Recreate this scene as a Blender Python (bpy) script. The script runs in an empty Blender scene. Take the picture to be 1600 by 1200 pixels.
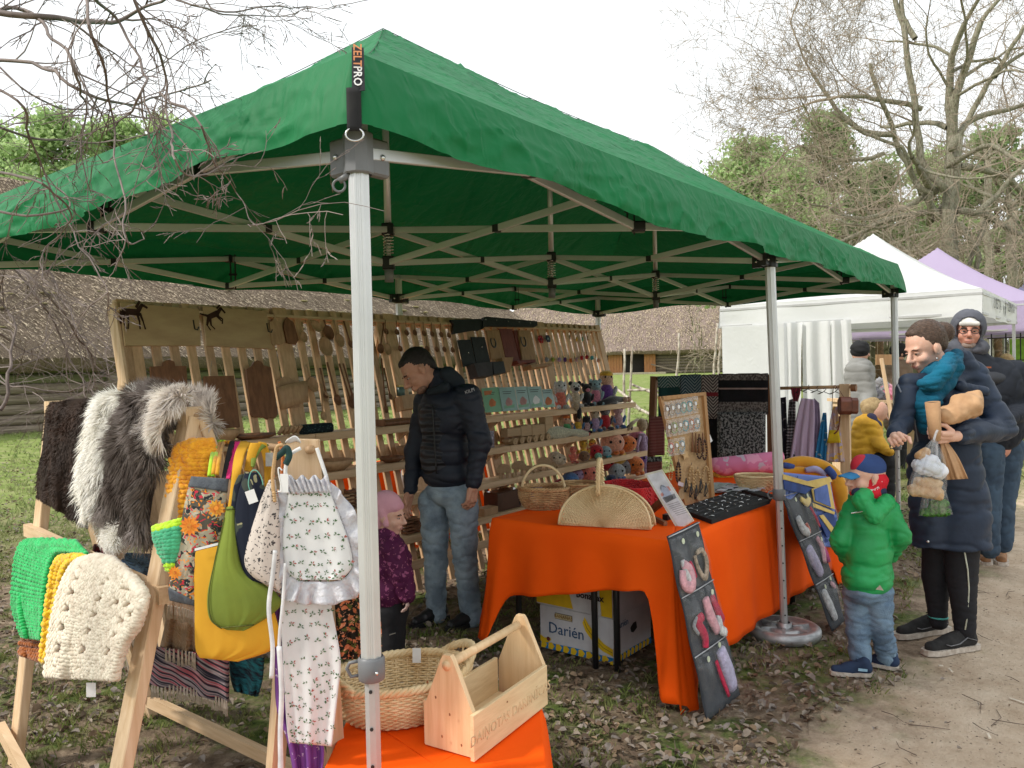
import bpy,bmesh,math,random
import numpy as np
from mathutils import Vector as V,Matrix,noise as N
random.seed(7);RS=np.random.RandomState(11)
C=bpy.context.scene.collection
S=bpy.context.scene
R=math.radians
CAM=V((-1.3816,-1.5856,1.5688));YAW,PITCH,ROLL,FPX=0.667117,-0.0212115,-0.0221151,1221.3
def _axes():
 cy,sy,cp,sp,cr,sr=math.cos(YAW),math.sin(YAW),math.cos(PITCH),math.sin(PITCH),math.cos(ROLL),math.sin(ROLL)
 f=V((cy*cp,sy*cp,sp));r=V((sy,-cy,0));u=r.cross(f)
 return cr*r+sr*u,-sr*r+cr*u,f
CR,CU,CF=_axes()
cam=bpy.data.cameras.new('camera');camo=bpy.data.objects.new('camera',cam);C.objects.link(camo)
cam.sensor_width=36;cam.lens=FPX/1600*36;cam.clip_start=.05;cam.clip_end=800
camo.matrix_world=Matrix(((CR.x,CU.x,-CF.x,CAM.x),(CR.y,CU.y,-CF.y,CAM.y),(CR.z,CU.z,-CF.z,CAM.z),(0,0,0,1)))
S.camera=camo
SUN_AZ,SUN_EL=math.atan2(.62,-.78),R(42)
w=bpy.data.worlds.new("World");S.world=w;w.use_nodes=True
nt=w.node_tree;nt.nodes.clear()
def wn(t,**k):
 n=nt.nodes.new(t)
 for a,b in k.items():setattr(n,a,b)
 return n
sky=wn('ShaderNodeTexSky',sky_type='NISHITA',sun_disc=False,sun_elevation=SUN_EL,sun_rotation=R(90)-SUN_AZ,dust_density=3.0,air_density=1.0)
tc=wn('ShaderNodeTexCoord');mp=wn('ShaderNodeMapping');mp.inputs['Scale'].default_value=(1,1,2.2)
cn=wn('ShaderNodeTexNoise');cn.inputs['Scale'].default_value=2.1;cn.inputs['Detail'].default_value=6;cn.inputs['Roughness'].default_value=.6
cr_=wn('ShaderNodeValToRGB');cr_.color_ramp.elements[0].position=.24;cr_.color_ramp.elements[1].position=.37
cr_.color_ramp.elements[0].color=(.62,.62,.62,1);cr_.color_ramp.elements[1].color=(1,1,1,1)
mx=wn('ShaderNodeMix',data_type='RGBA');bg=wn('ShaderNodeBackground');bg.inputs['Strength'].default_value=.12
wo=wn('ShaderNodeOutputWorld')
L=nt.links.new
L(tc.outputs['Generated'],mp.inputs[0]);L(mp.outputs[0],cn.inputs['Vector']);L(cn.outputs['Fac'],cr_.inputs[0])
L(cr_.outputs[0],mx.inputs['Factor']);L(sky.outputs[0],mx.inputs['A']);mx.inputs['B'].default_value=(8.2,8.5,8.7,1)
L(mx.outputs['Result'],bg.inputs[0]);L(bg.outputs[0],wo.inputs[0])
sl=bpy.data.lights.new('sun','SUN');sl.energy=2.9;sl.angle=R(6);sl.color=(1,.94,.85)
so=bpy.data.objects.new('sun',sl);C.objects.link(so)
sd=V((math.cos(SUN_AZ)*math.cos(SUN_EL),math.sin(SUN_AZ)*math.cos(SUN_EL),math.sin(SUN_EL)))
so.rotation_euler=sd.to_track_quat('Z','Y').to_euler();so.location=sd*30
S.view_settings.view_transform='Standard';S.view_settings.look='None';S.view_settings.exposure=0.33;S.view_settings.gamma=1
S.view_settings.use_curve_mapping=False
S.render.resolution_x,S.render.resolution_y=1024,768
S.render.engine='CYCLES'
S.cycles.max_bounces=6;S.cycles.transparent_max_bounces=12
def ray(x,y):return CF+CR*((x-800)/FPX)-CU*((y-600)/FPX)
def dp(x,y,D):return CAM+ray(x,y)*D
def oz(x,y,z=0.):d=ray(x,y);return CAM+d*((z-CAM.z)/d.z)
def oy(x,y,Y):d=ray(x,y);return CAM+d*((Y-CAM.y)/d.y)
def ox(x,y,X):d=ray(x,y);return CAM+d*((X-CAM.x)/d.x)
def gh(x,y):
 d=math.hypot(x-2,y)
 def ss(a,b):t=min(1,max(0,(d-a)/(b-a)));return t*t*(3-2*t)
 return .25*ss(10,20)+.45*ss(25,75)+.02*N.noise(V((x*.5,y*.5,0)))*min(1,d/6)
def nodes(name):
 m=bpy.data.materials.new(name);m.use_nodes=True;m.node_tree.nodes.clear();return m,m.node_tree.nodes,m.node_tree.links.new
_mc={}
def M(name,c,c2=None,rough=.75,sc=12,st=(1,1,1),bump=.0,bsc=60,bst=None,metal=0,c3=None,det=5,sheen=0,trans=0,ramp=(.38,.62),spec=.4,alpha=1,coat=0,bdist=.01,sss=0,wave=None,wcol=None):
 0
 if name in _mc:return _mc[name]
 m,n,l=nodes(name);_mc[name]=m
 o=n.new('ShaderNodeOutputMaterial');p=n.new('ShaderNodeBsdfPrincipled');tc=n.new('ShaderNodeTexCoord')
 if c2 is None:c2=tuple(min(1,v*.72)for v in c)
 mp=n.new('ShaderNodeMapping');mp.inputs['Scale'].default_value=st;l(tc.outputs['Object'],mp.inputs[0])
 ns=n.new('ShaderNodeTexNoise');ns.inputs['Scale'].default_value=sc;ns.inputs['Detail'].default_value=det;ns.inputs['Roughness'].default_value=.6
 l(mp.outputs[0],ns.inputs['Vector'])
 r=n.new('ShaderNodeValToRGB');e=r.color_ramp.elements
 e[0].position,e[1].position=ramp;e[0].color=(*c2,1);e[1].color=(*c,1)
 if c3:x=e.new(sum(ramp)/2);x.color=(*c3,1)
 l(ns.outputs['Fac'],r.inputs[0]);col=r.outputs[0]
 if wcol:
  wv=n.new('ShaderNodeTexWave');wv.bands_direction=wcol[2];wv.inputs['Scale'].default_value=wcol[1];wv.inputs['Distortion'].default_value=wcol[3]
  l(tc.outputs['Object'],wv.inputs['Vector'])
  rr=n.new('ShaderNodeValToRGB');rr.color_ramp.elements[0].position=wcol[4];rr.color_ramp.elements[1].position=min(1,wcol[4]+.1);l(wv.outputs['Fac'],rr.inputs[0])
  mm=n.new('ShaderNodeMix');mm.data_type='RGBA';l(rr.outputs[0],mm.inputs['Factor']);l(col,mm.inputs['A']);mm.inputs['B'].default_value=(*wcol[0],1);col=mm.outputs['Result']
 l(col,p.inputs['Base Color'])
 p.inputs['Roughness'].default_value=rough;p.inputs['Metallic'].default_value=metal;p.inputs['Specular IOR Level'].default_value=spec
 if sheen:p.inputs['Sheen Weight'].default_value=sheen;p.inputs['Sheen Roughness'].default_value=.5
 if coat:p.inputs['Coat Weight'].default_value=coat
 if sss:p.inputs['Subsurface Weight'].default_value=sss;p.inputs['Subsurface Radius'].default_value=(.02,.008,.004)
 if alpha<1:p.inputs['Alpha'].default_value=alpha
 if bump or wave:
  b=n.new('ShaderNodeBump');b.inputs['Strength'].default_value=bump or .5;b.inputs['Distance'].default_value=bdist
  if wave:
   wv=n.new('ShaderNodeTexWave');wv.bands_direction=wave[1];wv.inputs['Scale'].default_value=wave[0];wv.inputs['Distortion'].default_value=wave[2]
   wv.inputs['Detail'].default_value=2;l(tc.outputs['Object'],wv.inputs['Vector']);l(wv.outputs['Fac'],b.inputs['Height'])
  else:
   bn=n.new('ShaderNodeTexNoise');bn.inputs['Scale'].default_value=bsc;bn.inputs['Detail'].default_value=6
   m2=n.new('ShaderNodeMapping');m2.inputs['Scale'].default_value=bst or st;l(tc.outputs['Object'],m2.inputs[0]);l(m2.outputs[0],bn.inputs['Vector'])
   l(bn.outputs['Fac'],b.inputs['Height'])
  l(b.outputs[0],p.inputs['Normal'])
 out=p.outputs[0]
 if trans:
  t=n.new('ShaderNodeBsdfTranslucent');l(col,t.inputs[0]);ms=n.new('ShaderNodeMixShader');ms.inputs[0].default_value=trans
  l(p.outputs[0],ms.inputs[1]);l(t.outputs[0],ms.inputs[2]);out=ms.outputs[0]
 l(out,o.inputs[0]);return m
def glassy(name,col=(1,1,1),a=.25,rough=.15):
 0
 if name in _mc:return _mc[name]
 m,n,l=nodes(name);_mc[name]=m
 o=n.new('ShaderNodeOutputMaterial');g=n.new('ShaderNodeBsdfGlossy');g.inputs['Roughness'].default_value=rough
 t=n.new('ShaderNodeBsdfTransparent');t.inputs[0].default_value=(*col,1);fr=n.new('ShaderNodeTexNoise');fr.inputs['Scale'].default_value=25;fr.inputs['Detail'].default_value=3
 d=n.new('ShaderNodeBsdfDiffuse');d.inputs[0].default_value=(.8,.82,.84,1);ad=n.new('ShaderNodeMixShader');ad.inputs[0].default_value=.5;l(g.outputs[0],ad.inputs[1]);l(d.outputs[0],ad.inputs[2])
 tcn=n.new('ShaderNodeTexCoord');l(tcn.outputs['Object'],fr.inputs['Vector']);b=n.new('ShaderNodeBump');b.inputs['Strength'].default_value=.6;b.inputs['Distance'].default_value=.01;l(fr.outputs[0],b.inputs['Height']);l(b.outputs[0],g.inputs['Normal'])
 mr=n.new('ShaderNodeMapRange');mr.inputs['From Min'].default_value=.35;mr.inputs['From Max'].default_value=.7;mr.inputs['To Min'].default_value=a*.6;mr.inputs['To Max'].default_value=a*1.5
 l(fr.outputs[0],mr.inputs[0]);ms=n.new('ShaderNodeMixShader');l(mr.outputs[0],ms.inputs[0]);l(t.outputs[0],ms.inputs[1]);l(ad.outputs[0],ms.inputs[2]);l(ms.outputs[0],o.inputs[0]);return m
def printed(name,base,spots,sc=18,rough=.85,trans=0,stretch=(1,1,1),small=None):
 0
 if name in _mc:return _mc[name]
 m,n,l=nodes(name);_mc[name]=m
 o=n.new('ShaderNodeOutputMaterial');p=n.new('ShaderNodeBsdfPrincipled');p.inputs['Roughness'].default_value=rough;p.inputs['Specular IOR Level'].default_value=.2
 tcn=n.new('ShaderNodeTexCoord');mp=n.new('ShaderNodeMapping');mp.inputs['Scale'].default_value=stretch;dt=[]
 for ax_ in(tuple(CR),(0,0,1)):
  q_=n.new('ShaderNodeVectorMath');q_.operation='DOT_PRODUCT';l(tcn.outputs['Object'],q_.inputs[0]);q_.inputs[1].default_value=ax_;dt.append(q_.outputs['Value'])
 cx_=n.new('ShaderNodeCombineXYZ');l(dt[0],cx_.inputs[0]);l(dt[1],cx_.inputs[1]);l(cx_.outputs[0],mp.inputs[0])
 wob=n.new('ShaderNodeTexNoise');wob.inputs['Scale'].default_value=sc*2.2;l(mp.outputs[0],wob.inputs['Vector'])
 add=n.new('ShaderNodeMix');add.data_type='RGBA';add.blend_type='ADD';add.inputs['Factor'].default_value=.55/sc*2;l(mp.outputs[0],add.inputs['A']);l(wob.outputs['Color'],add.inputs['B'])
 col=None;prev=(*base,1)
 for i,(c,rad)in enumerate(spots):
  v=n.new('ShaderNodeTexVoronoi');v.voronoi_dimensions='2D';v.inputs['Scale'].default_value=sc*(1+.37*i);
  off=n.new('ShaderNodeMapping');off.inputs['Location'].default_value=(i*3.7,i*1.9,i*.7);l(add.outputs['Result'],off.inputs[0]);l(off.outputs[0],v.inputs['Vector'])
  mr=n.new('ShaderNodeMapRange');mr.inputs['From Min'].default_value=rad;mr.inputs['From Max'].default_value=rad*.85;l(v.outputs['Distance'],mr.inputs[0])
  mm=n.new('ShaderNodeMix');mm.data_type='RGBA';l(mr.outputs[0],mm.inputs['Factor'])
  if col:l(col,mm.inputs['A'])
  else:mm.inputs['A'].default_value=prev
  mm.inputs['B'].default_value=(*c,1);col=mm.outputs['Result']
 l(col,p.inputs['Base Color']);out=p.outputs[0]
 if trans:
  t=n.new('ShaderNodeBsdfTranslucent');l(col,t.inputs[0]);ms=n.new('ShaderNodeMixShader');ms.inputs[0].default_value=trans
  l(p.outputs[0],ms.inputs[1]);l(t.outputs[0],ms.inputs[2]);out=ms.outputs[0]
 l(out,o.inputs[0]);return m
def wood(name,c,c2,axis='Z',rough=.6,sc=9,knots=True):
 st={'X':(.35,5,5),'Y':(5,.35,5),'Z':(5,5,.35)}[axis]
 return M(name,c,c2,rough=rough,sc=sc,st=st,bump=.12,bsc=30,det=6,ramp=(.35,.68))
WZ=wood('pine_upright',(.74,.55,.36),(.58,.39,.22),'Z');WX=wood('pine_lengthwise',(.72,.53,.34),(.55,.37,.21),'X');WY=wood('pine_crosswise',(.72,.53,.34),(.55,.37,.21),'Y')
WBR=wood('brown_wood',(.26,.12,.055),(.15,.065,.03),'Z');WLT=wood('light_carved_wood',(.52,.34,.19),(.38,.23,.12),'Z')
WPLY=M('plywood',(.52,.37,.2),(.44,.3,.16),sc=5,st=(1,1,3),rough=.6)
ALU=M('satin_aluminium',(.66,.67,.68),(.6,.61,.62),rough=.42,metal=.55,sc=4);ALUD=M('grey_aluminium',(.5,.5,.5),(.42,.42,.42),rough=.45,metal=.4,sc=4)
GREYP=M('grey_plastic',(.17,.175,.185),(.15,.155,.165),rough=.45);BLKP=M('black_plastic',(.02,.02,.022),rough=.4);BLK=M('black_cloth',(.012,.012,.014),(.02,.02,.02),rough=.9)
WHT=M('white_card',(.82,.82,.82),(.76,.76,.76),rough=.6);STEEL=M('bright_steel',(.7,.7,.7),rough=.25,metal=.9)
LOC={}
def base(o):
 v=V((0,0,0))
 while o:v+=LOC.get(o.name,V((0,0,0)));o=o.parent
 return v
def tag(o,label=None,cat=None,group=None,kind=None):
 if label:o['label']=label
 if cat:o['category']=cat
 if group:o['group']=group
 if kind:o['kind']=kind
 return o
def T(name,label,cat,loc=(0,0,0),group=None):
 o=bpy.data.objects.new(name,None);C.objects.link(o);o.location=loc;o.empty_display_size=.1
 LOC[o.name]=V(loc);return tag(o,label,cat,group)
def link_mesh(name,me,mats,parent=None,smooth=False):
 o=bpy.data.objects.new(name,me);C.objects.link(o)
 for m in(mats if isinstance(mats,(list,tuple))else[mats]):me.materials.append(m)
 if smooth:me.polygons.foreach_set('use_smooth',[True]*len(me.polygons))
 if parent:o.parent=parent
 me.update();return o
def copy_tree(o,parent=None):
 c=o.copy();C.objects.link(c);c.parent=parent
 if o.name in LOC:LOC[c.name]=LOC[o.name]
 for ch in list(o.children):copy_tree(ch,c)
 return c
class B:
 0
 def __init__(s):s.v=[];s.f=[];s.m=[];s.mi=0
 def add(s,vs,fs):
  k=len(s.v);s.v+=[tuple(p)for p in vs];s.f+=[tuple(i+k for i in f)for f in fs];s.m+=[s.mi]*len(fs);return s
 def box(s,c,size,X=None,Z=None,ch=0.0):
  0
  c=V(c);X=V(X).normalized()if X is not None else V((1,0,0));Z=V(Z).normalized()if Z is not None else V((0,0,1))
  Y=Z.cross(X).normalized();Z=X.cross(Y);a,b,d=(t/2 for t in size)
  if not ch:
   vs=[c+X*i*a+Y*j*b+Z*k*d for i in(-1,1)for j in(-1,1)for k in(-1,1)]
   return s.add(vs,[(0,1,3,2),(4,6,7,5),(0,4,5,1),(2,3,7,6),(0,2,6,4),(1,5,7,3)])
  oc=[(-b+ch,-d),(b-ch,-d),(b,-d+ch),(b,d-ch),(b-ch,d),(-b+ch,d),(-b,d-ch),(-b,-d+ch)]
  vs=[c+X*i*a+Y*y+Z*z for i in(-1,1)for y,z in oc]
  return s.add(vs,[tuple(range(7,-1,-1)),tuple(range(8,16))]+[(k,(k+1)%8,8+(k+1)%8,8+k)for k in range(8)])
 def beam(s,p,q,wd,ht,up=(0,0,1),ch=0.0):
  p,q=V(p),V(q);d=q-p
  if abs(d.normalized().dot(V(up).normalized()))>.98:up=(1,.01,0)
  x=d.normalized();y=V(up).cross(x).normalized();z=x.cross(y)
  return s.box((p+q)/2,(d.length,wd,ht),x,z,ch)
 def tube(s,pts,r,n=6,cap=True,closed=False,flat=1.0,up=None):
  pts=[V(p)for p in pts];K=len(pts)
  if not hasattr(r,'__len__'):r=[r]*K
  vs=[];pn=None
  for i,p in enumerate(pts):
   a=pts[(i-1)%K]if(closed or i>0)else p;b=pts[(i+1)%K]if(closed or i<K-1)else p
   t=(b-a);t=t.normalized()if t.length>1e-9 else V((0,0,1))
   if pn is None:
    pn=V(up)if up is not None else(V((0,0,1))if abs(t.z)<.9 else V((1,0,0)))
   pn=pn-t*pn.dot(t);pn=pn.normalized()if pn.length>1e-6 else t.orthogonal().normalized();bn=t.cross(pn)
   for k in range(n):a_=2*math.pi*k/n;vs.append(p+(pn*math.cos(a_)*flat+bn*math.sin(a_))*r[i])
  fs=[(i*n+k,i*n+(k+1)%n,((i+1)%K)*n+(k+1)%n,((i+1)%K)*n+k)for i in range(K if closed else K-1)for k in range(n)]
  if cap and not closed:fs+=[tuple(range(n-1,-1,-1)),tuple(range((K-1)*n,K*n))]
  return s.add(vs,fs)
 def lathe(s,prof,c=(0,0,0),n=20,Z=(0,0,1),a0=0,a1=2*math.pi,sx=1,sy=1,X=None):
  Z=V(Z).normalized();X=(V(X)if X is not None else(V((1,0,0))if abs(Z.x)<.9 else V((0,1,0))));X=(X-Z*X.dot(Z)).normalized();Y=Z.cross(X);c=V(c)
  full=abs(a1-a0-2*math.pi)<1e-6;nn=n if full else n+1
  vs=[c+X*r*sx*math.cos(a0+(a1-a0)*k/n)+Y*r*sy*math.sin(a0+(a1-a0)*k/n)+Z*z for r,z in prof for k in range(nn)]
  fs=[(i*nn+k,i*nn+(k+1)%nn,(i+1)*nn+(k+1)%nn,(i+1)*nn+k)for i in range(len(prof)-1)for k in range(n)]
  return s.add(vs,fs)
 def ell(s,c,r,n=10,m=7,X=None,Z=None):
  0
  c=V(c);r=(r,r,r)if not hasattr(r,'__len__')else r
  Z=V(Z).normalized()if Z is not None else V((0,0,1));X=V(X)if X is not None else(V((1,0,0))if abs(Z.x)<.9 else V((0,1,0)));X=(X-Z*X.dot(Z)).normalized();Y=Z.cross(X)
  vs=[c-Z*r[2]]
  for i in range(1,m):
   t=math.pi*i/m
   for k in range(n):a=2*math.pi*k/n;vs.append(c+X*r[0]*math.sin(t)*math.cos(a)+Y*r[1]*math.sin(t)*math.sin(a)-Z*r[2]*math.cos(t))
  vs.append(c+Z*r[2]);L_=len(vs)-1
  fs=[(0,1+(k+1)%n,1+k)for k in range(n)]+[(1+i*n+k,1+i*n+(k+1)%n,1+(i+1)*n+(k+1)%n,1+(i+1)*n+k)for i in range(m-2)for k in range(n)]
  fs+=[(L_,1+(m-2)*n+k,1+(m-2)*n+(k+1)%n)for k in range(n)]
  return s.add(vs,fs)
 def prism(s,poly,o,X,Y,th):
  0
  o,X,Y=V(o),V(X).normalized(),V(Y).normalized();Z=X.cross(Y).normalized();n=len(poly)
  vs=[o+X*a+Y*b+Z*z for z in(0,th)for a,b in poly]
  return s.add(vs,[tuple(range(n-1,-1,-1)),tuple(range(n,2*n))]+[(k,(k+1)%n,n+(k+1)%n,n+k)for k in range(n)])
 def grid(s,fn,nu,nv,closed_u=False):
  vs=[fn(i/nu,j/nv)for j in range(nv+1)for i in range(nu+1)]
  w_=nu+1
  return s.add(vs,[(j*w_+i,j*w_+i+1,(j+1)*w_+i+1,(j+1)*w_+i)for j in range(nv)for i in range(nu)])
 def build(s,name,mats,parent=None,smooth=False,thick=0,label=None,kind=None,bevel=0):
  b=base(parent)if parent else V((0,0,0))
  me=bpy.data.meshes.new(name);me.from_pydata([(x-b.x,y-b.y,z-b.z)for x,y,z in s.v],[],s.f)
  o=link_mesh(name,me,mats,parent,smooth)
  if isinstance(mats,(list,tuple)):me.polygons.foreach_set('material_index',s.m)
  if thick:md=o.modifiers.new('thickness','SOLIDIFY');md.thickness=thick;md.offset=0
  if bevel:md=o.modifiers.new('bevel','BEVEL');md.width=bevel;md.segments=2
  return tag(o,label,None,None,kind)
def npmesh(name,vs,fs,mats,parent=None,smooth=False,kind=None):
 b=base(parent)if parent else V((0,0,0));vs=np.asarray(vs,dtype=np.float32)-np.array(b,dtype=np.float32);fs=np.asarray(fs,dtype=np.int32)
 me=bpy.data.meshes.new(name);k=fs.shape[1]
 me.vertices.add(len(vs));me.vertices.foreach_set('co',vs.ravel());me.loops.add(fs.size);me.loops.foreach_set('vertex_index',fs.ravel())
 me.polygons.add(len(fs));me.polygons.foreach_set('loop_start',np.arange(0,fs.size,k,dtype=np.int32));me.update(calc_edges=True)
 return tag(link_mesh(name,me,mats,parent,smooth),None,None,None,kind)
def text(s,size,o,X,Y,m,parent,name='lettering',align='CENTER',lift=.0,extrude=.0006,bold=0):
 cu=bpy.data.curves.new(name,'FONT');cu.body=s;cu.size=size;cu.align_x=align;cu.align_y='CENTER';cu.extrude=extrude;cu.offset=bold;cu.resolution_u=2
 t=bpy.data.objects.new('tmp',cu);C.objects.link(t);dg=bpy.context.evaluated_depsgraph_get();me=bpy.data.meshes.new_from_object(t.evaluated_get(dg))
 bpy.data.objects.remove(t);X,Y=V(X).normalized(),V(Y).normalized();Z=X.cross(Y).normalized();Y=Z.cross(X);o=V(o)+Z*lift-base(parent)
 me.transform(Matrix(((X.x,Y.x,Z.x,o.x),(X.y,Y.y,Z.y,o.y),(X.z,Y.z,Z.z,o.z),(0,0,0,1))));me.name=name;me.materials.clear()
 return link_mesh(name,me,m,parent)
def sdf_mesh(prims,h,k=.02,fn=None):
 P=[]
 for q in prims:
  if q[0]=='c':a,b,r0,r1=np.array(q[1]),np.array(q[2]),q[3],q[4];R_=max(r0,r1);lo=np.minimum(a,b)-R_;hi=np.maximum(a,b)+R_
  else:R_=max(q[2]);lo=np.array(q[1])-R_;hi=np.array(q[1])+R_
  P.append((lo,hi))
 lo=np.min([p[0]for p in P],0)-3*h;hi=np.max([p[1]for p in P],0)+3*h;n=np.ceil((hi-lo)/h).astype(int)+1
 ax=[lo[i]+h*np.arange(n[i])for i in range(3)];D=np.full(n,9.,dtype=np.float32)
 for q,(l0,h0)in zip(prims,P):
  pad=2*k+3*h;i0=np.maximum(0,np.floor((l0-pad-lo)/h).astype(int));i1=np.minimum(n,np.ceil((h0+pad-lo)/h).astype(int)+1)
  X,Y,Z=np.meshgrid(ax[0][i0[0]:i1[0]],ax[1][i0[1]:i1[1]],ax[2][i0[2]:i1[2]],indexing='ij');G=np.stack([X,Y,Z],-1)
  if q[0]=='c':
   a,b=np.array(q[1]),np.array(q[2]);ba=b-a;L2=max(ba@ba,1e-9);t=np.clip(((G-a)@ba)/L2,0,1);d=np.linalg.norm(G-a-t[...,None]*ba,axis=-1)-(q[3]+(q[4]-q[3])*t)
  else:
   rad=np.array(q[2]);Q=G-np.array(q[1])
   if len(q)>3:Q=Q@np.array(q[3]).T
   s_=np.linalg.norm(Q/rad,axis=-1);g=np.linalg.norm(Q/rad**2,axis=-1)+1e-9;d=s_*(s_-1)/g
  sl_=tuple(slice(i0[i],i1[i])for i in range(3));O=D[sl_]
  hh=np.clip(.5+.5*(O-d)/k,0,1);D[sl_]=O*(1-hh)+d*hh-k*hh*(1-hh)
 if fn is not None:D=fn(D,ax)
 ins=D<0;c=np.zeros(np.array(D.shape)-1,int)
 for i in(0,1):
  for j in(0,1):
   for k_ in(0,1):c+=ins[i:i+c.shape[0],j:j+c.shape[1],k_:k_+c.shape[2]]
 cell=(c>0)&(c<8);idx=np.full(c.shape,-1);I=np.argwhere(cell);idx[cell]=np.arange(len(I))
 acc=np.zeros((len(I),3));cnt=np.zeros(len(I));cor=[(i,j,k_)for i in(0,1)for j in(0,1)for k_ in(0,1)]
 for a in cor:
  for b in cor:
   if sum(b)-sum(a)==1 and all(x>=y for x,y in zip(b,a)):
    da=D[tuple((I+a).T)];db=D[tuple((I+b).T)];x=(da<0)!=(db<0);t=np.where(x,da/(da-db+1e-12),0)
    acc+=np.where(x[:,None],np.array(a)+t[:,None]*(np.array(b)-np.array(a)),0);cnt+=x
 vs=lo+h*(I+acc/np.maximum(cnt,1)[:,None]);fs=[]
 for ax_ in range(3):
  u_,v_=[(1,2),(2,0),(0,1)][ax_];sh=list(D.shape);s0=[slice(None)]*3;s1=[slice(None)]*3;s0[ax_]=slice(0,-1);s1[ax_]=slice(1,None)
  x=ins[tuple(s0)]!=ins[tuple(s1)];E_=np.argwhere(x);E_=E_[(E_[:,u_]>0)&(E_[:,v_]>0)&(E_[:,u_]<sh[u_]-1)&(E_[:,v_]<sh[v_]-1)]
  eu=np.eye(3,dtype=int)[u_];ev=np.eye(3,dtype=int)[v_];q4=np.stack([idx[tuple((E_-d_).T)]for d_ in(0*eu,eu,eu+ev,ev)],1);fl=ins[tuple(E_.T)]
  q4[~fl]=q4[~fl][:,::-1];fs.append(q4)
 fs=np.concatenate(fs);return vs,fs[(fs>=0).all(1)][:,::-1]
def blob(name,prims,mats,parent=None,h=.01,k=.02,wr=None,fn=None,label=None):
 0
 vs,fs=sdf_mesh(prims,h,k,fn);o=npmesh(name,vs,fs,mats,parent,True);me=o.data
 if wr:
  nv=len(me.vertices);co=np.empty(nv*3,np.float32);me.vertices.foreach_get('co',co);co=co.reshape(-1,3);no=np.empty(nv*3,np.float32);me.vertex_normals.foreach_get('vector',no);no=no.reshape(-1,3)
  sc=wr[1];d=np.array([N.noise(V((c[0]*sc[0],c[1]*sc[1],c[2]*sc[2])))+.5*N.noise(V((c[0]*sc[0]*2.3,c[1]*sc[1]*2.3,c[2]*sc[2]*2.3+5)))for c in co.tolist()])
  d=((1-np.minimum(1,np.abs(d)*2.2))**2-.35)*wr[0]if len(wr)>2 else d*wr[0]
  co+=no*d[:,None];me.vertices.foreach_set('co',co.ravel());me.update()
 if label:o['label']=label
 return o
def lerp(a,b,t):return a+(b-a)*t
def sstep(a,b,x):t=min(1,max(0,(x-a)/(b-a)));return t*t*(3-2*t)
def ground_mat(name,path):
 m,n,l=nodes(name);o=n.new('ShaderNodeOutputMaterial');p=n.new('ShaderNodeBsdfPrincipled');p.inputs['Roughness'].default_value=.95;p.inputs['Specular IOR Level'].default_value=.15
 g=n.new('ShaderNodeNewGeometry');sep=n.new('ShaderNodeSeparateXYZ');l(g.outputs['Position'],sep.inputs[0])
 def noise(sc,det=6,ro=.6,vec=None):
  t=n.new('ShaderNodeTexNoise');t.inputs['Scale'].default_value=sc;t.inputs['Detail'].default_value=det;t.inputs['Roughness'].default_value=ro;l(vec or g.outputs['Position'],t.inputs['Vector']);return t.outputs['Fac']
 def ramp(x,*st):
  r=n.new('ShaderNodeValToRGB');e=r.color_ramp.elements
  e[0].position,e[0].color=st[0][0],(*st[0][1],1);e[1].position,e[1].color=st[-1][0],(*st[-1][1],1)
  for a,c in st[1:-1]:q=e.new(a);q.color=(*c,1)
  l(x,r.inputs[0]);return r.outputs[0]
 def mix(f,a,b):
  t=n.new('ShaderNodeMix');t.data_type='RGBA';l(f,t.inputs['Factor']);l(a,t.inputs['A']);l(b,t.inputs['B']);return t.outputs['Result']
 def mth(op,a,b=0.):
  t=n.new('ShaderNodeMath');t.operation=op
  for k,v in enumerate((a,b)):
   if isinstance(v,(int,float)):t.inputs[k].default_value=v
   else:l(v,t.inputs[k])
  return t.outputs[0]
 def rng(x,a,b):
  t=n.new('ShaderNodeMapRange');t.interpolation_type='SMOOTHSTEP';t.inputs['From Min'].default_value=a;t.inputs['From Max'].default_value=b;l(x,t.inputs[0]);return t.outputs[0]
 soil=ramp(noise(14,8,.7),(.3,(.09,.065,.045)),(.5,(.2,.15,.105)),(.62,(.3,.235,.17)),(.75,(.38,.31,.24)))
 moss=ramp(noise(30,5),(.3,(.035,.055,.015)),(.55,(.1,.14,.035)),(.75,(.2,.22,.08)))
 f1=rng(noise(2.3,5,.65),.47,.62);near=mix(f1,soil,moss)
 lawn=ramp(noise(3.1,8,.7),(.3,(.12,.17,.04)),(.5,(.2,.26,.07)),(.6,(.27,.29,.12)),(.72,(.33,.29,.2)))
 dist=n.new('ShaderNodeVectorMath');dist.operation='DISTANCE';l(g.outputs['Position'],dist.inputs[0]);dist.inputs[1].default_value=(2,0,0)
 dn=mth('ADD',dist.outputs['Value'],mth('MULTIPLY',noise(.8,4),5.));col=mix(rng(dn,7.,13.),near,lawn)
 dirt=ramp(noise(3.5,9,.72),(.28,(.34,.245,.165)),(.42,(.49,.38,.275)),(.6,(.58,.47,.355)),(.78,(.68,.58,.46)))
 fleck=rng(noise(55,3,.5),.64,.7);dk=n.new('ShaderNodeRGB');dk.outputs[0].default_value=(.13,.1,.075,1);dirt=mix(fleck,dirt,dk.outputs[0])
 yy=mth('ADD',sep.outputs['Y'],mth('MULTIPLY',mth('SUBTRACT',noise(1.7,6,.7),.5),1.5))
 pf=mth('MULTIPLY',rng(yy,-.35,-.95),rng(yy,-4.4,-3.7));col=mix(pf,col,dirt)
 l(col,p.inputs['Base Color'])
 b=n.new('ShaderNodeBump');b.inputs['Strength'].default_value=.7;b.inputs['Distance'].default_value=.03
 l(mth('ADD',noise(22,8,.7),mth('MULTIPLY',noise(3,4),.8)),b.inputs['Height']);l(b.outputs[0],p.inputs['Normal']);l(p.outputs[0],o.inputs[0]);return m
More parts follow.
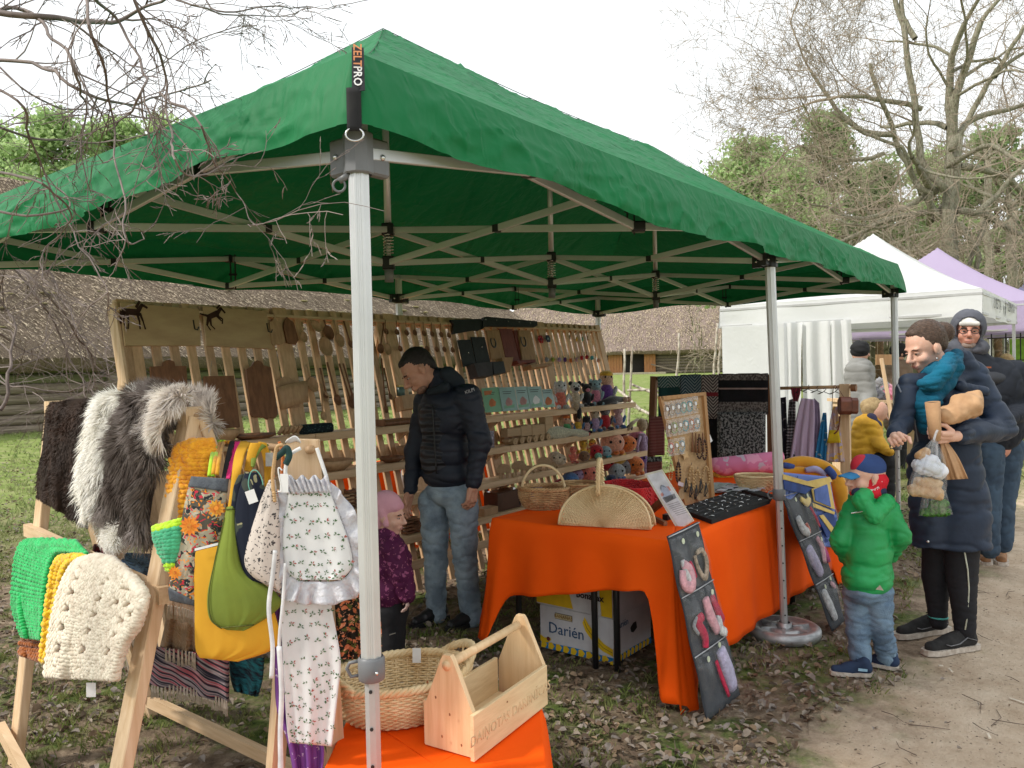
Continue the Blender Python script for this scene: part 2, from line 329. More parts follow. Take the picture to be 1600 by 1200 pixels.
gm=ground_mat('ground_soil_and_grass',False)
def gline(a,b,step):return list(np.arange(a,b,step))
xs=gline(-400,-60,20)+gline(-60,-8,2.5)+gline(-8,12,.12)+gline(12,60,2)+gline(60,421,20);ys=gline(-400,-60,20)+gline(-60,-6,2.5)+gline(-6,9,.12)+gline(9,60,2)+gline(60,421,20)
def near_bump(x,y):
 return gh(x,y)+(.014*N.noise(V((x*2.1,y*2.1,3)))+.008*N.noise(V((x*6,y*6,9))))*(1 if math.hypot(x-2,y)<12 else 0)
vs=[(x,y,near_bump(x,y)-.008)for y in ys for x in xs];nx=len(xs)
npmesh('ground',vs,[(j*nx+i,j*nx+i+1,(j+1)*nx+i+1,(j+1)*nx+i)for j in range(len(ys)-1)for i in range(nx-1)],gm,None,True,'structure')
pv=[];pfc=[];px_=gline(-3,14,.12)+gline(14,60,1.5);PN=24
for i,x in enumerate(px_):
 e0=-.45+.22*N.noise(V((x*1.3,0,1)))+.1*N.noise(V((x*4,0,2)));e1=-4.1+.3*N.noise(V((x,5,1)))
 for j in range(PN+1):y=lerp(e0,e1,j/PN);pv.append((x,y,near_bump(x,y)-.004))
for i in range(len(px_)-1):
 for j in range(PN):a=i*(PN+1)+j;pfc.append((a+1,a+PN+2,a+PN+1,a)[::-1])
npmesh('dirt_path',pv,[f[::-1]for f in pfc],gm,None,True,'structure')
def inside_path(x,y):return-4.0<y<-.55+.3*N.noise(V((x*1.3,y,1)))
def in_view(x,y,mg=120):
 d=V((x,y,0))-CAM;z=d.dot(CF)
 if z<.8:return False
 px,py=800+FPX*d.dot(CR)/z,600-FPX*d.dot(CU)/z
 return-mg<px<1600+mg and py<1200+2*mg
LV,LF,LM=[],[],[]
rnd=random.Random(5);cnt=0
while cnt<21000:
 D_=1.9+12*rnd.random()**1.9;px=rnd.uniform(-150,1750);q=CAM+(CF+CR*((px-800)/FPX))*D_;x,y=q.x,q.y
 ip=inside_path(x,y)
 if ip and rnd.random()>.035:continue
 if N.noise(V((x*.9,y*.9,7)))<-.22 and rnd.random()<.75:continue
 s=rnd.uniform(.010,.027)*(1 if not ip else .6);a=rnd.uniform(0,6.28);t1,t2=rnd.uniform(-.5,.5),rnd.uniform(-.6,.6)
 X=V((math.cos(a),math.sin(a),t1)).normalized()*s;Y=V((-math.sin(a),math.cos(a),t2)).normalized()*s*rnd.uniform(.45,.75);c=V((x,y,near_bump(x,y)+.003+.012*rnd.random()));cu=V((0,0,s*rnd.uniform(.1,.6)))
 k=len(LV);LV+=[c-X,c-X*.35+Y+cu,c-X*.35-cu*.3,c-X*.35-Y+cu,c+X*.45+Y*.8+cu,c+X*.45,c+X*.45-Y*.8+cu,c+X]
 LF+=[(k,k+2,k+1,k),(k,k+3,k+2,k),(k+1,k+2,k+5,k+4),(k+2,k+3,k+6,k+5),(k+4,k+5,k+7,k+4),(k+5,k+6,k+7,k+5)];LM+=[cnt%4]*6;cnt+=1
me=bpy.data.meshes.new('fallen_leaves');me.from_pydata(LV,[],[tuple(dict.fromkeys(f))for f in LF])
lm=[M('dead_leaf_%s'%nm,c,c2,rough=.8,sc=20)for nm,c,c2 in(('tan',(.27,.19,.12),(.17,.12,.08)),('grey',(.27,.23,.2),(.17,.145,.125)),('brown',(.15,.1,.065),(.09,.06,.04)),('pale',(.3,.25,.2),(.21,.17,.135)))]
o=link_mesh('fallen_leaves',me,lm);me.polygons.foreach_set('material_index',LM);tag(o,'dry grey and tan birch leaves lying over the ground','leaves',kind='stuff')
def grass(n_,seed,dmin,dmax,pw,hgt,test):
 rnd=random.Random(seed);GV,GF=[],[];k=0
 while k<n_:
  D_=dmin+(dmax-dmin)*rnd.random()**pw;px=rnd.uniform(-150,1750);q=CAM+(CF+CR*((px-800)/FPX))*D_
  if not test(q.x,q.y,rnd):k+=.2;continue
  for _ in range(4):
   x,y=q.x+rnd.gauss(0,.02),q.y+rnd.gauss(0,.02);h=hgt*rnd.uniform(.4,1.2);a=rnd.uniform(0,6.28);wd=.0022+.0006*D_;z=near_bump(x,y)-.01
   dx,dy=math.cos(a)*wd,math.sin(a)*wd;b=rnd.uniform(0,6.28);ln=h*rnd.uniform(.2,.9);bx,by=math.cos(b)*ln,math.sin(b)*ln
   i=len(GV);GV+=[(x-dx,y-dy,z),(x+dx,y+dy,z),(x+bx*.5,y+by*.5,z+h*.7),(x+bx,y+by,z+h)];GF+=[(i,i+1,i+2),(i+2,i+1,i+3)]
  k+=1
 return GV,GF
v1,f1=grass(7500,3,1.9,8,1.7,.045,lambda x,y,r:(not inside_path(x,y))and N.noise(V((x*1.6,y*1.6,4)))+.12>r.uniform(-.15,.45))
npmesh('short_grass',v1,f1,M('grass_blade',(.17,.24,.05),(.09,.14,.03),sc=3,c3=(.26,.27,.1),rough=.6,trans=.25),None,False,'stuff')['label']='sparse short grass sprouting among the leaf litter'
bpy.data.objects['short_grass']['category']='grass'
v1,f1=grass(13000,9,6,24,1.4,.07,lambda x,y,r:y>3 or x>8)
o=npmesh('lawn_grass',v1,f1,M('lawn_blade',(.24,.32,.08),(.14,.22,.05),sc=.8,c3=(.32,.33,.16),rough=.6,trans=.25),None,False,'stuff');tag(o,'bright green lawn grass beyond the stall','grass')
tb=B();rnd=random.Random(8)
for _ in range(150):
 D_=2+5*rnd.random()**1.3;q=CAM+(CF+CR*((rnd.uniform(0,1600)-800)/FPX))*D_;a=rnd.uniform(0,6.28);ln=rnd.uniform(.04,.22)
 p0=V((q.x,q.y,near_bump(q.x,q.y)+.004));d=V((math.cos(a),math.sin(a),0))*ln;tb.tube([p0,p0+d*.5+V((-d.y,d.x,0))*rnd.uniform(-.25,.25)+V((0,0,.006)),p0+d],[.0022,.0018,.001],4)
tag(tb.build('ground_twigs',M('twig',(.16,.12,.09),rough=.8)),'thin dead twigs scattered on the ground and path','twigs',kind='stuff')
for k,(x,y)in enumerate(((1485,1047),(1470,1040),(1590,1095),(1545,1150))):
 p=oz(x,y,.006);ww=B();a=(.5,2.2,1.2,.3)[k];d=V((math.cos(a),math.sin(a),0))*(.022,.01,.035,.02)[k];ww.beam(p-d,p+d,.012,.006,ch=.002)
 tag(ww.build('wood_chip',M('chip',(.7,.62,.5))),('larger pale wood chip lying on the path by the grey shoes','smaller pale wood chip lying beside the larger one on the path','long pale peeled stick at the right edge of the path','short pale stick low on the right of the path')[k],'wood chip')
THATCH=M('weathered_thatch',(.3,.225,.16),(.075,.055,.038),sc=34,st=(2.2,.8,.8),c3=(.2,.15,.11),bump=1,bsc=40,bst=(1.5,.5,.5),bdist=.06,det=8,ramp=(.3,.66),rough=.95)
THB=M('far_thatch',(.38,.29,.25),(.2,.145,.125),sc=6,st=(2.2,.8,.5),c3=(.29,.22,.19),bump=1,bsc=9,bdist=.15,det=9,ramp=(.3,.66),rough=.95)
LOGM=M('grey_log',(.3,.25,.2),(.15,.12,.09),sc=5,st=(.3,3,6),c3=(.22,.18,.13),bump=.6,bsc=20,bst=(.3,3,3),rough=.9)
LOGG=M('mossy_log',(.19,.2,.1),(.1,.1,.05),sc=5,st=(.3,3,6),bump=.6,bsc=20,bst=(.3,3,3),rough=.9)
def thatch_house(name,label,O,X,ln,dep,zb,ez,rz,over,straw,hipr,hipl,mat,nlog,parts=None,straw_seed=3,sl=.3,mossy=3,gap=None):
 0
 X=V(X).normalized();Y=V((0,0,1)).cross(X);Z=V((0,0,1));O=V((O[0],O[1],zb));t=T(name,label,'log house',tuple(O))
 A=O-X*over-Y*over;W_=ln+2*over;Dp=dep+2*over;hr=rz-ez
 def fr(u,v):
  s=u*W_;k=v;dy=k*Dp/2;s2=lerp(hipl*k,W_-hipr*k,u);z=ez-zb+hr*(k**.92);b=.10*N.noise(V((s2*.8,v*6,1)))+.05*N.noise(V((s2*3,v*20,2)))
  return A+X*s2+Y*(dy-b*.7)+Z*(z+b)
 b=B();nu=int(W_/.35);b.grid(fr,nu,22)
 b.grid(lambda u,v:fr(u,0)+Y*(v*.35)-Z*(.32*math.sin(v*1.57)+.06*N.noise(V((u*60,v*3,0)))),nu,4)
 b.grid(lambda u,v:(lambda q:V((q.x,q.y,q.z))+Y*2*(A+Y*Dp/2-q).dot(Y))(fr(1-u,v)),nu,10)
 for sd in(0,1):
  b.grid(lambda u,v:(lambda q:q+Y*lerp(0,2*(A+Y*Dp/2-q).dot(Y),(1-u)if sd==0 else u))(fr(sd,v)),10,12)
 rf=b.build('thatched_roof',mat,t,True)
 if straw:
  rnd=random.Random(straw_seed);sv,sf=[],[]
  for i in range(straw):
   u,v=rnd.random(),rnd.random()**.8;q=fr(u,v)+V((0,0,.02));d=(A+X*0-fr(0,0)).normalized()if False else(fr(u,max(0,v-.02))-fr(u,v)).normalized()
   d=(d+X*rnd.gauss(sl,.35)-Y*rnd.uniform(0,.25)).normalized();L_=rnd.uniform(.08,.3);w_=X*rnd.uniform(.008,.02)*(1 if zb<.5 else 3)
   if zb>.5:L_*=2
   k=len(sv);sv+=[q-w_,q+w_,q+d*L_-Y*.03];sf.append((k,k+1,k+2))
  st=npmesh('loose_straw',sv,sf,M(mat.name+'_straw',(.8,.66,.48),(.13,.095,.06),sc=14,rough=.8,det=8,c3=(.3,.235,.165)),rf);st['kind']='stuff'
 lh=(ez-zb+.12)/nlog
 gaps=gap or[]
 for k in range(nlog):
  segs=[(0,ln)]
  for g0,g1 in gaps:segs=[s for a,c in segs for s in((a,min(c,g0)),(max(a,g1),c))if s[1]-s[0]>.1]
  for a,c in segs:
   lb=B();nn=8;lb.tube([O+X*lerp(a-.25 if a==0 else a,c+.25 if c==ln else c,i/nn)+Z*(lh*(k+.5)+.015*N.noise(V((i*1.7,k*3,0))))+Y*(lh*.35)for i in range(nn+1)],lh*.54,8)
   lb.build('log',LOGG if k>=nlog-mossy else LOGM,t,True)
 wb=B();wb.box(O+X*ln/2+Y*(dep/2+.1)+Z*(ez-zb)/2,(ln-.2,dep-.4,ez-zb-.05),X);wb.build('wall_core',M('dark_chinking',(.03,.025,.02)),t)
 return t,O,X,Y
h1,O1,X1,Y1=thatch_house('thatched_log_house','low log house under a huge mossy thatched roof behind the stall',(-10,19.6),(1,.0,0),38.3,9,.18,2.05,7.4,.75,60000,5.2,3,THATCH,8,straw_seed=4,sl=.55)
cb=B();cb.box(O1+X1*18.35+V((0,-.02,.95)),(.32,.3,1.9));cb.build('corner_post',LOGM,h1)
mb=B();rnd=random.Random(12)
for _ in range(70):
 u,v=rnd.uniform(.33,.8),rnd.uniform(.02,.6);s2=u*40;y=18.85+v*5.2;z=2.05+5.35*(v**.92);mb.ell((s2-10.75,y-.02,z+.02),(rnd.uniform(.08,.25),rnd.uniform(.06,.14),rnd.uniform(.02,.04)),7,5)
tag(mb.build('moss',M('roof_moss',(.32,.28,.12),(.24,.2,.12),sc=30),h1,True),kind='stuff')
O2=dp(770,583,74);XB=CR.copy();XB.z=0
bl=40
h2,O2,X2,Y2=thatch_house('thatched_barn','far log barn with steep thatch and orange doors standing open',(O2.x,O2.y),XB,bl,12,.68,2.85,10.5,1.0,14000,6,6,THB,8,straw_seed=6,sl=.1,mossy=0,gap=[(10.9,15.4)])
ORW=M('orange_door_boards',(.5,.2,.07),(.36,.14,.05),sc=6,st=(6,6,.4),rough=.8,c3=(.42,.22,.1))
for k in range(5):
 for s0 in(10.9,14.3):b=B();b.box(O2+X2*(s0+.13+k*.27)+V((0,0,1.05))-Y2*.25,(.25,.06,1.95),X2);b.build('door_board',ORW,h2)if not(s0>14 and k>3)else None
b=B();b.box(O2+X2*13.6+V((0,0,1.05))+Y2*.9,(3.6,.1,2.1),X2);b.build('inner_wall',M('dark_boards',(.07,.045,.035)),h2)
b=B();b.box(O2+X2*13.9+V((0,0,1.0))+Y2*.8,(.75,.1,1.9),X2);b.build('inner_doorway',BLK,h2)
b=B();b.box(O2+X2*13.1+V((0,0,.06))-Y2*.7,(6,1.5,.2),X2);b.build('doorstep',M('sand_step',(.5,.44,.33)),h2)
b=B();b.beam(O2+X2*14.9+V((0,0,.9))-Y2*.5,O2+X2*17.7+V((0,0,.1))-Y2*.8,.12,.12);b.build('leaning_pole',LOGM,h2)
BIRCH=M('birch_pole',(.55,.5,.42),(.25,.2,.15),sc=18,st=(1,1,.5),rough=.8)
def pole_fence(name,label,tops,rails):
 t=T(name,label,'fence',tuple(tops[0][1]))
 for a,b_,r_ in tops:
  bb=B();n_=8;bb.tube([lerp(b_,a,i/n_)+V((.04*N.noise(V((i,a.x,0))),.04*N.noise(V((i,a.x,5))),0))for i in range(n_+1)],[r_*(1-.4*i/n_)for i in range(n_+1)],6);bb.build('pole',BIRCH,t,True)
 for a,b_ in rails:bb=B();bb.tube([a,(a+b_)/2+V((0,0,.02)),b_],[.028,.025,.022],6);bb.build('rail',BIRCH,t,True)
def up(px,py,D,px2,py2):a=dp(px,py,D);return dp(px2,py2,D),a
g=lambda px,D:(lambda q:V((q.x,q.y,gh(q.x,q.y))))(dp(px,600,D))
pole_fence('pole_fence','pale twisted fence poles with slanted rails beyond the shelf end',[(dp(976,545,14),g(972,14),.032),(dp(988,540,14.1),g(978,14.1),.03),(dp(1062,520,15),g(1050,15),.034),(dp(1120,505,15.5),g(1110,15.5),.034),(dp(1127,500,15.6),g(1118,15.6),.03)],[(dp(1000,640,12.2),dp(960,605,13.6)),(dp(1050,665,11),dp(965,625,13.4)),(dp(1040,612,14),dp(980,610,14)),(dp(1075,640,13.5),dp(985,600,14.2))])
BARK=M('oak_bark',(.33,.29,.24),(.16,.13,.1),sc=14,st=(2,2,.6),bump=.8,bsc=20,bdist=.03,rough=.95,c3=(.25,.25,.17))
TWIG=M('oak_twig',(.34,.28,.21),(.2,.16,.12),sc=2,rough=.9)
def branchy(p,d,L_,r,depth,rnd,thick,thin,up_=.0,wig=.35,split=(2,4),maxd=6,rmin=.004):
 0
 n_=2 if depth>4 else max(3,min(7,int(L_/.35)+2));pts=[p.copy()];dd=d.copy();st=[]
 for i in range(n_):
  dd=(dd+V((rnd.gauss(0,wig),rnd.gauss(0,wig),rnd.gauss(0,wig)+up_))*.5).normalized();p=p+dd*L_/n_;pts.append(p.copy());st.append((p.copy(),dd.copy(),(i+1)/n_))
 re=r*.55;(thick if r>.035 else thin).tube(pts,[lerp(r,re,i/n_)for i in range(n_+1)],7 if r>.035 else 3,cap=False)
 if depth>=maxd:return
 k=rnd.randint(*split)
 for j in range(k+1):
  q,e,t=st[-1]if j==0 else st[rnd.randint(len(st)//3,len(st)-1)]
  rr=max(rmin,lerp(r,re,t)*(rnd.uniform(.7,.85)if j==0 else rnd.uniform(.38,.62)))
  sp=e.orthogonal();sp.rotate(Matrix.Rotation(rnd.uniform(0,6.28),3,e));ang=rnd.uniform(.1,.35)if j==0 else rnd.uniform(.5,1.15)
  nd=(e*math.cos(ang)+sp*math.sin(ang)).normalized();branchy(q,nd,L_*rnd.uniform(.55,.82),rr,depth+1,rnd,thick,thin,up_,wig,split,maxd,rmin)
def bare_tree(label,foot,limbs,trunk_r,seed,maxd,cat_group=None,tw=TWIG):
 rnd=random.Random(seed);t=T('bare_tree',label,'tree',tuple(foot));th,tn=B(),B();sp_=(3,3)if maxd>4 else(2,3)
 top=limbs[0][0];n_=7;th.tube([lerp(foot,top,i/n_)+V((rnd.gauss(0,.08),rnd.gauss(0,.08),0))*(i>0)for i in range(n_+1)],[trunk_r*(1.35 if i==0 else 1-.25*i/n_)for i in range(n_+1)],10)
 for a,d,L_,r in limbs:branchy(a,V(d).normalized(),L_*(1.08 if maxd>4 else 1),r*.78,0,rnd,th,tn,.03,.33,sp_,maxd,.006)
 th.build('trunk',BARK,t,True);c=tn.build('crown',tw,t);c['kind']='stuff';return t
def cv(s,d,z):return CR*s+V((CF.x,CF.y,0)).normalized()*d+V((0,0,1))*z
OD=21.;F0=dp(1490,600,OD);F0.z=gh(F0.x,F0.y)-.1
def at_(px,py,D=OD):return dp(px,py,D)
bare_tree('great bare spreading oak with crooked limbs, the largest tree at the right',F0,[(at_(1488,215),cv(.02,.1,1),2.7,.16),(at_(1488,235),cv(.1,.1,1),3.0,.17),(at_(1490,230),cv(.6,.1,.75),3.0,.13),(at_(1462,300),cv(-.75,-.15,.35),2.8,.13),(at_(1440,170),cv(-.85,0,.35),2.4,.10),(at_(1430,60),cv(-.25,.1,.9),2.4,.1),(at_(1400,210),cv(-.9,.2,.1),3.0,.10),(at_(1500,260),cv(.9,-.1,.15),3.0,.13),(at_(1460,330),cv(-.9,.1,.0),3.2,.12),(at_(1530,330),cv(.6,-.1,-.25),2.4,.12),(at_(1440,310),cv(-.6,-.4,-.35),2.4,.11),(at_(1555,120),cv(.5,.3,.8),2.4,.08),(at_(1380,240),cv(-.8,-.2,-.2),2.6,.08),(at_(1480,260),cv(.2,-.9,.1),2.5,.1),(at_(1480,200),cv(-.1,.9,.3),2.5,.1)],.24,23,5)
tagged=bpy.data.objects['bare_tree'];lb=B()
for pts,r in(([(1488,420),(1480,330),(1486,235),(1488,150)],.24),([(1470,345),(1440,300),(1405,240),(1375,150),(1360,100)],.12),([(1475,300),(1440,250),(1425,130),(1410,40),(1395,-20)],.15),([(1488,235),(1520,170),(1570,90),(1600,40)],.12),([(1495,330),(1530,330),(1560,300),(1600,260)],.14),([(1500,350),(1530,400),(1525,470)],.13),([(1478,320),(1450,350),(1452,300),(1430,290)],.14),([(1440,310),(1410,230),(1350,210),(1300,175)],.08),([(1540,345),(1525,380),(1510,430)],.12),([(1430,340),(1370,355),(1325,350),(1308,340)],.07)):
 P_=[at_(a,c,OD+.3*math.sin(i*2.1+a))for i,(a,c)in enumerate(pts)];Q_=[]
 for i in range(len(P_)-1):
  for k in range(4):q=lerp(P_[i],P_[i+1],k/4);Q_.append(q+V((.09*N.noise(q*1.7),.09*N.noise(q*1.7+V((5,0,0))),.09*N.noise(q*1.7+V((0,7,0))))))
 Q_.append(P_[-1]);lb.tube(Q_,[.72*lerp(r,r*.55,i/(len(Q_)-1))for i in range(len(Q_))],8)
lb.build('limb',BARK,tagged,True)
for k,(px,D,hpx,seed,nm)in enumerate(((1330,30,330,31,'bare tree left of the great oak, low tangled brown crown over the white tent'),(1420,33,325,32,'slim bare tree standing right behind the great oak'),(1580,27,250,33,'bare tree with drooping branches at the right edge'),(1260,36,375,34,'small distant bare tree over the far corner of the green canopy'),(1540,36,180,35,'tall thin bare tree far behind the right edge'))):
 f_=dp(px,600,D);f_.z=gh(f_.x,f_.y);a=dp(px,hpx+70,D)
 bare_tree(nm,f_,[(a,cv(rx,rd,rzz),2.3,.09)for rx,rd,rzz in((0,0,1),(-.8,0,.5),(.8,.1,.5),(-.9,-.3,.0),(.9,-.2,.0),(.2,-.9,.3),(-.5,.6,.7))]+[(dp(px,500,D),cv(-.7,-.2,.2),2.6,.07),(dp(px,480,D),cv(.7,-.2,.2),2.6,.07)],.2,seed,4)
NEED=M('pine_needles',(.34,.46,.2),(.18,.28,.11),sc=1.2,c3=(.27,.38,.15),rough=.6,trans=.5);NEED2=M('light_pine_needles',(.52,.66,.32),(.3,.44,.18),sc=1.2,c3=(.42,.56,.24),rough=.6,trans=.5)
PBARK=M('pine_bark',(.3,.17,.1),(.16,.1,.07),sc=6,rough=.9)
def pine(label,px,ytop,D,wid,seed,mat,n=5200,base_py=None):
 wid*=1.2 if px>1000 else .9
 rnd=random.Random(seed);f_=dp(px,600,D);f_.z=gh(f_.x,f_.y);top=dp(px,ytop,D);H=top.z-f_.z;t=T('pine_tree',label,'tree',tuple(f_));b=B()
 b.tube([f_,f_+V((.1,0,H*.5)),f_+V((0,.1,H*.97))],[.22,.15,.04],7);b.build('trunk',PBARK,t,True)
 vs_,fs_=[],[];lb=B();cl=[]
 for i in range(46):
  z=H*(.42+.56*(i/46));a=rnd.uniform(0,6.28);rr=wid*(1-(i/46)**1.6*.85)*rnd.uniform(.45,1.1)
  e=f_+V((math.cos(a)*rr,math.sin(a)*rr,z+rnd.uniform(-.2,.6)));lb.tube([f_+V((0,0,z-.2)),e],[.05,.015],4,cap=False)
  for _ in range(3):cl.append((lerp(f_+V((0,0,z)),e,rnd.uniform(.55,1.05))+V((rnd.gauss(0,.25),rnd.gauss(0,.25),rnd.gauss(0,.15))),rnd.uniform(.35,.75)))
 lb.build('limb',PBARK,t)
 for i in range(int(n*2.1)):
  c,s_=cl[rnd.randrange(len(cl))];q=c+V((rnd.gauss(0,.55),rnd.gauss(0,.55),rnd.gauss(0,.35)))*s_;a=V((rnd.gauss(0,1),rnd.gauss(0,1),rnd.gauss(.4,.8))).normalized();L_=rnd.uniform(.08,.17)*D/30
  w_=a.orthogonal();w_.rotate(Matrix.Rotation(rnd.uniform(0,6),3,a));w_*=L_*.35;k=len(vs_);vs_+=[q-w_*.4,q+w_*.4,q+a*L_+w_,q+a*L_-w_];fs_.append((k,k+1,k+2,k+3))
 npmesh('crown',vs_,fs_,mat,t)
GP='pines beyond the field'
for a in(('small pine with a pointed light crown just left of the thicket',1165,222,36,1.5,41,NEED2,4200),('second pointed pine, between the small pine and the taller one',1202,232,36,1.3,42,NEED2,4200),('dark pine rising behind the bare branches left of the oak',1292,183,38,1.9,43,NEED,6200),('low pine crown between the pointed pines and the dark one',1245,262,34,1.8,44,NEED2,4800),('low broad pine leftmost behind the green canopy edge',1152,262,37,1.6,45,NEED2,4200),('green pine low behind the white tent peak',1375,262,40,2.4,46,NEED,5200),('green pine behind the oak trunk',1462,240,42,2.6,47,NEED2,5200),('pine crown behind the right edge of the oak',1560,205,42,3.0,48,NEED,6800),('rounded pale green pine seen through birch twigs at the left',95,172,34,3.2,49,NEED2,9000),('lower pale pine right of the rounded one at the left',190,190,36,2.8,50,NEED2,7500),('pale pine at the far left edge behind the roof',8,205,35,2.4,51,NEED2,6000),('small pine tip showing above the canopy slope at the left',272,182,37,1.4,52,NEED2,3600)):
 pine(*a)
vs_,fs_=[],[];rnd=random.Random(77)
for i in range(26000):
 px=rnd.choice((rnd.uniform(1140,1640),rnd.uniform(1140,1640),rnd.uniform(-80,330),rnd.uniform(300,1100)));D=rnd.uniform(42,62)if px>1080 else rnd.uniform(95,110);q=dp(px,600,D);hh=(9 if px>1080 else 6)*(1+.25*N.noise(V((px*.02,0,0))));z=rnd.uniform(0,hh)**1
 q.z=gh(q.x,q.y)+z;a=V((rnd.gauss(0,.5),rnd.gauss(0,.5),rnd.gauss(.3,.6))).normalized();L_=rnd.uniform(.4,1.5);w_=CR*rnd.uniform(.02,.07);k=len(vs_);vs_+=[q-w_,q+w_,q+a*L_];fs_.append((k,k+1,k+2))
for i in range(330):
 px=rnd.choice((rnd.uniform(1145,1640),rnd.uniform(1145,1640),rnd.uniform(0,1080)));D=rnd.uniform(40,60)if px>1080 else 100;q=dp(px,600,D);q.z=gh(q.x,q.y)-.2;w_=CR*rnd.uniform(.05,.12);k=len(vs_);h_=rnd.uniform(5,8);vs_+=[q-w_,q+w_,q+w_*.4+V((rnd.gauss(0,.3),0,h_)),q-w_*.4+V((0,0,h_))];fs_+=[(k,k+1,k+2),(k,k+2,k+3)]
o=npmesh('far_wood',vs_,fs_,M('far_twigs',(.3,.26,.19),(.14,.12,.08),sc=.6,c3=(.2,.2,.11),rough=1));tag(o,'brown tangle of the distant wood behind the tents','wood',kind='stuff')
BB=M('birch_twig',(.2,.155,.135),(.12,.09,.08),sc=9,rough=.7);t=T('birch_tree','leafless birch whose thin branches hang in from the top left','tree',(-3.2,2.6,0))
b=B();b.tube([(-3.2,2.6,-.05),(-3.25,2.7,2),(-3.1,2.9,4.2),(-3.0,3.0,6.5)],[.13,.11,.09,.05],10);b.build('trunk',M('birch_bark',(.7,.68,.64),(.2,.18,.16),sc=9,st=(1,1,3)),t,True)
rnd=random.Random(31);tw=B();lm_=B()
def spline(P_,k=6,wob=.02):
 out=[]
 for i in range(len(P_)-1):
  p0,p1,p2,p3=P_[max(0,i-1)],P_[i],P_[i+1],P_[min(len(P_)-1,i+2)]
  for j in range(k):
   t_=j/k;q=.5*((2*p1)+(p2-p0)*t_+(2*p0-5*p1+4*p2-p3)*t_*t_+(3*p1-p0-3*p2+p3)*t_**3);out.append(q+V((N.noise(q*5),N.noise(q*5+V((9,0,0))),N.noise(q*5+V((0,9,0)))))*wob)
 out.append(P_[-1]);return out
def twigs(path,r,dens,L0,depth=0):
 for i in range(1,len(path)-1):
  if rnd.random()<dens:
   d=(path[i+1]-path[i]).normalized();s_=(CR*rnd.choice((-1,1))*rnd.uniform(.3,1)+V((0,0,1))*rnd.gauss(-.1,.55)+CF*rnd.gauss(0,.4)).normalized();nd=(d+s_*rnd.uniform(.5,1.1)).normalized();L_=L0*rnd.uniform(.4,1.2);q=path[i];pp=[q.copy()]
   for _ in range(6):nd=(nd+V((rnd.gauss(0,.16),rnd.gauss(0,.16),rnd.gauss(-.03,.16)))).normalized();q=q+nd*L_/6;pp.append(q.copy())
   tw.tube(pp,[lerp(r*.55,.0008,j/6)for j in range(7)],3,cap=False)
   if depth<2:twigs(pp,r*.55,.5,L_*.5,depth+1)
   else:
    for j in(2,4,6):tw.tube([pp[j],pp[j]+nd*.012],[.0016,.0004],3)
KB=[]
for(pts,D,r)in(([(-60,10),(60,25),(170,35),(230,10),(300,-20)],2.6,.011),([(-40,20),(30,15),(80,50),(115,110),(130,170),(128,240)],2.3,.007),([(-60,100),(40,95),(110,130),(190,160),(250,150),(330,125)],2.8,.008),([(120,-30),(170,20),(215,80),(228,140),(200,180),(160,210)],2.3,.006),([(200,-30),(235,50),(258,120),(268,200),(280,250),(310,277),(360,262)],1.9,.0045),([(130,-20),(150,60),(175,150),(188,250),(190,360),(205,375),(228,362)],1.9,.004),([(255,150),(310,190),(330,240),(365,300),(395,345),(393,355)],1.9,.0028),([(-40,130),(30,160),(60,250),(110,360),(165,440),(165,500)],2.2,.004),([(300,-40),(340,15),(420,10),(480,14),(530,8),(590,-3)],2.6,.003),([(230,-20),(300,5),(370,22),(440,25),(475,18)],2.5,.0035),([(-30,190),(60,215),(150,220),(230,210),(300,170)],2.7,.005),([(-50,60),(50,150),(140,170),(220,120),(330,55),(400,40)],2.9,.004),([(-40,400),(30,430),(90,520),(130,600),(150,690)],5.5,.011),([(-40,380),(60,440),(110,500),(145,580),(150,630)],5.2,.01),([(60,400),(100,470),(160,560),(240,620)],5.4,.008),([(-40,560),(20,600),(90,610),(180,580)],5.5,.009),([(0,640),(20,560),(10,480),(-30,440)],5,.012),([(-40,330),(80,330),(100,300),(20,260)],2.4,.004),([(-30,500),(60,560),(160,620),(250,660)],5.6,.006),([(-20,270),(70,290),(110,340),(70,390),(75,440)],2.1,.0035)):
 P_=spline([dp(a,c,D+.25*math.sin(i*1.7+r*900))for i,(a,c)in enumerate(pts)],6,.02 if D<4 else .05);lm_=B();(lm_ if r>.006 else tw).tube(P_,[lerp(r,r*.3,i/(len(P_)-1))for i in range(len(P_))],6,cap=False);lm_.v and lm_.build('branch',BB,t,True)
 twigs(P_,r*.8,.7 if D>4 else .36,.3 if D<4 else .8)
b=B()
for e in((-60,10,2.6),(-60,100,2.8),(-40,400,5.5)):q=dp(*e);b.tube([V((-3.1,2.85,min(3.8,q.z+.4))),(V((-3.1,2.85,q.z+.5))+q)/2,q],[.03,.02,.012],6)
b.build('bough',BB,t,True);tag(tw.build('twigs',BB,t),kind='stuff')
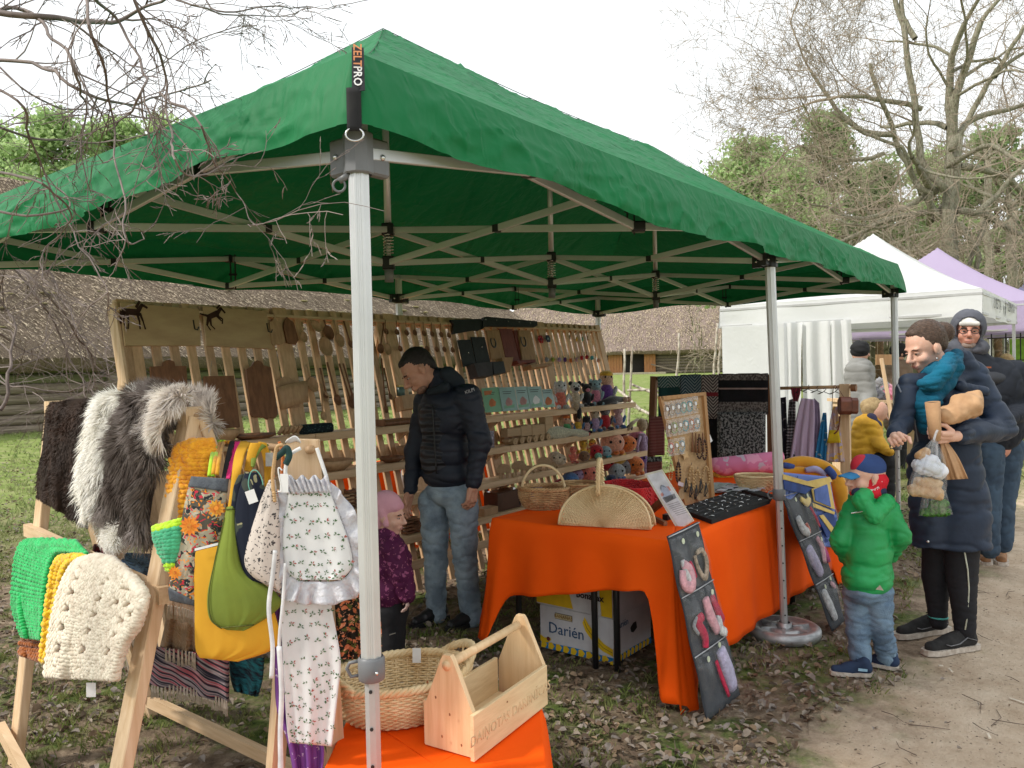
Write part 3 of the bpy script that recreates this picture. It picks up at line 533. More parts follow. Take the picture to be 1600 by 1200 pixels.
def cloth_mat(name,c,c2,trans=.28,sc=1.5,bs=.6):
 m,n,l=nodes(name);o=n.new('ShaderNodeOutputMaterial');p=n.new('ShaderNodeBsdfPrincipled');p.inputs['Roughness'].default_value=.6;p.inputs['Specular IOR Level'].default_value=.16
 tcn=n.new('ShaderNodeTexCoord');a=n.new('ShaderNodeTexNoise');a.inputs['Scale'].default_value=sc;a.inputs['Detail'].default_value=4;l(tcn.outputs['Object'],a.inputs['Vector'])
 r=n.new('ShaderNodeValToRGB');r.color_ramp.elements[0].position=.3;r.color_ramp.elements[1].position=.7;r.color_ramp.elements[0].color=(*c2,1);r.color_ramp.elements[1].color=(*c,1);l(a.outputs['Fac'],r.inputs[0]);l(r.outputs[0],p.inputs['Base Color'])
 hs=[]
 for s_,st,wt in((7,(1,1,1),.6),(18,(1,1,.5),.35),(3,(1,2,1),.8)):
  q=n.new('ShaderNodeTexNoise');q.noise_type='RIDGED_MULTIFRACTAL' if s_!=3 else 'FBM';q.inputs['Scale'].default_value=s_;q.inputs['Detail'].default_value=3;q.inputs['Distortion'].default_value=.8
  mp=n.new('ShaderNodeMapping');mp.inputs['Scale'].default_value=st;l(tcn.outputs['Object'],mp.inputs[0]);l(mp.outputs[0],q.inputs['Vector']);k=n.new('ShaderNodeMath');k.operation='MULTIPLY';k.inputs[1].default_value=wt;l(q.outputs['Fac'],k.inputs[0]);hs.append(k.outputs[0])
 ad=n.new('ShaderNodeMath');l(hs[0],ad.inputs[0]);l(hs[1],ad.inputs[1]);ad2=n.new('ShaderNodeMath');l(ad.outputs[0],ad2.inputs[0]);l(hs[2],ad2.inputs[1])
 b=n.new('ShaderNodeBump');b.inputs['Strength'].default_value=bs;b.inputs['Distance'].default_value=.03;l(ad2.outputs[0],b.inputs['Height']);l(b.outputs[0],p.inputs['Normal'])
 t=n.new('ShaderNodeBsdfTranslucent');l(r.outputs[0],t.inputs[0]);ms=n.new('ShaderNodeMixShader');ms.inputs[0].default_value=trans;l(p.outputs[0],ms.inputs[1]);l(t.outputs[0],ms.inputs[2]);l(ms.outputs[0],o.inputs[0]);return m
GREEN=cloth_mat('green_canopy_cloth',(.007,.165,.052),(.005,.135,.042),.04,bs=.75)
ZT,ZS,ZP=2.39,2.138,3.37
def wr(x,y,z,a=1.):q=V((x,y,z));return a*(.014*N.noise(q*2.1)+.009*(1-2*abs(N.noise(V((q.x*4.3,q.y*4.3,q.z*4.3))+V((N.noise(q*1.1)*2,0,0)))))**5+.006*(1-2*abs(N.noise(q*8+V((3,1,0)))))**3)
tent=T('canopy_tent','large green pop-up canopy tent over the craft stall','tent',(3,1.5,0))
def roof_z(x,y):
 e=min(x,6-x,y,3-y)/1.5;e=max(0,min(1,e));z=lerp(ZT,ZP,e-.16*e*(1-e)*(1 if True else 0))
 z-=.035*math.sin(math.pi*max(0,min(1,(x-1.5)/3)))*sstep(.6,1,e)if 1.5<x<4.5 else 0
 for X0 in(0,3):s_=(x-X0)/3;z-=(.012*math.sin(math.pi*s_)*(1-e))if 0<=s_<=1 else 0
 return z
b=B();nxr,nyr=260,130
def rp(i,j):
 x,y=-.03+6.06*i/nxr,-.03+3.06*j/nyr;e=max(0,min(x,6-x,y,3-y)+.03);w_=wr(x*1.0,y*2.2 if e==x or e==6-x else y*.6,0,1.3)*min(1,e/.12);return V((x,y,roof_z(x,y)+w_))
for j in range(nyr+1):
 for i in range(nxr+1):b.v.append(tuple(rp(i,j)))
for j in range(nyr):
 for i in range(nxr):
  a=j*(nxr+1)+i;q=(a,a+1,a+nxr+2,a+nxr+1);x,y=(i+.5)/nxr*6,(j+.5)/nyr*3
  dg=(x<3)==(y<1.5);b.f+=[(q[0],q[1],q[2]),(q[0],q[2],q[3])]if dg else[(q[0],q[1],q[3]),(q[1],q[2],q[3])];b.m+=[0,0]
b.build('canopy_roof',GREEN,tent,True)
def valance(P0,P1,out,nm):
 P0,P1,out=V(P0),V(P1),V(out);ln=(P1-P0).length;nu=int(ln/.016);b=B()
 def fn(u,v):
  p=lerp(P0-(P1-P0)/ln*.03,P1+(P1-P0)/ln*.03,u)+out*.03;s_=u*ln;k=(s_%3)/3 if ln>3.1 else(s_/3);k2=(s_%1.5)/1.5
  i,j=int(round(p.x/6*nxr)),int(round(p.y/3*nyr));top=roof_z(p.x,p.y)
  h=.255-.03*math.sin(math.pi*k2)+.03*N.noise(V((s_*1.3,1,out.x)))
  if(p-V((0,0,ZT))).to_2d().length<.4 if False else False:h-=.05
  ck=min(1,min(s_,ln-s_)/.35);hc=min(V((p.x,p.y)).length/1.2,1);h=lerp(.25,h,ck)-.045*(1-hc)
  fl=.045*math.sin(v*1.5)+.02*v;wv=ck*(.016*math.sin(s_*9+2*math.sin(s_*2.1))+.02*N.noise(V((s_*3.5,v*1.2,2))))*v+ck*wr(p.x,p.y,v*.3,1.1)*min(1,v*2.5)+ck*.009*(1-2*abs(N.noise(V((s_*4+v*2.5,v*2.2,6)))))**3*min(1,v*3)
  rnd_=.02*(1-v)**4
  return p+out*(fl+wv)+V((0,0,top-v*h-rnd_*0))
 b.grid(fn,nu,18);return b.build('valance',GREEN,tent,True)
valance((0,0,0),(6,0,0),(0,-1,0),'a');valance((6,0,0),(6,3,0),(1,0,0),'b');valance((6,3,0),(0,3,0),(0,1,0),'c');valance((0,3,0),(0,0,0),(-1,0,0),'d')
for cx,cy,ox_,oy_ in((0,0,-1,-1),(6,0,1,-1),(6,3,1,1),(0,3,-1,1)):
 gb=B();h=.205 if(cx,cy)==(0,0)else .25
 def fn(u,v):a=V((ox_*(1-u),oy_*u,0)).normalized();return V((cx+ox_*.03,cy+oy_*.03,ZT-v*h))+a*(.045*math.sin(v*1.5)+.02*v)
 gb.grid(fn,6,8);gb.build('corner_gusset',GREEN,tent,True)
sm_=B();
for k in range(40):pass
SEAM=M('seam_green',(.004,.1,.03),rough=.8)
def seam(f,n_,nm='seam'):b=B();b.tube([f(i/n_)for i in range(n_+1)],.0035,5,flat=.5);b.build(nm,SEAM,tent,True)
up4=V((0,0,.004))
for(cx,cy,px_2)in((0,0,1.5),(6,0,4.5),(0,3,1.5),(6,3,4.5)):seam(lambda t_:(lambda x,y:V((x,y,roof_z(x,y)+.006)))(lerp(cx,px_2,t_),lerp(cy,1.5,t_)),60)
seam(lambda t_:V((lerp(1.5,4.5,t_),1.5,roof_z(lerp(1.5,4.5,t_),1.5)+.006)),40)
def hexprof(r):return[(r*math.cos(k*math.pi/4+.39),r*math.sin(k*math.pi/4+.39))for k in range(8)]
def leg(x,y,fx,fy,collar):
 top=V((x,y,ZT-.09));foot=V((fx,fy,0));c=lerp(foot,top,collar/(ZT-.09));b=B();n_=24;d=(top-foot).normalized()
 X=V((1,0,0));Y=d.cross(X).normalized();X=Y.cross(d);yaw=Matrix.Rotation(YAW*1+.15,3,d)
 X.rotate(yaw);Y.rotate(yaw)
 prof=[]
 for k in range(8):
  a0,a1=math.pi/4*k+.39,math.pi/4*(k+1)+.39
  for t_,rr in((0,1),(.2,1),(.26,.965),(.32,1),(.42,1),(.5,.965),(.58,1),(.68,1),(.74,.965),(.8,1)):
   p=V((math.cos(a0),math.sin(a0)))*(1-t_)+V((math.cos(a1),math.sin(a1)))*t_;prof.append(p*rr*.0285)
 vs=[q+X*p.x+Y*p.y for q in(c,top)for p in prof];K=len(prof);b.add(vs,[(k,(k+1)%K,K+(k+1)%K,K+k)for k in range(K)]+[tuple(range(K,2*K))]);b.build('leg_outer_tube',ALU,tent)
 b=B();b.add([q+X*u*.0205+Y*v*.0205 for q in(foot,c)for u,v in hexprof(1)],[(k,(k+1)%8,8+(k+1)%8,8+k)for k in range(8)]+[tuple(range(7,-1,-1))]);b.build('leg_inner_tube',ALUD,tent)
 b=B()
 for zz in np.arange(.12,collar-.05,.1):q=lerp(foot,c,zz/collar);b.tube([q-CF*.0205,q-CF*.0225],.005,8)
 b.build('adjusting_hole',BLKP,tent)
 b=B();b.lathe([(.030,-.03),(.035,-.026),(.036,0),(.036,.028),(.031,.034)],c,16,d);b.tube([c-CR*.036+V((0,0,.02)),c-CR*.058+V((0,0,.015)),c-CR*.066,c-CR*.055-V((0,0,.022)),c-CR*.036-V((0,0,.018))],.005,6);b.build('leg_collar',GREYP,tent,True)
 bb=B();q=c-CF*.036+CR*.02;bb.ell(q,.005,8,5);bb.build('collar_screw',STEEL,tent,True)
 b=B();b.box(foot+V((0,0,.004)),(.1,.1,.008));b.build('foot_plate',STEEL,tent)
A_foot=V((.035,-.045,0));Bf=oz(1226,992)
LEGS=[(0,0,.0,.0,.775),(3,0,Bf.x,Bf.y,.81),(6,0,6,-.02,.81),(0,3,0,3,.8),(3,3,3,3,.8),(6,3,6,3,.8)]
for a in LEGS:leg(*a)
for(x,y,*_r)in LEGS:
 c=V((x,y,ZS));b=B();near=(x,y)==(0,0);mt=GREYP if near else BLKP;h_=.11 if near else .075
 b.lathe([(.036,-h_/2),(.04,-h_/2+.004),(.04,h_/2-.004),(.036,h_/2)],c,8,a0=YAW,a1=YAW+2*math.pi)
 for dx,dy in((1,0),(-1,0),(0,1),(0,-1)):
  if-.1<x+dx<6.1 and-.1<y+dy<3.1:b.box(c+V((dx,dy,0))*.06,(.065,.035,h_*.9),(dx,dy,0),ch=.006)
 b.build('slider_block',mt,tent)
 for dx,dy in((1,0),(-1,0),(0,1),(0,-1)):
  if-.1<x+dx<6.1 and-.1<y+dy<3.1:
   b=B();n_=V((-dy,-dx,0))if(dx,dy)in((1,0),(0,1))else V((dy,dx,0));q=c+V((dx,dy,0))*.068;b.ell(q+V((0,-.019,0))if dx else q+V((-.019,0,0)),.009,8,5);b.build('block_bolt',STEEL,tent,True)
b=B();c=V((0,0,ZS-.085))-CR*.05-CF*.01;b.tube([c+(CR*math.cos(a)+V((0,0,1))*math.sin(a))*.016 for a in np.linspace(0,6.28,15)[:-1]],.0035,6,closed=True);b.build('pull_ring',GREYP,tent,True);b=B();b.tube([c+V((0,0,.012)),c+CR*.03+V((0,0,.03))],.009,8);b.build('pull_pin',GREYP,tent,True)
def bar(p,q,off=0):
 p,q=V(p),V(q);d=(q-p).normalized();s_=V((-d.y,d.x,0)).normalized()*off;b=B();b.beam(p+s_,q+s_,.016,.032,ch=.002);b.build('truss_bar',ALU,tent)
def joint(p,m=BLKP,s_=.055,h_=.06):b=B();b.box(p,(s_,s_,h_),(CR.x,CR.y,0),ch=.008);b.build('truss_joint',m,tent)
def scissor(a,c):
 a,c=V(a),V(c);bar(a+V((0,0,ZT-.075)),c+V((0,0,ZS)),.011);bar(a+V((0,0,ZS)),c+V((0,0,ZT-.075)),-.011)
 m_=(a+c)/2+V((0,0,(ZT-.075+ZS)/2));b=B();b.box(m_,(.035,.04,.035),(c-a));b.build('pivot_cap',BLKP,tent)
nodes_={}
segs=[]
for y in(0,3):segs+=[((x,y),(x+1.5,y))for x in(0,1.5,3,4.5)]
for x in(0,6):segs+=[((x,0),(x,1.5)),((x,1.5),(x,3))]
segs+=[((0,1.5),(1.5,1.5)),((1.5,1.5),(3,1.5)),((3,1.5),(4.5,1.5)),((4.5,1.5),(6,1.5))]
for x in(1.5,3,4.5):segs+=[((x,0),(x,1.5)),((x,1.5),(x,3))]
for a,c in segs:scissor((*a,0),(*c,0))
for p in{p for s_ in segs for p in s_}:
 lg=p in[(0,0),(3,0),(6,0),(0,3),(3,3),(6,3)];ctr=p in[(1.5,1.5),(3,1.5),(4.5,1.5)]
 if not lg:
  joint(V((*p,ZS)),s_=.06 if ctr else .05,h_=.07 if ctr else .045);joint(V((*p,ZT-.075)),s_=.06 if ctr else .05,h_=.065 if ctr else .045)
 if ctr:
  pk=ZP-.03 if p!=(3,1.5)else ZP-.07;b=B();b.tube([(*p,ZT-.075),(*p,pk)],.018,8);b.build('peak_post',ALU,tent,True)
  b=B();b.tube([(*p,ZS),(*p,ZT-.075)],.012,8);b.build('spring_rod',ALUD,tent,True);sp_=[V((p[0]+.026*math.cos(a),p[1]+.026*math.sin(a),ZS+.04+(ZT-ZS-.12)*a/(2*math.pi*8)))for a in np.linspace(0,2*math.pi*8,110)]
  b=B();b.tube(sp_,.0035,5);b.build('coil_spring',STEEL,tent,True);b=B();b.tube([(*p,ZS-.02),(*p,ZS-.1)],.024,8);b.build('spring_end',GREYP,tent,True)
for(x,y)in((1.5,3),(0,1.5),(1.5,0),(4.5,3),(4.5,0),(6,1.5)):
 o_=V((0,-.03,0))if y==3 else V((.03,0,0))if x==0 else V((0,.03,0));b=B();s_=CR*.02;p=V((x,y,ZT-.05))+o_*1.2
 for k in(-1,1):b.beam(p+CR*.016*k,p+CR*.014*k+V((0,0,-.2-.03*k)),.004,.018,up=CF)
 b.box(p+V((0,0,-.13)),(.05,.012,.014),CR);b.build('tie_strap',BLK,tent)
up_=V((0,0,1));cdir=V((-1,-1,0)).normalized();lat=V((1,-1,0)).normalized()
def stripe(z0,z1,off,wd,m,name,sh=0):
 b=B();b.grid(lambda u,v:V((0,0,lerp(z0,z1,v)))+cdir*(lerp(*off,v)+.004*math.sin(u*3.1))+lat*((u-.5)*wd+sh*0),4,8);return b.build(name,m,tent,True,thick=.002)
stripe(2.275,2.165,(.1,.108),.036,BLK,'corner_strap')
b=B();c=V((0,0,2.165))+cdir*.108;b.tube([c+(lat*math.cos(a)*1.1+up_*math.sin(a)*.8)*.02-up_*.008 for a in np.linspace(0,6.28,17)[:-1]],.0028,6,closed=True);b.build('strap_ring',STEEL,tent,True)
b=B();lo=V((0,0,2.332))+cdir*.085+lat*.012;b.prism([(-.016,-.072),(.016,-.065),(.014,.056),(-.016,.056)],lo,lat,up_+cdir*-.25,.002);b.build('label_patch',M('label_black',(.02,.02,.025),rough=.5),tent)
text('ZELT',.029,lo+cdir*.006+up_*.028+lat*-.002,-up_+cdir*.25,lat,M('label_orange',(.7,.28,.12)),tent,'label_lettering',bold=.0004);text('PRO',.029,lo+cdir*.012-up_*.026+lat*-.002,-up_+cdir*.25,lat,WHT,tent,'label_lettering',bold=.0004)
wt=T('base_weight','round galvanised weight plate holding down the middle tent leg','weight',(Bf.x,Bf.y,0));GAL=M('galvanised_steel',(.55,.56,.57),(.38,.39,.4),rough=.45,metal=.7,sc=18)
b=B();c=(Bf.x,Bf.y,.0);b.lathe([(.0,.03),(.05,.03),(.055,.05),(.1,.05),(.105,.035),(.14,.034),(.15,.055),(.185,.056),(.198,.045),(.2,.02),(.195,.0),(.0,.0)],c,40);b.build('plate',GAL,wt,True)
for k in range(6):a=k*1.047+.3;b=B();b.beam(V(c)+V((math.cos(a)*.05,math.sin(a)*.05,.044)),V(c)+V((math.cos(a)*.145,math.sin(a)*.145,.046)),.018,.022);b.build('plate_rib',GAL,wt)
b=B();b.lathe([(.04,.03),(.04,.075),(.032,.075)],c,14);b.build('socket',GAL,wt,True)
def far_tent(name,label,x0,x1,y0,y1,zt,zb,zp,mat,floppy=.02,sag=.22,legs=True,legm=ALU,legset=None):
 t=T(name,label,'tent',((x0+x1)/2,(y0+y1)/2,0));b=B();cx,cy=(x0+x1)/2,(y0+y1)/2
 def top(u,v):
  x,y=lerp(x0,x1,u),lerp(y0,y1,v);e=min(u,1-u,v,1-v)*2;return V((x,y,lerp(zt,zp,e-sag*e*(1-e)*1.6)+wr(x*.5,y*.5,3,.6)*min(1,3*(e+.05))))
 b.grid(top,60,60);b.build('tent_roof',mat,t,True)
 for a,c,o_ in(((x0,y0),(x1,y0),(0,-1,0)),((x1,y0),(x1,y1),(1,0,0)),((x1,y1),(x0,y1),(0,1,0)),((x0,y1),(x0,y0),(-1,0,0))):
  bb=B();a,c=V((*a,0)),V((*c,0));bb.grid(lambda u,v:lerp(a,c,u)+V(o_)*(.012*v+floppy*v*math.sin(u*(c-a).length*5+a.x)+.012*N.noise(V((u*9,v*7,a.x)))*math.sin(v*3))+V((0,0,zt-.003-v*(zt-zb)-.03*v*math.sin(u*math.pi))),60,6);bb.build('tent_valance',mat,t,True)
 for(x,y)in(legset or[(x0+.04,y0+.04),(x1-.04,y0+.04),(x0+.04,y1-.04),(x1-.04,y1-.04)]):bb=B();bb.box((x,y,zt/2),(.045,.045,zt-.04),ch=.006);bb.build('tent_leg',legm,t)
 for(a,c)in(((x0,y0),(x1,y0)),((x0,y1),(x1,y1)),((x0,y0),(x0,y1)),((x1,y0),(x1,y1))):
  for z in(zt-.06,zb+.02):bb=B();bb.beam((*a,z),(*c,z),.02,.03);bb.build('tent_rail',ALUD,t)
 return t
WHC=cloth_mat('white_tent_cloth',(.78,.79,.8),(.72,.73,.74),.3,bs=.2);LIL=cloth_mat('lilac_tent_cloth',(.5,.42,.6),(.46,.38,.56),.3,bs=.2);BLU=cloth_mat('blue_grey_tent_cloth',(.26,.25,.42),(.22,.22,.36),.2)
ft=far_tent('white_tent','white pop-up tent with curtained side next along the path',10,13.9,-.16,3.3,2.43,2.1,3.56,WHC)
b=B();b.grid(lambda u,v:V((9.97+.015*math.sin(v*6),lerp(3.26,2.28,u),2.12-v*1.95)),20,10);b.build('side_wall',WHC,ft,True)
for y0,y1,ph in((2.3,2.02,0),(2.05,1.62,1),(1.66,1.36,2.2)):
 b=B();b.grid(lambda u,v:V((9.9+.07*math.sin(u*11+ph)*(.5+v*.5)+.02*N.noise(V((u*4,v*3,ph))),lerp(y0,y1,u)+.03*math.sin(v*3+ph)*u,2.12-v*1.95)),30,14);b.build('curtain',WHC,ft,True)
for s_,x,z,sz in(('LVESTIJA',11.15,2.28,.16),('ZEPHYRA',12.75,2.3,.16)):text(s_,sz*1.25,(x,-.2,z),(1,0,0),(0,0,1),M('faded_ink',(.1,.11,.11)),ft,'valance_lettering')
b=B();b.prism([(0,.14),(.03,.04),(.1,.02),(.04,-.02),(.08,-.13),(0,-.05),(-.06,-.12),(-.03,-.02),(-.09,.03),(-.03,.04)],(12.0,-.195,2.26),(1,0,0),(0,0,1),.002);b.build('valance_emblem',M('faded_ink',(.1,.11,.11)),ft)
far_tent('lilac_tent','lilac tent rising behind the white one',14.3,18.3,-.6,3.4,2.5,2.0,3.78,LIL)
far_tent('blue_grey_tent','small blue grey tent tip behind the lilac tent',21,24,-1.9,1.1,2.75,2.3,4.35,BLU)
fr=T('lattice_stand','black metal lattice stand under the lilac tent','stand',(15.2,-.5,0));
for k in range(5):b=B();b.beam((15.0,-.55+.22*k,.1),(15.0,-.55+.22*k,1.98),.02,.02);b.build('upright',BLKP,fr)
for z in(.4,1.0,1.5,1.9):b=B();b.beam((15.02,-.6,z),(15.02,.4,z),.02,.02);b.build('crossbar',BLKP,fr)
t=T('green_board','bright green display board behind the black lattice','board',(16.5,-.4,0));b=B();b.box((16.5,-.25,1.55),(.04,.9,.7));b.build('panel',M('lime_green',(.25,.5,.05)),t);
for y in(-.65,.15):b=B();b.box((16.5,y,.6),(.05,.05,1.2));b.build('leg',BLKP,t)
class Plane:
 def __init__(s,o,n):s.o=V(o);s.n=V(n).normalized()
 def at(s,px,py,off=0.):d=ray(px,py);return CAM+d*(((s.o+s.n*off-CAM).dot(s.n))/d.dot(s.n))
def plane3(a,b_,c):
 n=(V(b_)-V(a)).cross(V(c)-V(a)).normalized()
 if n.dot(CAM-V(a))<0:n=-n
 return Plane(a,n)
RK=Plane((0,2.3,0),(0,-.970,.2425));RUP=V((0,.2425,.970));XA=V((1,0,0));ZA=V((0,0,1))
def poly(pl,pts,off,th,b=None):
 0
 b=b or B();P_=[pl.at(x,y,off)for x,y in pts];n=len(P_);Q_=[p+pl.n*th for p in P_]
 a=sum(((P_[i]-P_[0]).cross(P_[(i+1)%n]-P_[0])for i in range(n)),V((0,0,0))).dot(pl.n)
 if a<0:P_.reverse();Q_.reverse()
 return b.add(P_+Q_,[tuple(range(n-1,-1,-1)),tuple(range(n,2*n))]+[(k,(k+1)%n,n+(k+1)%n,n+k)for k in range(n)])
rack=T('display_rack','long leaning rack of pale pine slats with four shelves across the back of the stall','rack',(3.2,2.35,0))
def rp_(x,z,off=0.):return V((x,2.3+.25*z,z))+RK.n*off
PX=[.66,1.66,2.62,3.52,4.56,5.68];SW=[wood('slat_pine_%d'%k,c,d,'Z')for k,(c,d)in enumerate((((.64,.43,.25),(.47,.3,.16)),((.72,.49,.29),(.53,.34,.18)),((.56,.38,.23),(.41,.26,.15))))]
rnd=random.Random(3)
def stick(nm,x,w_,z0,z1,off,th,m=None):
 b=B();b.beam(rp_(x,z0,off),rp_(x,z1,off),w_,th,up=RK.n,ch=.002);return b.build(nm,m or SW[rnd.randrange(3)],rack)
for i in range(5):
 a,c=PX[i],PX[i+1];stick('stile',a+.055,.105,.0,1.99,0,.03);
 if i==4:stick('stile',c-.045,.09,0,1.99,0,.03)
 n_=int((c-a-.12)/.098);
 for k in range(n_):
  x=a+.12+(k+.65)*(c-a-.13)/n_
  stick('slat',x+rnd.uniform(-.004,.004),.05,.03 if i else .05,1.985+rnd.uniform(-.012,.004),.0,.022)
 b=B();b.beam(rp_(a+.003,1.93,-.022),rp_(c-.003,1.93,-.022),.02,.1,up=RUP.cross(XA));b.box(rp_((a+c)/2,1.95,-.024),(c-a-.006,.02,.09),XA,RUP);b.build('top_rail',WX,rack)
 b=B();b.box(rp_((a+c)/2,1.0,-.024),(c-a-.006,.02,.09),XA,RUP);b.build('middle_rail',WX,rack);b=B();b.box(rp_((a+c)/2,.2,.024),(c-a-.006,.024,.06),XA,RUP);b.build('bottom_rail',WX,rack)
b=B();b.box(rp_(.68,1.0,-.03),(.06,.09,2.0),XA,RUP);b.build('end_post',WZ,rack)
for x in(.75,2.62,3.6,5.6):b=B();b.beam(rp_(x,1.9,-.05),(x,3.35 if x>1 else 3.3,0),.045,.045);b.build('rear_prop',WZ,rack)
SH=[1.18,.935,.69,.45]
def shelf_front(z):return 2.3+.25*z-.205
for z in SH:
 for i in range(5 if z!=.45 else 5):
  a,c=PX[i]+.002,PX[i+1]-.002;a+=.35 if i==0 else 0;y1=2.3+.25*z-.018;y0=shelf_front(z);b=B();b.box(((a+c)/2,(y0+y1)/2,z-.011),(c-a,y1-y0,.022),ch=.002);b.build('shelf',WX,rack)
  b=B();b.box(((a+c)/2,y0-.0125,z-.02),(c-a,.022,.05),ch=.003);b.build('shelf_lip',WX,rack)
  for x in(a+.06,c-.06):b=B();b.prism([(0,0),(.17,0),(.02,-.1),(0,-.1)],(x-.011,y1,z-.024),(0,-1,0),(0,0,1),.022);b.build('bracket',WZ,rack)
ORANGE=M('orange_tablecloth',(1.0,.115,.003),(.95,.1,.002),rough=.8,spec=.15,sc=2.5,bump=.4,bsc=8,bdist=.014,trans=.06)
t=T('covered_table','low orange covered bench behind the slats of the rack','table',(3.2,3.6,0));b=B()
b.grid(lambda u,v:V((lerp(1.5,4.6,u),3.32+(.02*math.sin(u*70)if v<.5 else 0)+max(0,v-.5)*1.0,min(v,.5)*2*.74)),120,8);b.build('tablecloth',ORANGE,t,True)
def onrack(nm,label,cat,pts,off,th,m,group=None,parent=None):
 o=poly(RK,pts,off,th).build(nm,m,parent,bevel=0);
 return o if parent else tag(o,label,cat,group)
def sh_at(px,z):"""point on a shelf's front third""";d=ray(px,600)
def shp(px,k,back=.1):
 z=SH[k];y=shelf_front(z)+back;q=oy(px,650,y);q2=oy(px,600+(CAM.z-z)*0,y)
 for _ in range(4):
  dd=q-CAM;dd_z=dd.dot(CF);cur=600-FPX*dd.dot(CU)/dd_z;q=oy(px,650,y);
 lo,hi=300.,1100.
 for _ in range(30):
  m_=(lo+hi)/2
  if oy(px,m_,y).z>z:lo=m_
  else:hi=m_
 return oy(px,lo,y)
def horse(b,o,X,Y,s,leap):
 segs=([((.15,.62),(.62,.6),.13,.14),((.62,.62),(.8,.86),.11,.06),((.8,.88),(.97,.78),.065,.045),((.17,.58),(.1,.3),.075,.035),((.1,.3),(.16,.02),.035,.03),((.26,.55),(.27,.28),.07,.035),((.27,.28),(.22,.02),.035,.03),((.6,.55),(.64,.28),.06,.035),((.64,.28),(.62,.02),.03,.03),((.7,.56),(.76,.3),.06,.035),((.76,.3),(.8,.02),.03,.03),((.08,.62),(.0,.2),.06,.04),((.6,.78),(.74,.98),.05,.05)]if not leap else[((.3,.5),(.66,.66),.12,.12),((.68,.66),(.86,.86),.1,.06),((.86,.88),(1.0,.7),.06,.04),((.3,.46),(.2,.2),.08,.04),((.2,.2),(.3,.02),.03,.03),((.36,.44),(.36,.2),.07,.035),((.36,.2),(.48,.06),.03,.03),((.68,.56),(.86,.45),.06,.03),((.86,.45),(.82,.28),.03,.03),((.64,.56),(.8,.38),.05,.03),((.28,.55),(.0,.62),.07,.03),((.7,.86),(.84,.98),.05,.04)])
 for(x0,y0),(x1,y1),r0,r1 in segs:
  a,c=V(o)+X*x0*s+Y*y0*s,V(o)+X*x1*s+Y*y1*s;d=(c-a).normalized();n_=d.cross(X.cross(Y));b.add([a-n_*r0*s*.8-d*r0*s*.4,a+n_*r0*s*.8-d*r0*s*.4,c+n_*r1*s*.9+d*r1*s*.5,c-n_*r1*s*.9+d*r1*s*.5],[(0,1,2,3)])
BURN=M('burnt_brown',(.05,.02,.012),rough=.9)
for k,(pts,lab,hp)in enumerate((([(187,474),(309,484),(312,541),(194,541)],'wide plywood board with a standing horse burnt on it, leftmost on the rack',(192,512)),([(315,480),(414,487),(424,546),(321,541)],'wide plywood board with a leaping horse burnt on it, right of the standing horse',(319,514)))):
 o=onrack('horse_board',lab,'board',pts,.02,.014,WPLY,'burnt horse boards');b=B();horse(b,RK.at(hp[0]-2,hp[1]+2,.0365),XA,RUP,.165,k);b.build('horse_picture',BURN,o)
 q=RK.at((302,417)[k],(500,505)[k],.036);b=B();b.tube([q,q-RUP*.055,q-RUP*.07+RK.n*.03,q-RUP*.055+RK.n*.045],.004,5);b.build('iron_hook',BLKP,o,True)
def hang(nm,label,cat,pts,m,off=.03,th=.016,group=None):return onrack(nm,label,cat,pts,off,th,m,group)
for lab,pts in(('short brown board with rounded handle, leftmost chopping board',[(233,574),(252,573),(254,566),(262,563),(270,566),(272,573),(289,573),(293,640),(238,645)]),('square topped brown chopping board with cord loop, in the middle of the large three',[(317,589),(363,588),(373,668),(324,672)]),('long brown chopping board with wavy handles at both ends, right of the cord loop one',[(383,578),(391,573),(395,566),(400,564),(406,566),(410,572),(421,575),(432,648),(428,654),(420,653),(416,656),(411,653),(394,652),(390,648)])):hang('chopping_board',lab,'chopping board',pts,WBR,group='brown chopping boards')
b=B();q=RK.at(340,590,.04);b.tube([q-XA*.05,q+RUP*.1-XA*.02,q+RUP*.08+XA*.03,q+XA*.05],.0025,5);o=b.build('cord_loop',M('cord',(.45,.35,.25)));o.parent=bpy.data.objects['chopping_board.001']
for lab,pts,m in(('small light paddle board beside the plywood horses',[(420,504),(425,502),(428,495),(431,502),(438,506),(444,534),(440,538),(426,540),(423,537)],WLT),('small brown paddle board right of the light one',[(443,503),(447,496),(451,500),(458,505),(465,532),(461,539),(447,536),(442,512)],WBR)):hang('paddle_board',lab,'chopping board',pts,m,th=.012)
t=T('wall_box','light wooden wall box with round back hanging under the paddle boards','box',tuple(RK.at(455,640,.03)));poly(RK,[(431,604),(434,594),(442,589),(450,590),(458,595),(463,606),(467,636),(440,640)],.025,.01).build('back',WLT,t)
b=B();q0,q1=RK.at(431,606,.04),RK.at(480,597,.04)
def bx(u,v):p=lerp(RK.at(431,606,.035),RK.at(479,596,.035),u);w_=lerp(RK.at(438,640,.035),RK.at(481,629,.035),u);return lerp(p,w_,v)+RK.n*.07*math.sin(math.pi*min(1,max(0,u)))**.6
b.grid(bx,12,3);b.build('front',WLT,t,True,thick=.006)
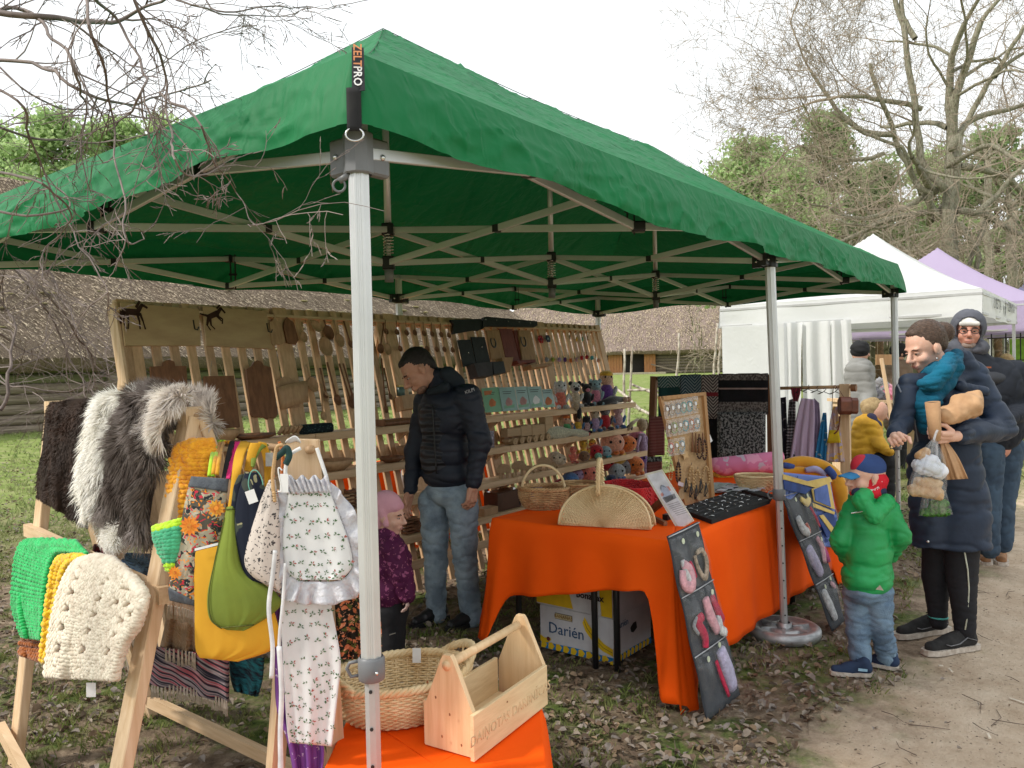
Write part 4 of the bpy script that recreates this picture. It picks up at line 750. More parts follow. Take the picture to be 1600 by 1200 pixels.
def spoon(lab,a,c,r,m=WLT,kind='spoon',w0=.006,off=.035,asp=1.3,grp='carved spoons and ladles'):
 pa,pc=RK.at(*a,off+.012),RK.at(*c,off+.018);d=(pc-pa).normalized();s_=d.cross(RK.n).normalized();r*=1.55;t=T('carved_'+kind,lab,kind,tuple(pa),grp);b=B()
 hd=pc-d*r*asp*.8;b.tube([pa,lerp(pa,hd,.5),hd],[w0*1.3,w0,w0*1.2],6,flat=.6,up=RK.n);b.build('handle',m,t,True)
 b=B();b.lathe([(.02,-.55),(.55,-.42),(.85,-.12),(1.,.22),(.93,.26),(.8,-.02),(.5,-.25),(.02,-.36)],(0,0,0),16);vs=[pc+s_*x*r+d*y*r*asp+RK.n*z*r*.8 for x,y,z in b.v];b.v=[tuple(p)for p in vs];b.build('bowl',m,t,True);return t
for a in(('small light ladle in the first gap after the paddle boards',(472,503),(474,527),.02,WLT,'ladle'),('flat oval server high on the second slat',(485,500),(494,510),.024,WLT,'spoon'),('big deep ladle with a wide round bowl, largest of the row',(497,505),(508,542),.036,WLT,'ladle'),('dark ladle with a black metal collar',(506,500),(513,520),.027,WBR,'ladle'),('oval light spoon hanging lowest beside the tent pole',(521,500),(530,532),.026,WLT,'spoon'),('slim brown spoon close to the near tent pole',(537,502),(548,538),.014,WBR,'spoon'),('round ladle with looped handle in the lower row',(478,570),(488,601),.027,WLT,'ladle'),('straight spoon under the looped ladle',(501,586),(508,620),.018,WLT,'spoon'),('tiny dark scoop beside the looped ladle',(500,575),(509,617),.012,WBR,'scoop'),('long light spoon hanging lowest with a narrow bowl',(501,600),(505,650),.016,WLT,'spoon'),('long reddish brown spoon left of the crossed pair',(511,566),(527,625),.02,WBR,'spoon'),('longer brown spoon of the crossed pair',(530,568),(549,630),.02,WBR,'spoon'),('shorter brown spoon of the crossed pair',(536,568),(552,622),.017,WBR,'spoon'),('brown spoon just right of the near tent pole',(600,505),(594,545),.02,WBR,'spoon'),('long brown spatula right of the near tent pole',(596,560),(603,640),.014,WBR,'spatula'),('thin curved spoon behind the dark haired man',(600,575),(610,620),.012,WBR,'spoon'),('wide shallow ladle above the man',(604,520),(605,546),.024,WLT,'ladle')):spoon(*a[:4],m=a[4],kind=a[5])
for row in(((603,518),(620,519),(635,520),(648,520),(662,521),(675,522),(689,523),(701,524)),((625,545),(667,545),(682,546),(694,546),(707,547))):
 for k,(x,y)in enumerate(row):
  ln=len(row)==8;nth=['first','second','third','fourth','fifth','sixth','seventh','eighth'][k]
  spoon('little round coffee scoop, %s from the left of the %s row'%(nth,'upper' if ln else 'lower'),(x-1,y-18),(x,y),.015,WBR,'scoop',.003,asp=1.05,grp='little round scoops')
LE=M('black_leather',(.02,.024,.024),(.013,.015,.016),rough=.55,bump=.3,bsc=30);BRW=wood('red_brown_board',(.2,.05,.035),(.13,.03,.022),'Z');TANW=wood('tan_board',(.42,.25,.12),(.3,.17,.08),'Z')
def stud(pl,x,y,off,parent,r=.006,m=STEEL):b=B();b.ell(pl.at(x,y,off),(r,r*.6,r),8,5);b.build('stud',m,parent,True)
o=hang('leather_key_strip','black leather strip with angular left end nailed along the top of the rack','strip',[(701,501),(748,499),(753,504),(752,514),(744,518),(738,517),(705,523),(706,508)],LE,.03,.02);o=hang('leather_key_strip','long black strip with a row of bright studs at the rack top','strip',[(752,497),(758,496),(836,503),(837,509),(833,512),(756,511),(751,515)],LE,.035,.025)
for x in(759,776,794,811,829):stud(RK,x,499+(x-759)*.08,.062,o)
for lab,pts,st_ in(('left black leather panel with stud and square pocket',[(714,532),(734,531),(742,569),(723,574)],(732,551)),('right black leather panel with stud beside the man',[(735,527),(756,527),(765,566),(744,571)],(753,542))):o=hang('leather_key_holder',lab,'leather panel',pts,LE,.03,.01,'black leather panels');stud(RK,*st_,.042,o,.007)
def rbox(nm,lab,cat,pts,dep_,m,off=.03,ch=None):return tag(poly(RK,pts,off,dep_).build(nm,m,bevel=.003),lab,cat)
rbox('leather_box','grey black open box under the left leather panel','box',[(728,572),(757,569),(758,591),(735,593)],.09,M('dark_grey_box',(.06,.055,.06),rough=.7));rbox('leather_box','black leather box right of the grey one','box',[(759,569),(776,568),(780,586),(761,589)],.08,LE)
def shoe(pl,cx,cy,r,off,parent):
 b=B();c=pl.at(cx,cy,off);pts=[c+XA*r*.8*math.sin(a)-RUP*r*math.cos(a)*1.15 for a in np.linspace(-2.5,2.5,22)];b.tube(pts,.007,6,flat=.5,up=pl.n);b.build('horseshoe',M('iron',(.1,.1,.1),rough=.4,metal=.8),parent,True)
t1=hang('horseshoe_plaque','tan plaque with a black horseshoe left of the red brown board','plaque',[(758,517),(778,516),(789,560),(766,563)],TANW);shoe(RK,771,535,.038,.05,t1)
hang('red_brown_board','tall red brown board between two horseshoe plaques','board',[(778,514),(798,515),(810,565),(790,568)],BRW,.035);hang('narrow_red_board','narrow dark red strip behind the right horseshoe plaque','board',[(800,517),(808,517),(820,560),(812,566)],BRW,.026)
t1=hang('horseshoe_plaque','tan plaque with a polished horseshoe and small shelf at the right','plaque',[(808,517),(826,517),(838,572),(816,575)],TANW,.04);shoe(RK,818,533,.042,.06,t1)
rbox('wall_pocket','tan wedge shaped wall pocket under the left horseshoe plaque','box',[(775,562),(793,561),(788,584),(778,584)],.07,TANW);rbox('little_shelf','small red wooden shelf under the red brown board','shelf',[(793,568),(823,566),(824,570),(797,573)],.1,BRW);rbox('little_shelf','small tan shelf under the polished horseshoe','shelf',[(816,574),(850,571),(850,575),(818,580)],.1,TANW)
def C_(n,c,**k):return M(n+'_yarn',c,tuple(v*.6 for v in c),rough=.95,sc=60,sheen=.4,bump=.9,bsc=90,bdist=.006,**k)
YC=dict(red=(.5,.02,.03),navy=(.03,.05,.12),grey=(.3,.3,.32),lime=(.4,.5,.08),lilac=(.45,.32,.5),purple=(.12,.04,.25),orange=(.75,.2,.04),rose=(.55,.35,.38),teal=(.08,.4,.45),peach=(.8,.38,.25),beige=(.5,.38,.25),white=(.7,.7,.7),black=(.015,.015,.02),cream=(.62,.52,.38),yellow=(.75,.45,.05),blue=(.08,.2,.45),pink=(.7,.25,.35),mint=(.25,.55,.42),coral=(.75,.2,.14),maroon=(.18,.01,.03),brown=(.25,.13,.07),skyblue=(.3,.45,.52),skin=(.7,.45,.32),darkgrey=(.12,.12,.14),green=(.1,.4,.15),palegrey=(.42,.45,.48),goose=(.6,.58,.42))
def yarn(k):return C_(k,YC[k])
def flower(lab,x,y,r,col,mid):
 t=T('crochet_flower',lab,'crochet flower',tuple(RK.at(x,y,.04)),'crocheted flowers')
 for k in range(6):a=k*1.047;b=B();c=RK.at(x,y,.045)+XA*math.cos(a)*r*.6+RUP*math.sin(a)*r*.6;b.ell(c,(r*.45,r*.45,r*.25),8,5,Z=RK.n);b.build('petal',yarn(col),t,True)
 b=B();b.ell(RK.at(x,y,.055),(r*.35,r*.35,r*.25),8,5,Z=RK.n);b.build('centre',yarn(mid),t,True)
flower('red crocheted flower at the top right of the rack',845,530,.042,'red','maroon');flower('navy crocheted flower right of the red one',856,529,.038,'navy','skyblue')
for k,(x,y,c)in enumerate(((854,562,'grey'),(864,562,'lime'),(874,562,'lilac'),(883,562,'purple'),(892,563,'orange'),(901,562,'rose'),(909,559,'red'),(917,558,'red'),(925,559,'teal'),(935,563,'peach'))):
 q=RK.at(x,y,.045);t=T('crochet_keyring','%s crocheted ball key ring %s'%({'rose':'dusty pink'}.get(c,c),('hanging at the left end of the lower row','second from the left of the lower row','left of the purple one','right of the lilac one','left of the dusty pink one','left of the two red ones','left one of the red pair','right one of the red pair','with yellow spot near the row end','at the right end of the row')[k]),'key ring',tuple(q),'row of crochet key rings')
 b=B();b.ell(q,(.023,.018,.024),9,7);b.build('ball',yarn(c),t,True);b=B();b.ell(q+V((.006,-.016,.0)),(.009,.006,.009),7,5);b.build('spot',yarn(('white','yellow')[k%2]),t,True);b=B();b.tube([q+V((0,0,.022)),q+V((.003,.01,.05))],.002,4);b.build('loop',STEEL,t)
for k,(x,y)in enumerate(((890,527),(901,530),(910,530),(918,528))):
 q=RK.at(x,y,.04);t=T('tassel_keyring','beige %s key ring %s'%(('stringy','golden','greenish','round')[k],('left in the upper row','second in the upper row','third in the upper row','right in the upper row')[k]),'key ring',tuple(q));b=B();b.ell(q,(.011,.01,.026),7,6);b.build('tassel',yarn(('beige','yellow','mint','beige')[k]),t,True);b=B();b.tube([q+V((0,0,.02)),q+V((0,0,.05))],.002,4);b.build('loop',STEEL,t)
BKM={c:M('book_cover_'+c,v,tuple(x*.9 for x in v),rough=.35)for c,v in dict(teal=(.3,.46,.43),pale=(.36,.52,.5),green=(.2,.42,.26)).items()};PAGE=M('pages',(.7,.66,.56));INK=M('ink',(.1,.12,.12));PK=M('pink_print',(.55,.3,.28));OR_=M('orange_print',(.6,.2,.08));PB_=Plane((0,2.46,1.18),(0,-.94,.34))
for k,(pts,c,lab)in enumerate((([(752,607),(778,605),(784,643),(758,645)],'green','green picture book with orange patch, leftmost and partly behind the man'),([(779,606),(803,605),(809,641),(785,643)],'teal','teal picture book with a pink animal, second from the left'),([(804,605),(822,604),(829,639),(810,641)],'pale','pale teal picture book in the middle of the five'),([(823,605),(844,604),(850,636),(829,638)],'teal','teal picture book with white rabbit, fourth from the left'),([(845,609),(861,608),(867,636),(850,637)],'pale','smallest pale book with orange heart, rightmost of the books'))):
 o=T('picture_book',lab,'book',tuple(PB_.at(*pts[3],.01)),'picture books');poly(PB_,pts,.0+.004*(k%2),.012).build('pages',PAGE,o);poly(PB_,pts,.0125+.004*(k%2),.003).build('cover',BKM[c],o);cx,cy=sum(p[0]for p in pts)/4,sum(p[1]for p in pts)/4;n2=.0165+.004*(k%2)
 for r in range(2):poly(PB_,[(cx-9+r,cy-12+r*3),(cx+5-r,cy-12.6+r*3),(cx+5-r,cy-11.6+r*3),(cx-9+r,cy-11+r*3)],n2,.0006).build('title_lines',INK,o)
 poly(PB_,[(cx-3,cy+1),(cx,cy-3),(cx+3,cy-1),(cx+7,cy+3),(cx+6,cy+9),(cx-1,cy+11),(cx-4,cy+7)],n2,.0006).build('picture',(OR_,PK,PK,WHT,OR_)[k],o)
 if k==0:poly(PB_,[(cx-12,cy-14),(cx+1,cy-15),(cx-1,cy-9),(cx-11,cy-7)],n2,.0008).build('patch',OR_,o)
 poly(PB_,[(cx-6,cy+10),(cx+10,cy+8),(cx+10,cy+13),(cx-6,cy+15)],n2-.0003,.0005).build('grass_print',BKM['green'],o)
EYE=M('toy_eye',(.01,.01,.01),rough=.15)
def toy(lab,q,s,body,head=None,ears=None,ear_c=None,snout=None,limbs=True,arms=None,dress=None,lie=None,cat='soft toy',face=(-.6,-.8,0),eyes=True,hat=None,grp='crocheted toys'):
 0
 s*=1.18;q=V(q);F=V(face).normalized();Sd=F.cross(ZA).normalized();t=T('soft_toy',lab,cat,tuple(q),grp);hc=head or body;top=q+ZA*s*.72
 def e(nm,c,r,m,Z=None,X=None):b=B();b.ell(c,r,10,8,X=X,Z=Z);return b.build(nm,yarn(m),t,True)
 e('body',q+ZA*s*.3,(s*.22,s*.2,s*.3),dress or body);e('head',top,(s*.21,s*.2,s*.21),hc)
 if snout:e('snout',top+F*s*.17-ZA*s*.05,(s*.1,s*.1,s*.08),snout)
 if eyes:
  for k in(-1,1):b=B();b.ell(top+F*s*.17+Sd*k*s*.09+ZA*s*.05,s*.032,7,5);b.build('eye',EYE,t,True)
 for k in(-1,1):
  if ears=='round':e('ear',top+Sd*k*s*.17+ZA*s*.15,(s*.08,s*.05,s*.09),ear_c or hc,X=Sd)
  if ears=='long':e('ear',top+Sd*k*s*.17-ZA*s*.02,(s*.06,s*.05,s*.22),ear_c or hc,X=Sd)
  if ears=='up':e('ear',top+Sd*k*s*.09+ZA*s*.28,(s*.05,s*.04,s*.16),ear_c or hc,X=Sd)
  if limbs:e('arm',q+ZA*s*.36+Sd*k*s*.22+F*s*.08,(s*.065,s*.065,s*.17),arms or hc,Z=ZA+Sd*k*.5-F*.3);e('leg',q+ZA*s*.07+Sd*k*s*.13+F*s*.2,(s*.08,s*.08,s*.17),arms or hc,Z=F+Sd*k*.3)
 if hat:e('hat',top+ZA*s*.12,(s*.2,s*.2,s*.12),hat)
 return t
def ballc(lab,q,r,c,c2=None,eye=True,cat='crochet toy',ex=None):
 r*=1.2;q=V(q)+ZA*r*.15;t=T('crochet_creature',lab,cat,tuple(q-ZA*r),'crocheted toys');b=B();b.ell(q,(r,r,r*.9),12,9);b.build('body',yarn(c),t,True);F=V((-.65,-.75,0))
 if eye:
  for k in(-1,1):b=B();b.ell(q+F*r*.88+F.cross(ZA)*k*r*.4+ZA*r*.15,r*.13,7,5);b.build('eye',EYE,t,True)
 if c2:
  for k in range(5):a=-2.2+k*.75;b=B();b.ell(q+V((math.cos(a),math.sin(a),0))*r*.8-ZA*r*.75,(r*.28,r*.28,r*.2),7,5);b.build('foot',yarn(c2),t,True)
 if ex:ex(t,q,r,F)
 return t
sp=shp
toy('white rabbit toy in a red dress, leftmost soft toy on the top shelf',sp(876,0),.235,'white',snout='white',ears='long',dress='coral');toy('white dog toy with black ear patches beside the rabbit',sp(899,0),.22,'cream',head='white',ears='round',ear_c='black',snout='black')
toy('black bear toy between the dog and the blue hippo',sp(917,0),.2,'black',ears='round',snout='pink');toy('pale blue hippo toy with a pink bow',sp(931,0),.23,'skyblue',ears='round',snout='skyblue',dress='pink');toy('fair haired doll in purple clothes sitting higher at the back of the top shelf',sp(948,0,.14),.3,'purple',head='skin',hat='yellow',limbs=True,arms='palegrey')
t=T('soft_toy','black floppy toy lying along the shelf end with two pale round feet','soft toy',tuple(sp(955,0)),'crocheted toys');b=B();q0,q1=sp(935,0,.03)+ZA*.02,sp(975,0,.03)+ZA*.04;b.tube([q0,lerp(q0,q1,.5)+ZA*.02,q1],[.02,.04,.025],8);b.build('body',yarn('black'),t,True)
for k in(0,1):b=B();b.ell(q1+V((-.06+.07*k,-.05,.0)),.03,9,7);b.build('foot',yarn('skin'),t,True)
t=T('soft_toy','small dark long eared toy hanging over the top shelf edge','soft toy',tuple(sp(905,0,-.02)),'crocheted toys');q=sp(905,0,-.03);b=B();b.ell(q-ZA*.04,(.03,.02,.06),8,7);b.build('ear',yarn('black'),t,True);b=B();b.ell(q+ZA*.02-XA*.05,(.03,.03,.04),8,7);b.build('head',yarn('beige'),t,True)
toy('orange haired doll at the left of the second shelf toys',sp(886,1),.17,'green',head='skin',hat='orange',arms='skin');toy('brown haired doll in yellow beside the orange haired one',sp(903,1),.18,'yellow',head='brown',arms='blue',snout='skin');toy('black eared toy lying in the middle of the second shelf',sp(917,1),.15,'rose',head='black',ears='long');toy('straw yellow doll with blue legs on the second shelf',sp(930,1),.2,'lilac',head='cream',arms='blue',hat='cream')
toy('large grey seal toy with red scarf on the second shelf',sp(946,1),.23,'darkgrey',head='darkgrey',dress='red',snout='grey');toy('pink pig toy at the right end of the second shelf',sp(966,1),.22,'rose',head='rose',ears='round',arms='blue')
t=T('plush_goose','cream knitted goose with red beak lying on the second shelf','soft toy',tuple(sp(880,1,.03)),'crocheted toys');a,m_,c=sp(857,1,.03)+ZA*.055,sp(893,1,.0)+ZA*.04,sp(918,1,-.03)+ZA*.01;b=B();b.tube([a-(m_-a)*.15,a,lerp(a,m_,.4),m_,lerp(m_,c,.5),c],[.02,.05,.062,.03,.04,.022],10);b.build('body',yarn('goose'),t,True);b=B();b.ell(c+(c-m_).normalized()*.02,(.016,.016,.016),8,6);b.build('beak',yarn('red'),t,True)
t=T('soft_toy','small black toy lying at the end of the second shelf','soft toy',tuple(sp(985,1)),'crocheted toys');b=B();b.ell(sp(984,1,.0)+ZA*.0,(.045,.03,.04),9,7);b.build('body',yarn('black'),t,True)
t=T('bunny_doll','long eared beige bunny doll in lilac hanging from the rack end','soft toy',tuple(oy(1003,745,2.3)),'crocheted toys');D_=2.3;g_=lambda x,y,o=0:oy(x,y,D_+o)
b=B();b.ell(g_(1003,664),(.06,.055,.07),10,8);b.build('head',yarn('beige'),t,True);b=B();b.tube([g_(1003,678),g_(1005,700),g_(1005,722)],[.035,.05,.04],8);b.build('body',yarn('lilac'),t,True)
for k,p in enumerate((((996,655),(987,662),(981,672)),((1009,656),(1013,672),(1012,690)))):b=B();b.tube([g_(*c)for c in p],[.02,.028,.018],7,flat=.5);b.build('ear',yarn('beige'),t,True)
for x in(1000,1009):b=B();b.tube([g_(x,718),g_(x,738),g_(x-1,746)],[.022,.02,.024],7);b.build('leg',yarn('lilac'),t,True)
for x in(996,1013):b=B();b.tube([g_((x+1004)/2,682,-.02),g_(x,696,-.03),g_(x,708,-.03)],[.018,.016,.018],7);b.build('arm',yarn('lilac'),t,True)
WAN=wood('toy_wood',(.5,.35,.2),(.4,.27,.15),'X')
for k,(px,w_,h_)in enumerate(((788,28,.12),(811,26,.125),(826,14,.07),(838,12,.065),(850,22,.12),(864,12,.06))):
 q=sp(px,2,.04);X=CR;t=T('wooden_animal',('flat wooden mushroom shaped elephant, leftmost of the wooden animals','wooden elephant figure with two legs, second from the left','low rounded wooden figure between the elephant and the bead pair','small wooden figure with a knob head','tall wooden tree figure with rounded crown','small wooden piece before the crocheted toys')[k],'wooden toy',tuple(q),'carved wooden animals');s_=h_
 b=B();b.prism([(-.45*s_,.4*s_)]+[(.5*s_*math.cos(a),.55*s_+.42*s_*math.sin(a))for a in np.linspace(math.pi,0,11)]+[(.45*s_,.4*s_)],q-CF*.012,X,ZA,.022);b.build('body',WAN,t)
 for c in(-.24,.2):b=B();b.box(q+X*c*s_+ZA*.21*s_,(.2*s_,.03,.42*s_),X);b.build('leg',WAN,t)
 b=B();b.ell(q+X*.6*s_+ZA*.2*s_,(.14*s_,.015,.2*s_),9,6);b.build('head',WAN,t,True)
for a in(('cream crocheted bird lying at the shelf middle',sp(876,2)+ZA*.045,.045,'cream'),('tall cream crochet piece behind the bird',sp(868,2,.12)+ZA*.06,.055,'cream'),('red crocheted ball with berry texture',sp(931,2)+ZA*.06,.06,'red'),('pale teal crocheted turtle with big dark eye',sp(946,2,.06)+ZA*.05,.05,'skyblue','teal'),('small mint ball in front of the turtle',sp(935,2,.02)+ZA*.03,.03,'mint'),('big peach crocheted dome toy',sp(957,2,.12)+ZA*.1,.1,'peach','orange'),('orange crocheted fish by the shelf end',sp(980,2,.06)+ZA*.08,.08,'orange'),('pink striped crocheted ball at the shelf end',sp(996,2,.12)+ZA*.09,.09,'pink','rose'),('dark red ball behind the orange fish',sp(972,2,.16)+ZA*.13,.05,'maroon'),('brown crocheted monkey face',sp(913,2,.05)+ZA*.045,.045,'brown')):ballc(*a)
toy('coral crocheted crab toy on the third shelf',sp(896,2),.14,'coral');toy('yellow giraffe toy with dark spots on the third shelf',sp(912,2,.14),.17,'yellow',ears='up');toy('orange and yellow chick toy behind the red ball',sp(926,2,.14),.16,'orange',hat='yellow')
for a in(('blue crocheted octopus with lilac skirt on the bottom shelf',sp(891,3)+ZA*.09,.07,'blue','lilac'),('pale lilac ball toy behind the octopus',sp(904,3,.14)+ZA*.12,.05,'lilac'),('big coral ball toy on the bottom shelf',sp(918,3)+ZA*.12,.08,'coral','coral'),('dark red crocheted toy under the shelf tag',sp(925,3,.15)+ZA*.15,.06,'maroon'),('green crocheted toy behind the basket handle',sp(935,3,.05)+ZA*.05,.06,'green'),('deep red toy right of the basket handle',sp(948,3,.15)+ZA*.16,.065,'red'),('white and blue ball toy beside the grey one',sp(964,3,.05)+ZA*.09,.07,'palegrey','blue'),('yellow toy with round ears high on the bottom shelf',sp(967,3,.15)+ZA*.2,.07,'yellow'),('grey crocheted ball toy',sp(979,3,.1)+ZA*.1,.065,'grey'),('orange crocheted lion head at the bottom shelf end',sp(991,3,.05)+ZA*.11,.085,'orange','orange'),('purple ring toy behind the orange lion',sp(996,3,.15)+ZA*.14,.09,'purple'),('navy ball toy low beside the white and blue one',sp(955,3,.02)+ZA*.04,.045,'navy'),('small blue toy behind the round basket',sp(838,3)+ZA*.09,.045,'blue'),('small purple toy beside the small blue one',sp(828,3,.08)+ZA*.07,.04,'purple'),('red toy right of the round basket handle',sp(876,3,.08)+ZA*.08,.05,'red'),('mint green toy beside the brown box',sp(807,3)+ZA*.045,.045,'mint')):ballc(*a)
rb_=sp(786,3);b=B();b.box(rb_+ZA*.075,(.3,.14,.15),ch=.01);tag(b.build('dark_wooden_box',M('mahogany',(.09,.03,.02),rough=.35,coat=.5)),'dark red wooden box with shiny lid on the bottom shelf','box')
t=T('wooden_lorry','long wooden toy lorry with cab, trailer and many wheels on the second shelf','toy lorry',tuple(sp(822,1,.05)));q0,q1=sp(788,1,.05),sp(862,1,.05);L_=(q1-q0);X=L_.normalized();n_=X.cross(ZA)
for nm,a,c,z0,z1 in(('trailer_block',0,.27,.07,.14),('trailer_block',.275,.5,.06,.15),('trailer_block',.505,.78,.05,.145),('cab',.79,.97,.02,.2),('bonnet',.97,1.06,.02,.09),('chassis',.02,.95,.03,.052)):b=B();b.box(q0+L_*(a+c)/2+ZA*(z0+z1)/2,(L_.length*(c-a)-.004,.07,z1-z0),X,ch=.004);b.build(nm,WAN,t)
for k in range(7):b=B();c=q0+L_*(.12+.14*k)+ZA*.03+n_*.05;b.tube([c-n_*.1,c+n_*.004],.03 if k<6 else .036,14);b.tube([c+n_*.004,c+n_*.01],.012,8);b.build('wheel',WAN,t)
b=B();b.tube([sp(765,1),sp(765,1)+ZA*.13],.04,14);tag(b.build('glass_jar',M('jar_glass',(.5,.5,.62),rough=.1,alpha=.6),None,True),'pale glass jar beside the lorry near the man','jar')
def bowl(lab,q,r,h,m=WLT,cat='bowl'):b=B();b.lathe([(0,0),(r*.5,0),(r*.85,h*.5),(r,h),(r*.95,h),(r*.8,h*.55),(r*.45,h*.15),(0,h*.12)],q,24);return tag(b.build('wooden_'+cat,m,None,True),lab,cat,'turned wooden dishes')
bowl('light wooden bowl behind the fur, leftmost on the top shelf',sp(352,0,.08),.085,.07);bowl('wide flat wooden plate on the top shelf edge',sp(397,0,.06),.13,.03,WBR,'plate');bowl('broad wooden bowl on the second shelf behind the apron',sp(523,1,.07),.12,.07,WLT);bowl('flat wooden bowl right of the near pole on the second shelf',sp(612,1,.06),.09,.04,WBR);bowl('deeper wooden bowl behind the flat one by the man',sp(640,1,.1),.1,.09,WLT)
for k in range(5):q=sp(438+k*7,0,.05);b=B();b.tube([q+ZA*.015-CR*.01,q+ZA*.06+CR*.02],.013,9);tag(b.build('wooden_peg',WLT,None,True),'short round wooden peg, %s of the leaning five'%('leftmost','second','middle','fourth','rightmost')[k],'peg','leaning wooden pegs')
q=sp(494,0,.06);b=B();b.box(q+ZA*.03,(.2,.1,.06),ch=.015);tag(b.build('folded_cloth',printed('dark_print',(.01,.02,.025),[((.05,.1,.1),.2)],60)),'folded dark green black cloth on the top shelf left of the pole','cloth')
q=sp(615,0,.07);b=B();b.box(q+ZA*.025,(.26,.12,.045),ch=.015);tag(b.build('wooden_tray',WBR),'shallow brown wooden tray right of the near pole','tray');q=RK.at(626,612,.03);b=B();b.tube([q-ZA*.03,q+ZA*.035],.032,16);o=tag(b.build('honey_jar',M('jar_label',(.12,.2,.18),rough=.3),None,True),'small glass jar with pale label beside the man\'s face','jar');b=B();b.tube([q+ZA*.036,q+ZA*.05],.034,16);b.build('lid',M('brass',(.4,.3,.12),rough=.3,metal=.8),o)
rbox('jar_ledge','small light wooden ledge box carrying the honey jar','box',[(616,622),(645,618),(646,640),(620,644)],.08,WLT)
for k,(px,sh,h_,m)in enumerate(((540,2,.1,WLT),(552,2,.12,WBR),(640,3,.12,WBR),(650,3,.09,WBR),(600,2,.06,WLT))):
 q=sp(px,sh,.06);t=T('slatted_rest',('light slatted soap rest left of the near pole','brown slatted rest standing by the near pole','dark slatted stack behind the toddler','lower dark slatted stack by the toddler\'s face','low light slatted rest right of the near pole')[k],'rack',tuple(q),'slatted wooden rests')
 for j in range(5):b=B();b.box(q+ZA*(h_*(j+.5)/5),(.1,.06,h_/5*.55));b.build('slat',m,t)
 for c in(-.035,.035):b=B();b.box(q+XA*c+ZA*h_/2+V((0,.036,0)),(.012,.01,h_));b.build('bar',m,t)
for k,(px,s_)in enumerate(((682,3),(715,3),(760,3))):q=sp(px,s_,.05);b=B();b.box(q+ZA*.03,(.16,.1,.06),ch=.006);tag(b.build('wooden_block_box',WLT),('low light wooden box behind the man\'s legs','low light wooden box behind the man\'s hand','low wooden box between the man and the dark red box')[k],'box')
def pline(P,t):
 n=len(P)-1;x=min(max(t,0),1)*n;i=min(int(x),n-1);f=x-i;return(lerp(P[i][0],P[i+1][0],f),lerp(P[i][1],P[i+1][1],f))
def crv(P,t):
 n=len(P)-1;x=min(max(t,0),1)*n;i=min(int(x),n-1);f=x-i;g=lambda k:P[min(max(k,0),n)];o=[]
 for a in(0,1):p0,p1,p2,p3=g(i-1)[a],g(i)[a],g(i+1)[a],g(i+2)[a];o.append(.5*(2*p1+(p2-p0)*f+(2*p0-5*p1+4*p2-p3)*f*f+(3*p1-p0-3*p2+p3)*f**3))
 return o
def surf(L_,R_,D,amp=0,fr=3,bulge=0,ph=0,vamp=1):
 0
 def fn(u,v,side=1):
  a,c=crv(L_,v),crv(R_,v);x,y=lerp(a[0],c[0],u),lerp(a[1],c[1],u)
  o=bulge*max(0,math.sin(math.pi*u))**.5*max(0,math.sin(math.pi*min(1,.04+v*.95)))**.5*side+(amp*(math.sin(u*6.283*fr+ph+v*1.2)*(.3+.7*v*vamp)+.6*math.sin(u*6.283*fr*2.3+ph*2-v*2)*v)if amp else 0)
  if isinstance(D,Plane):return D.at(x,y,o)
  d=D(u,v)if callable(D)else D;return dp(x,y,d-o)
 return fn
def drape(nm,lab,cat,L_,R_,D,m,nu=26,nv=32,thick=.003,parent=None,group=None,**k):
 f=surf(L_,R_,D,**k);b=B();b.grid(f,nu,nv)
 if k.get('bulge'):b.grid(lambda u,v:f(1-u,v,-1),nu,nv)
 o=b.build(nm,m,parent,True,thick=0 if k.get('bulge')else thick)
 return(o if parent else tag(o,lab,cat,group)),f
def ribbon(nm,pts,D,w_,m,parent=None,lab=None,cat=None,th=.002,flat=True,n=6):
 P_=[dp(x,y,(D[i]if hasattr(D,'__len__')else D))for i,(x,y)in enumerate(pts)];P_=spline(P_,6,0);b=B()
 if flat:b.tube(P_,w_,6,flat=.22,up=CF)
 else:b.tube(P_,w_,n)
 o=b.build(nm,m,parent,True);return tag(o,lab,cat)if lab else o
def stitches(f,nu,nv,r,m,parent,hole=None,nm='stitches',asp=1.6,jig=.15,seed=1,off=.0):
 0
 rnd=random.Random(seed);T1=B();T1.ell((0,0,0),1,6,4);tv=np.array(T1.v);tf=T1.f;vs,fs=[],[]
 fq=[f4 if len(f4)==4 else(*f4,f4[-1])for f4 in tf];k=0
 for j in range(nv):
  for i in range(nu):
   u,v=(i+.5*(j%2)+.25)/nu,(j+.5)/nv
   if u>1 or(hole and hole(i,j,u,v)):continue
   p=f(u,v);d1=f(min(1,u+.01),v)-f(max(0,u-.01),v);d2=f(u,min(1,v+.01))-f(u,max(0,v-.01));n=d1.cross(d2)
   if n.dot(CF)>0:n=-n
   n=n.normalized()if n.length else-CF;x=d1.normalized();x=(x+n.cross(x)*(.45 if i%2 else-.45)).normalized();y=n.cross(x);s_=r*(1+rnd.uniform(-jig,jig))
   Mx=np.array([tuple(x*s_*asp),tuple(y*s_),tuple(n*s_)]);vs.append(tv@Mx+np.array(p+n*off));fs+=[tuple(a+k for a in q)for q in tf];k+=len(tv)
 vs=np.concatenate(vs);me=bpy.data.meshes.new(nm);b_=base(parent)if parent else V((0,0,0));me.from_pydata((vs-np.array(b_)).tolist(),[],fs);o=link_mesh(nm,me,m,parent,True);o['kind']='stuff';return o
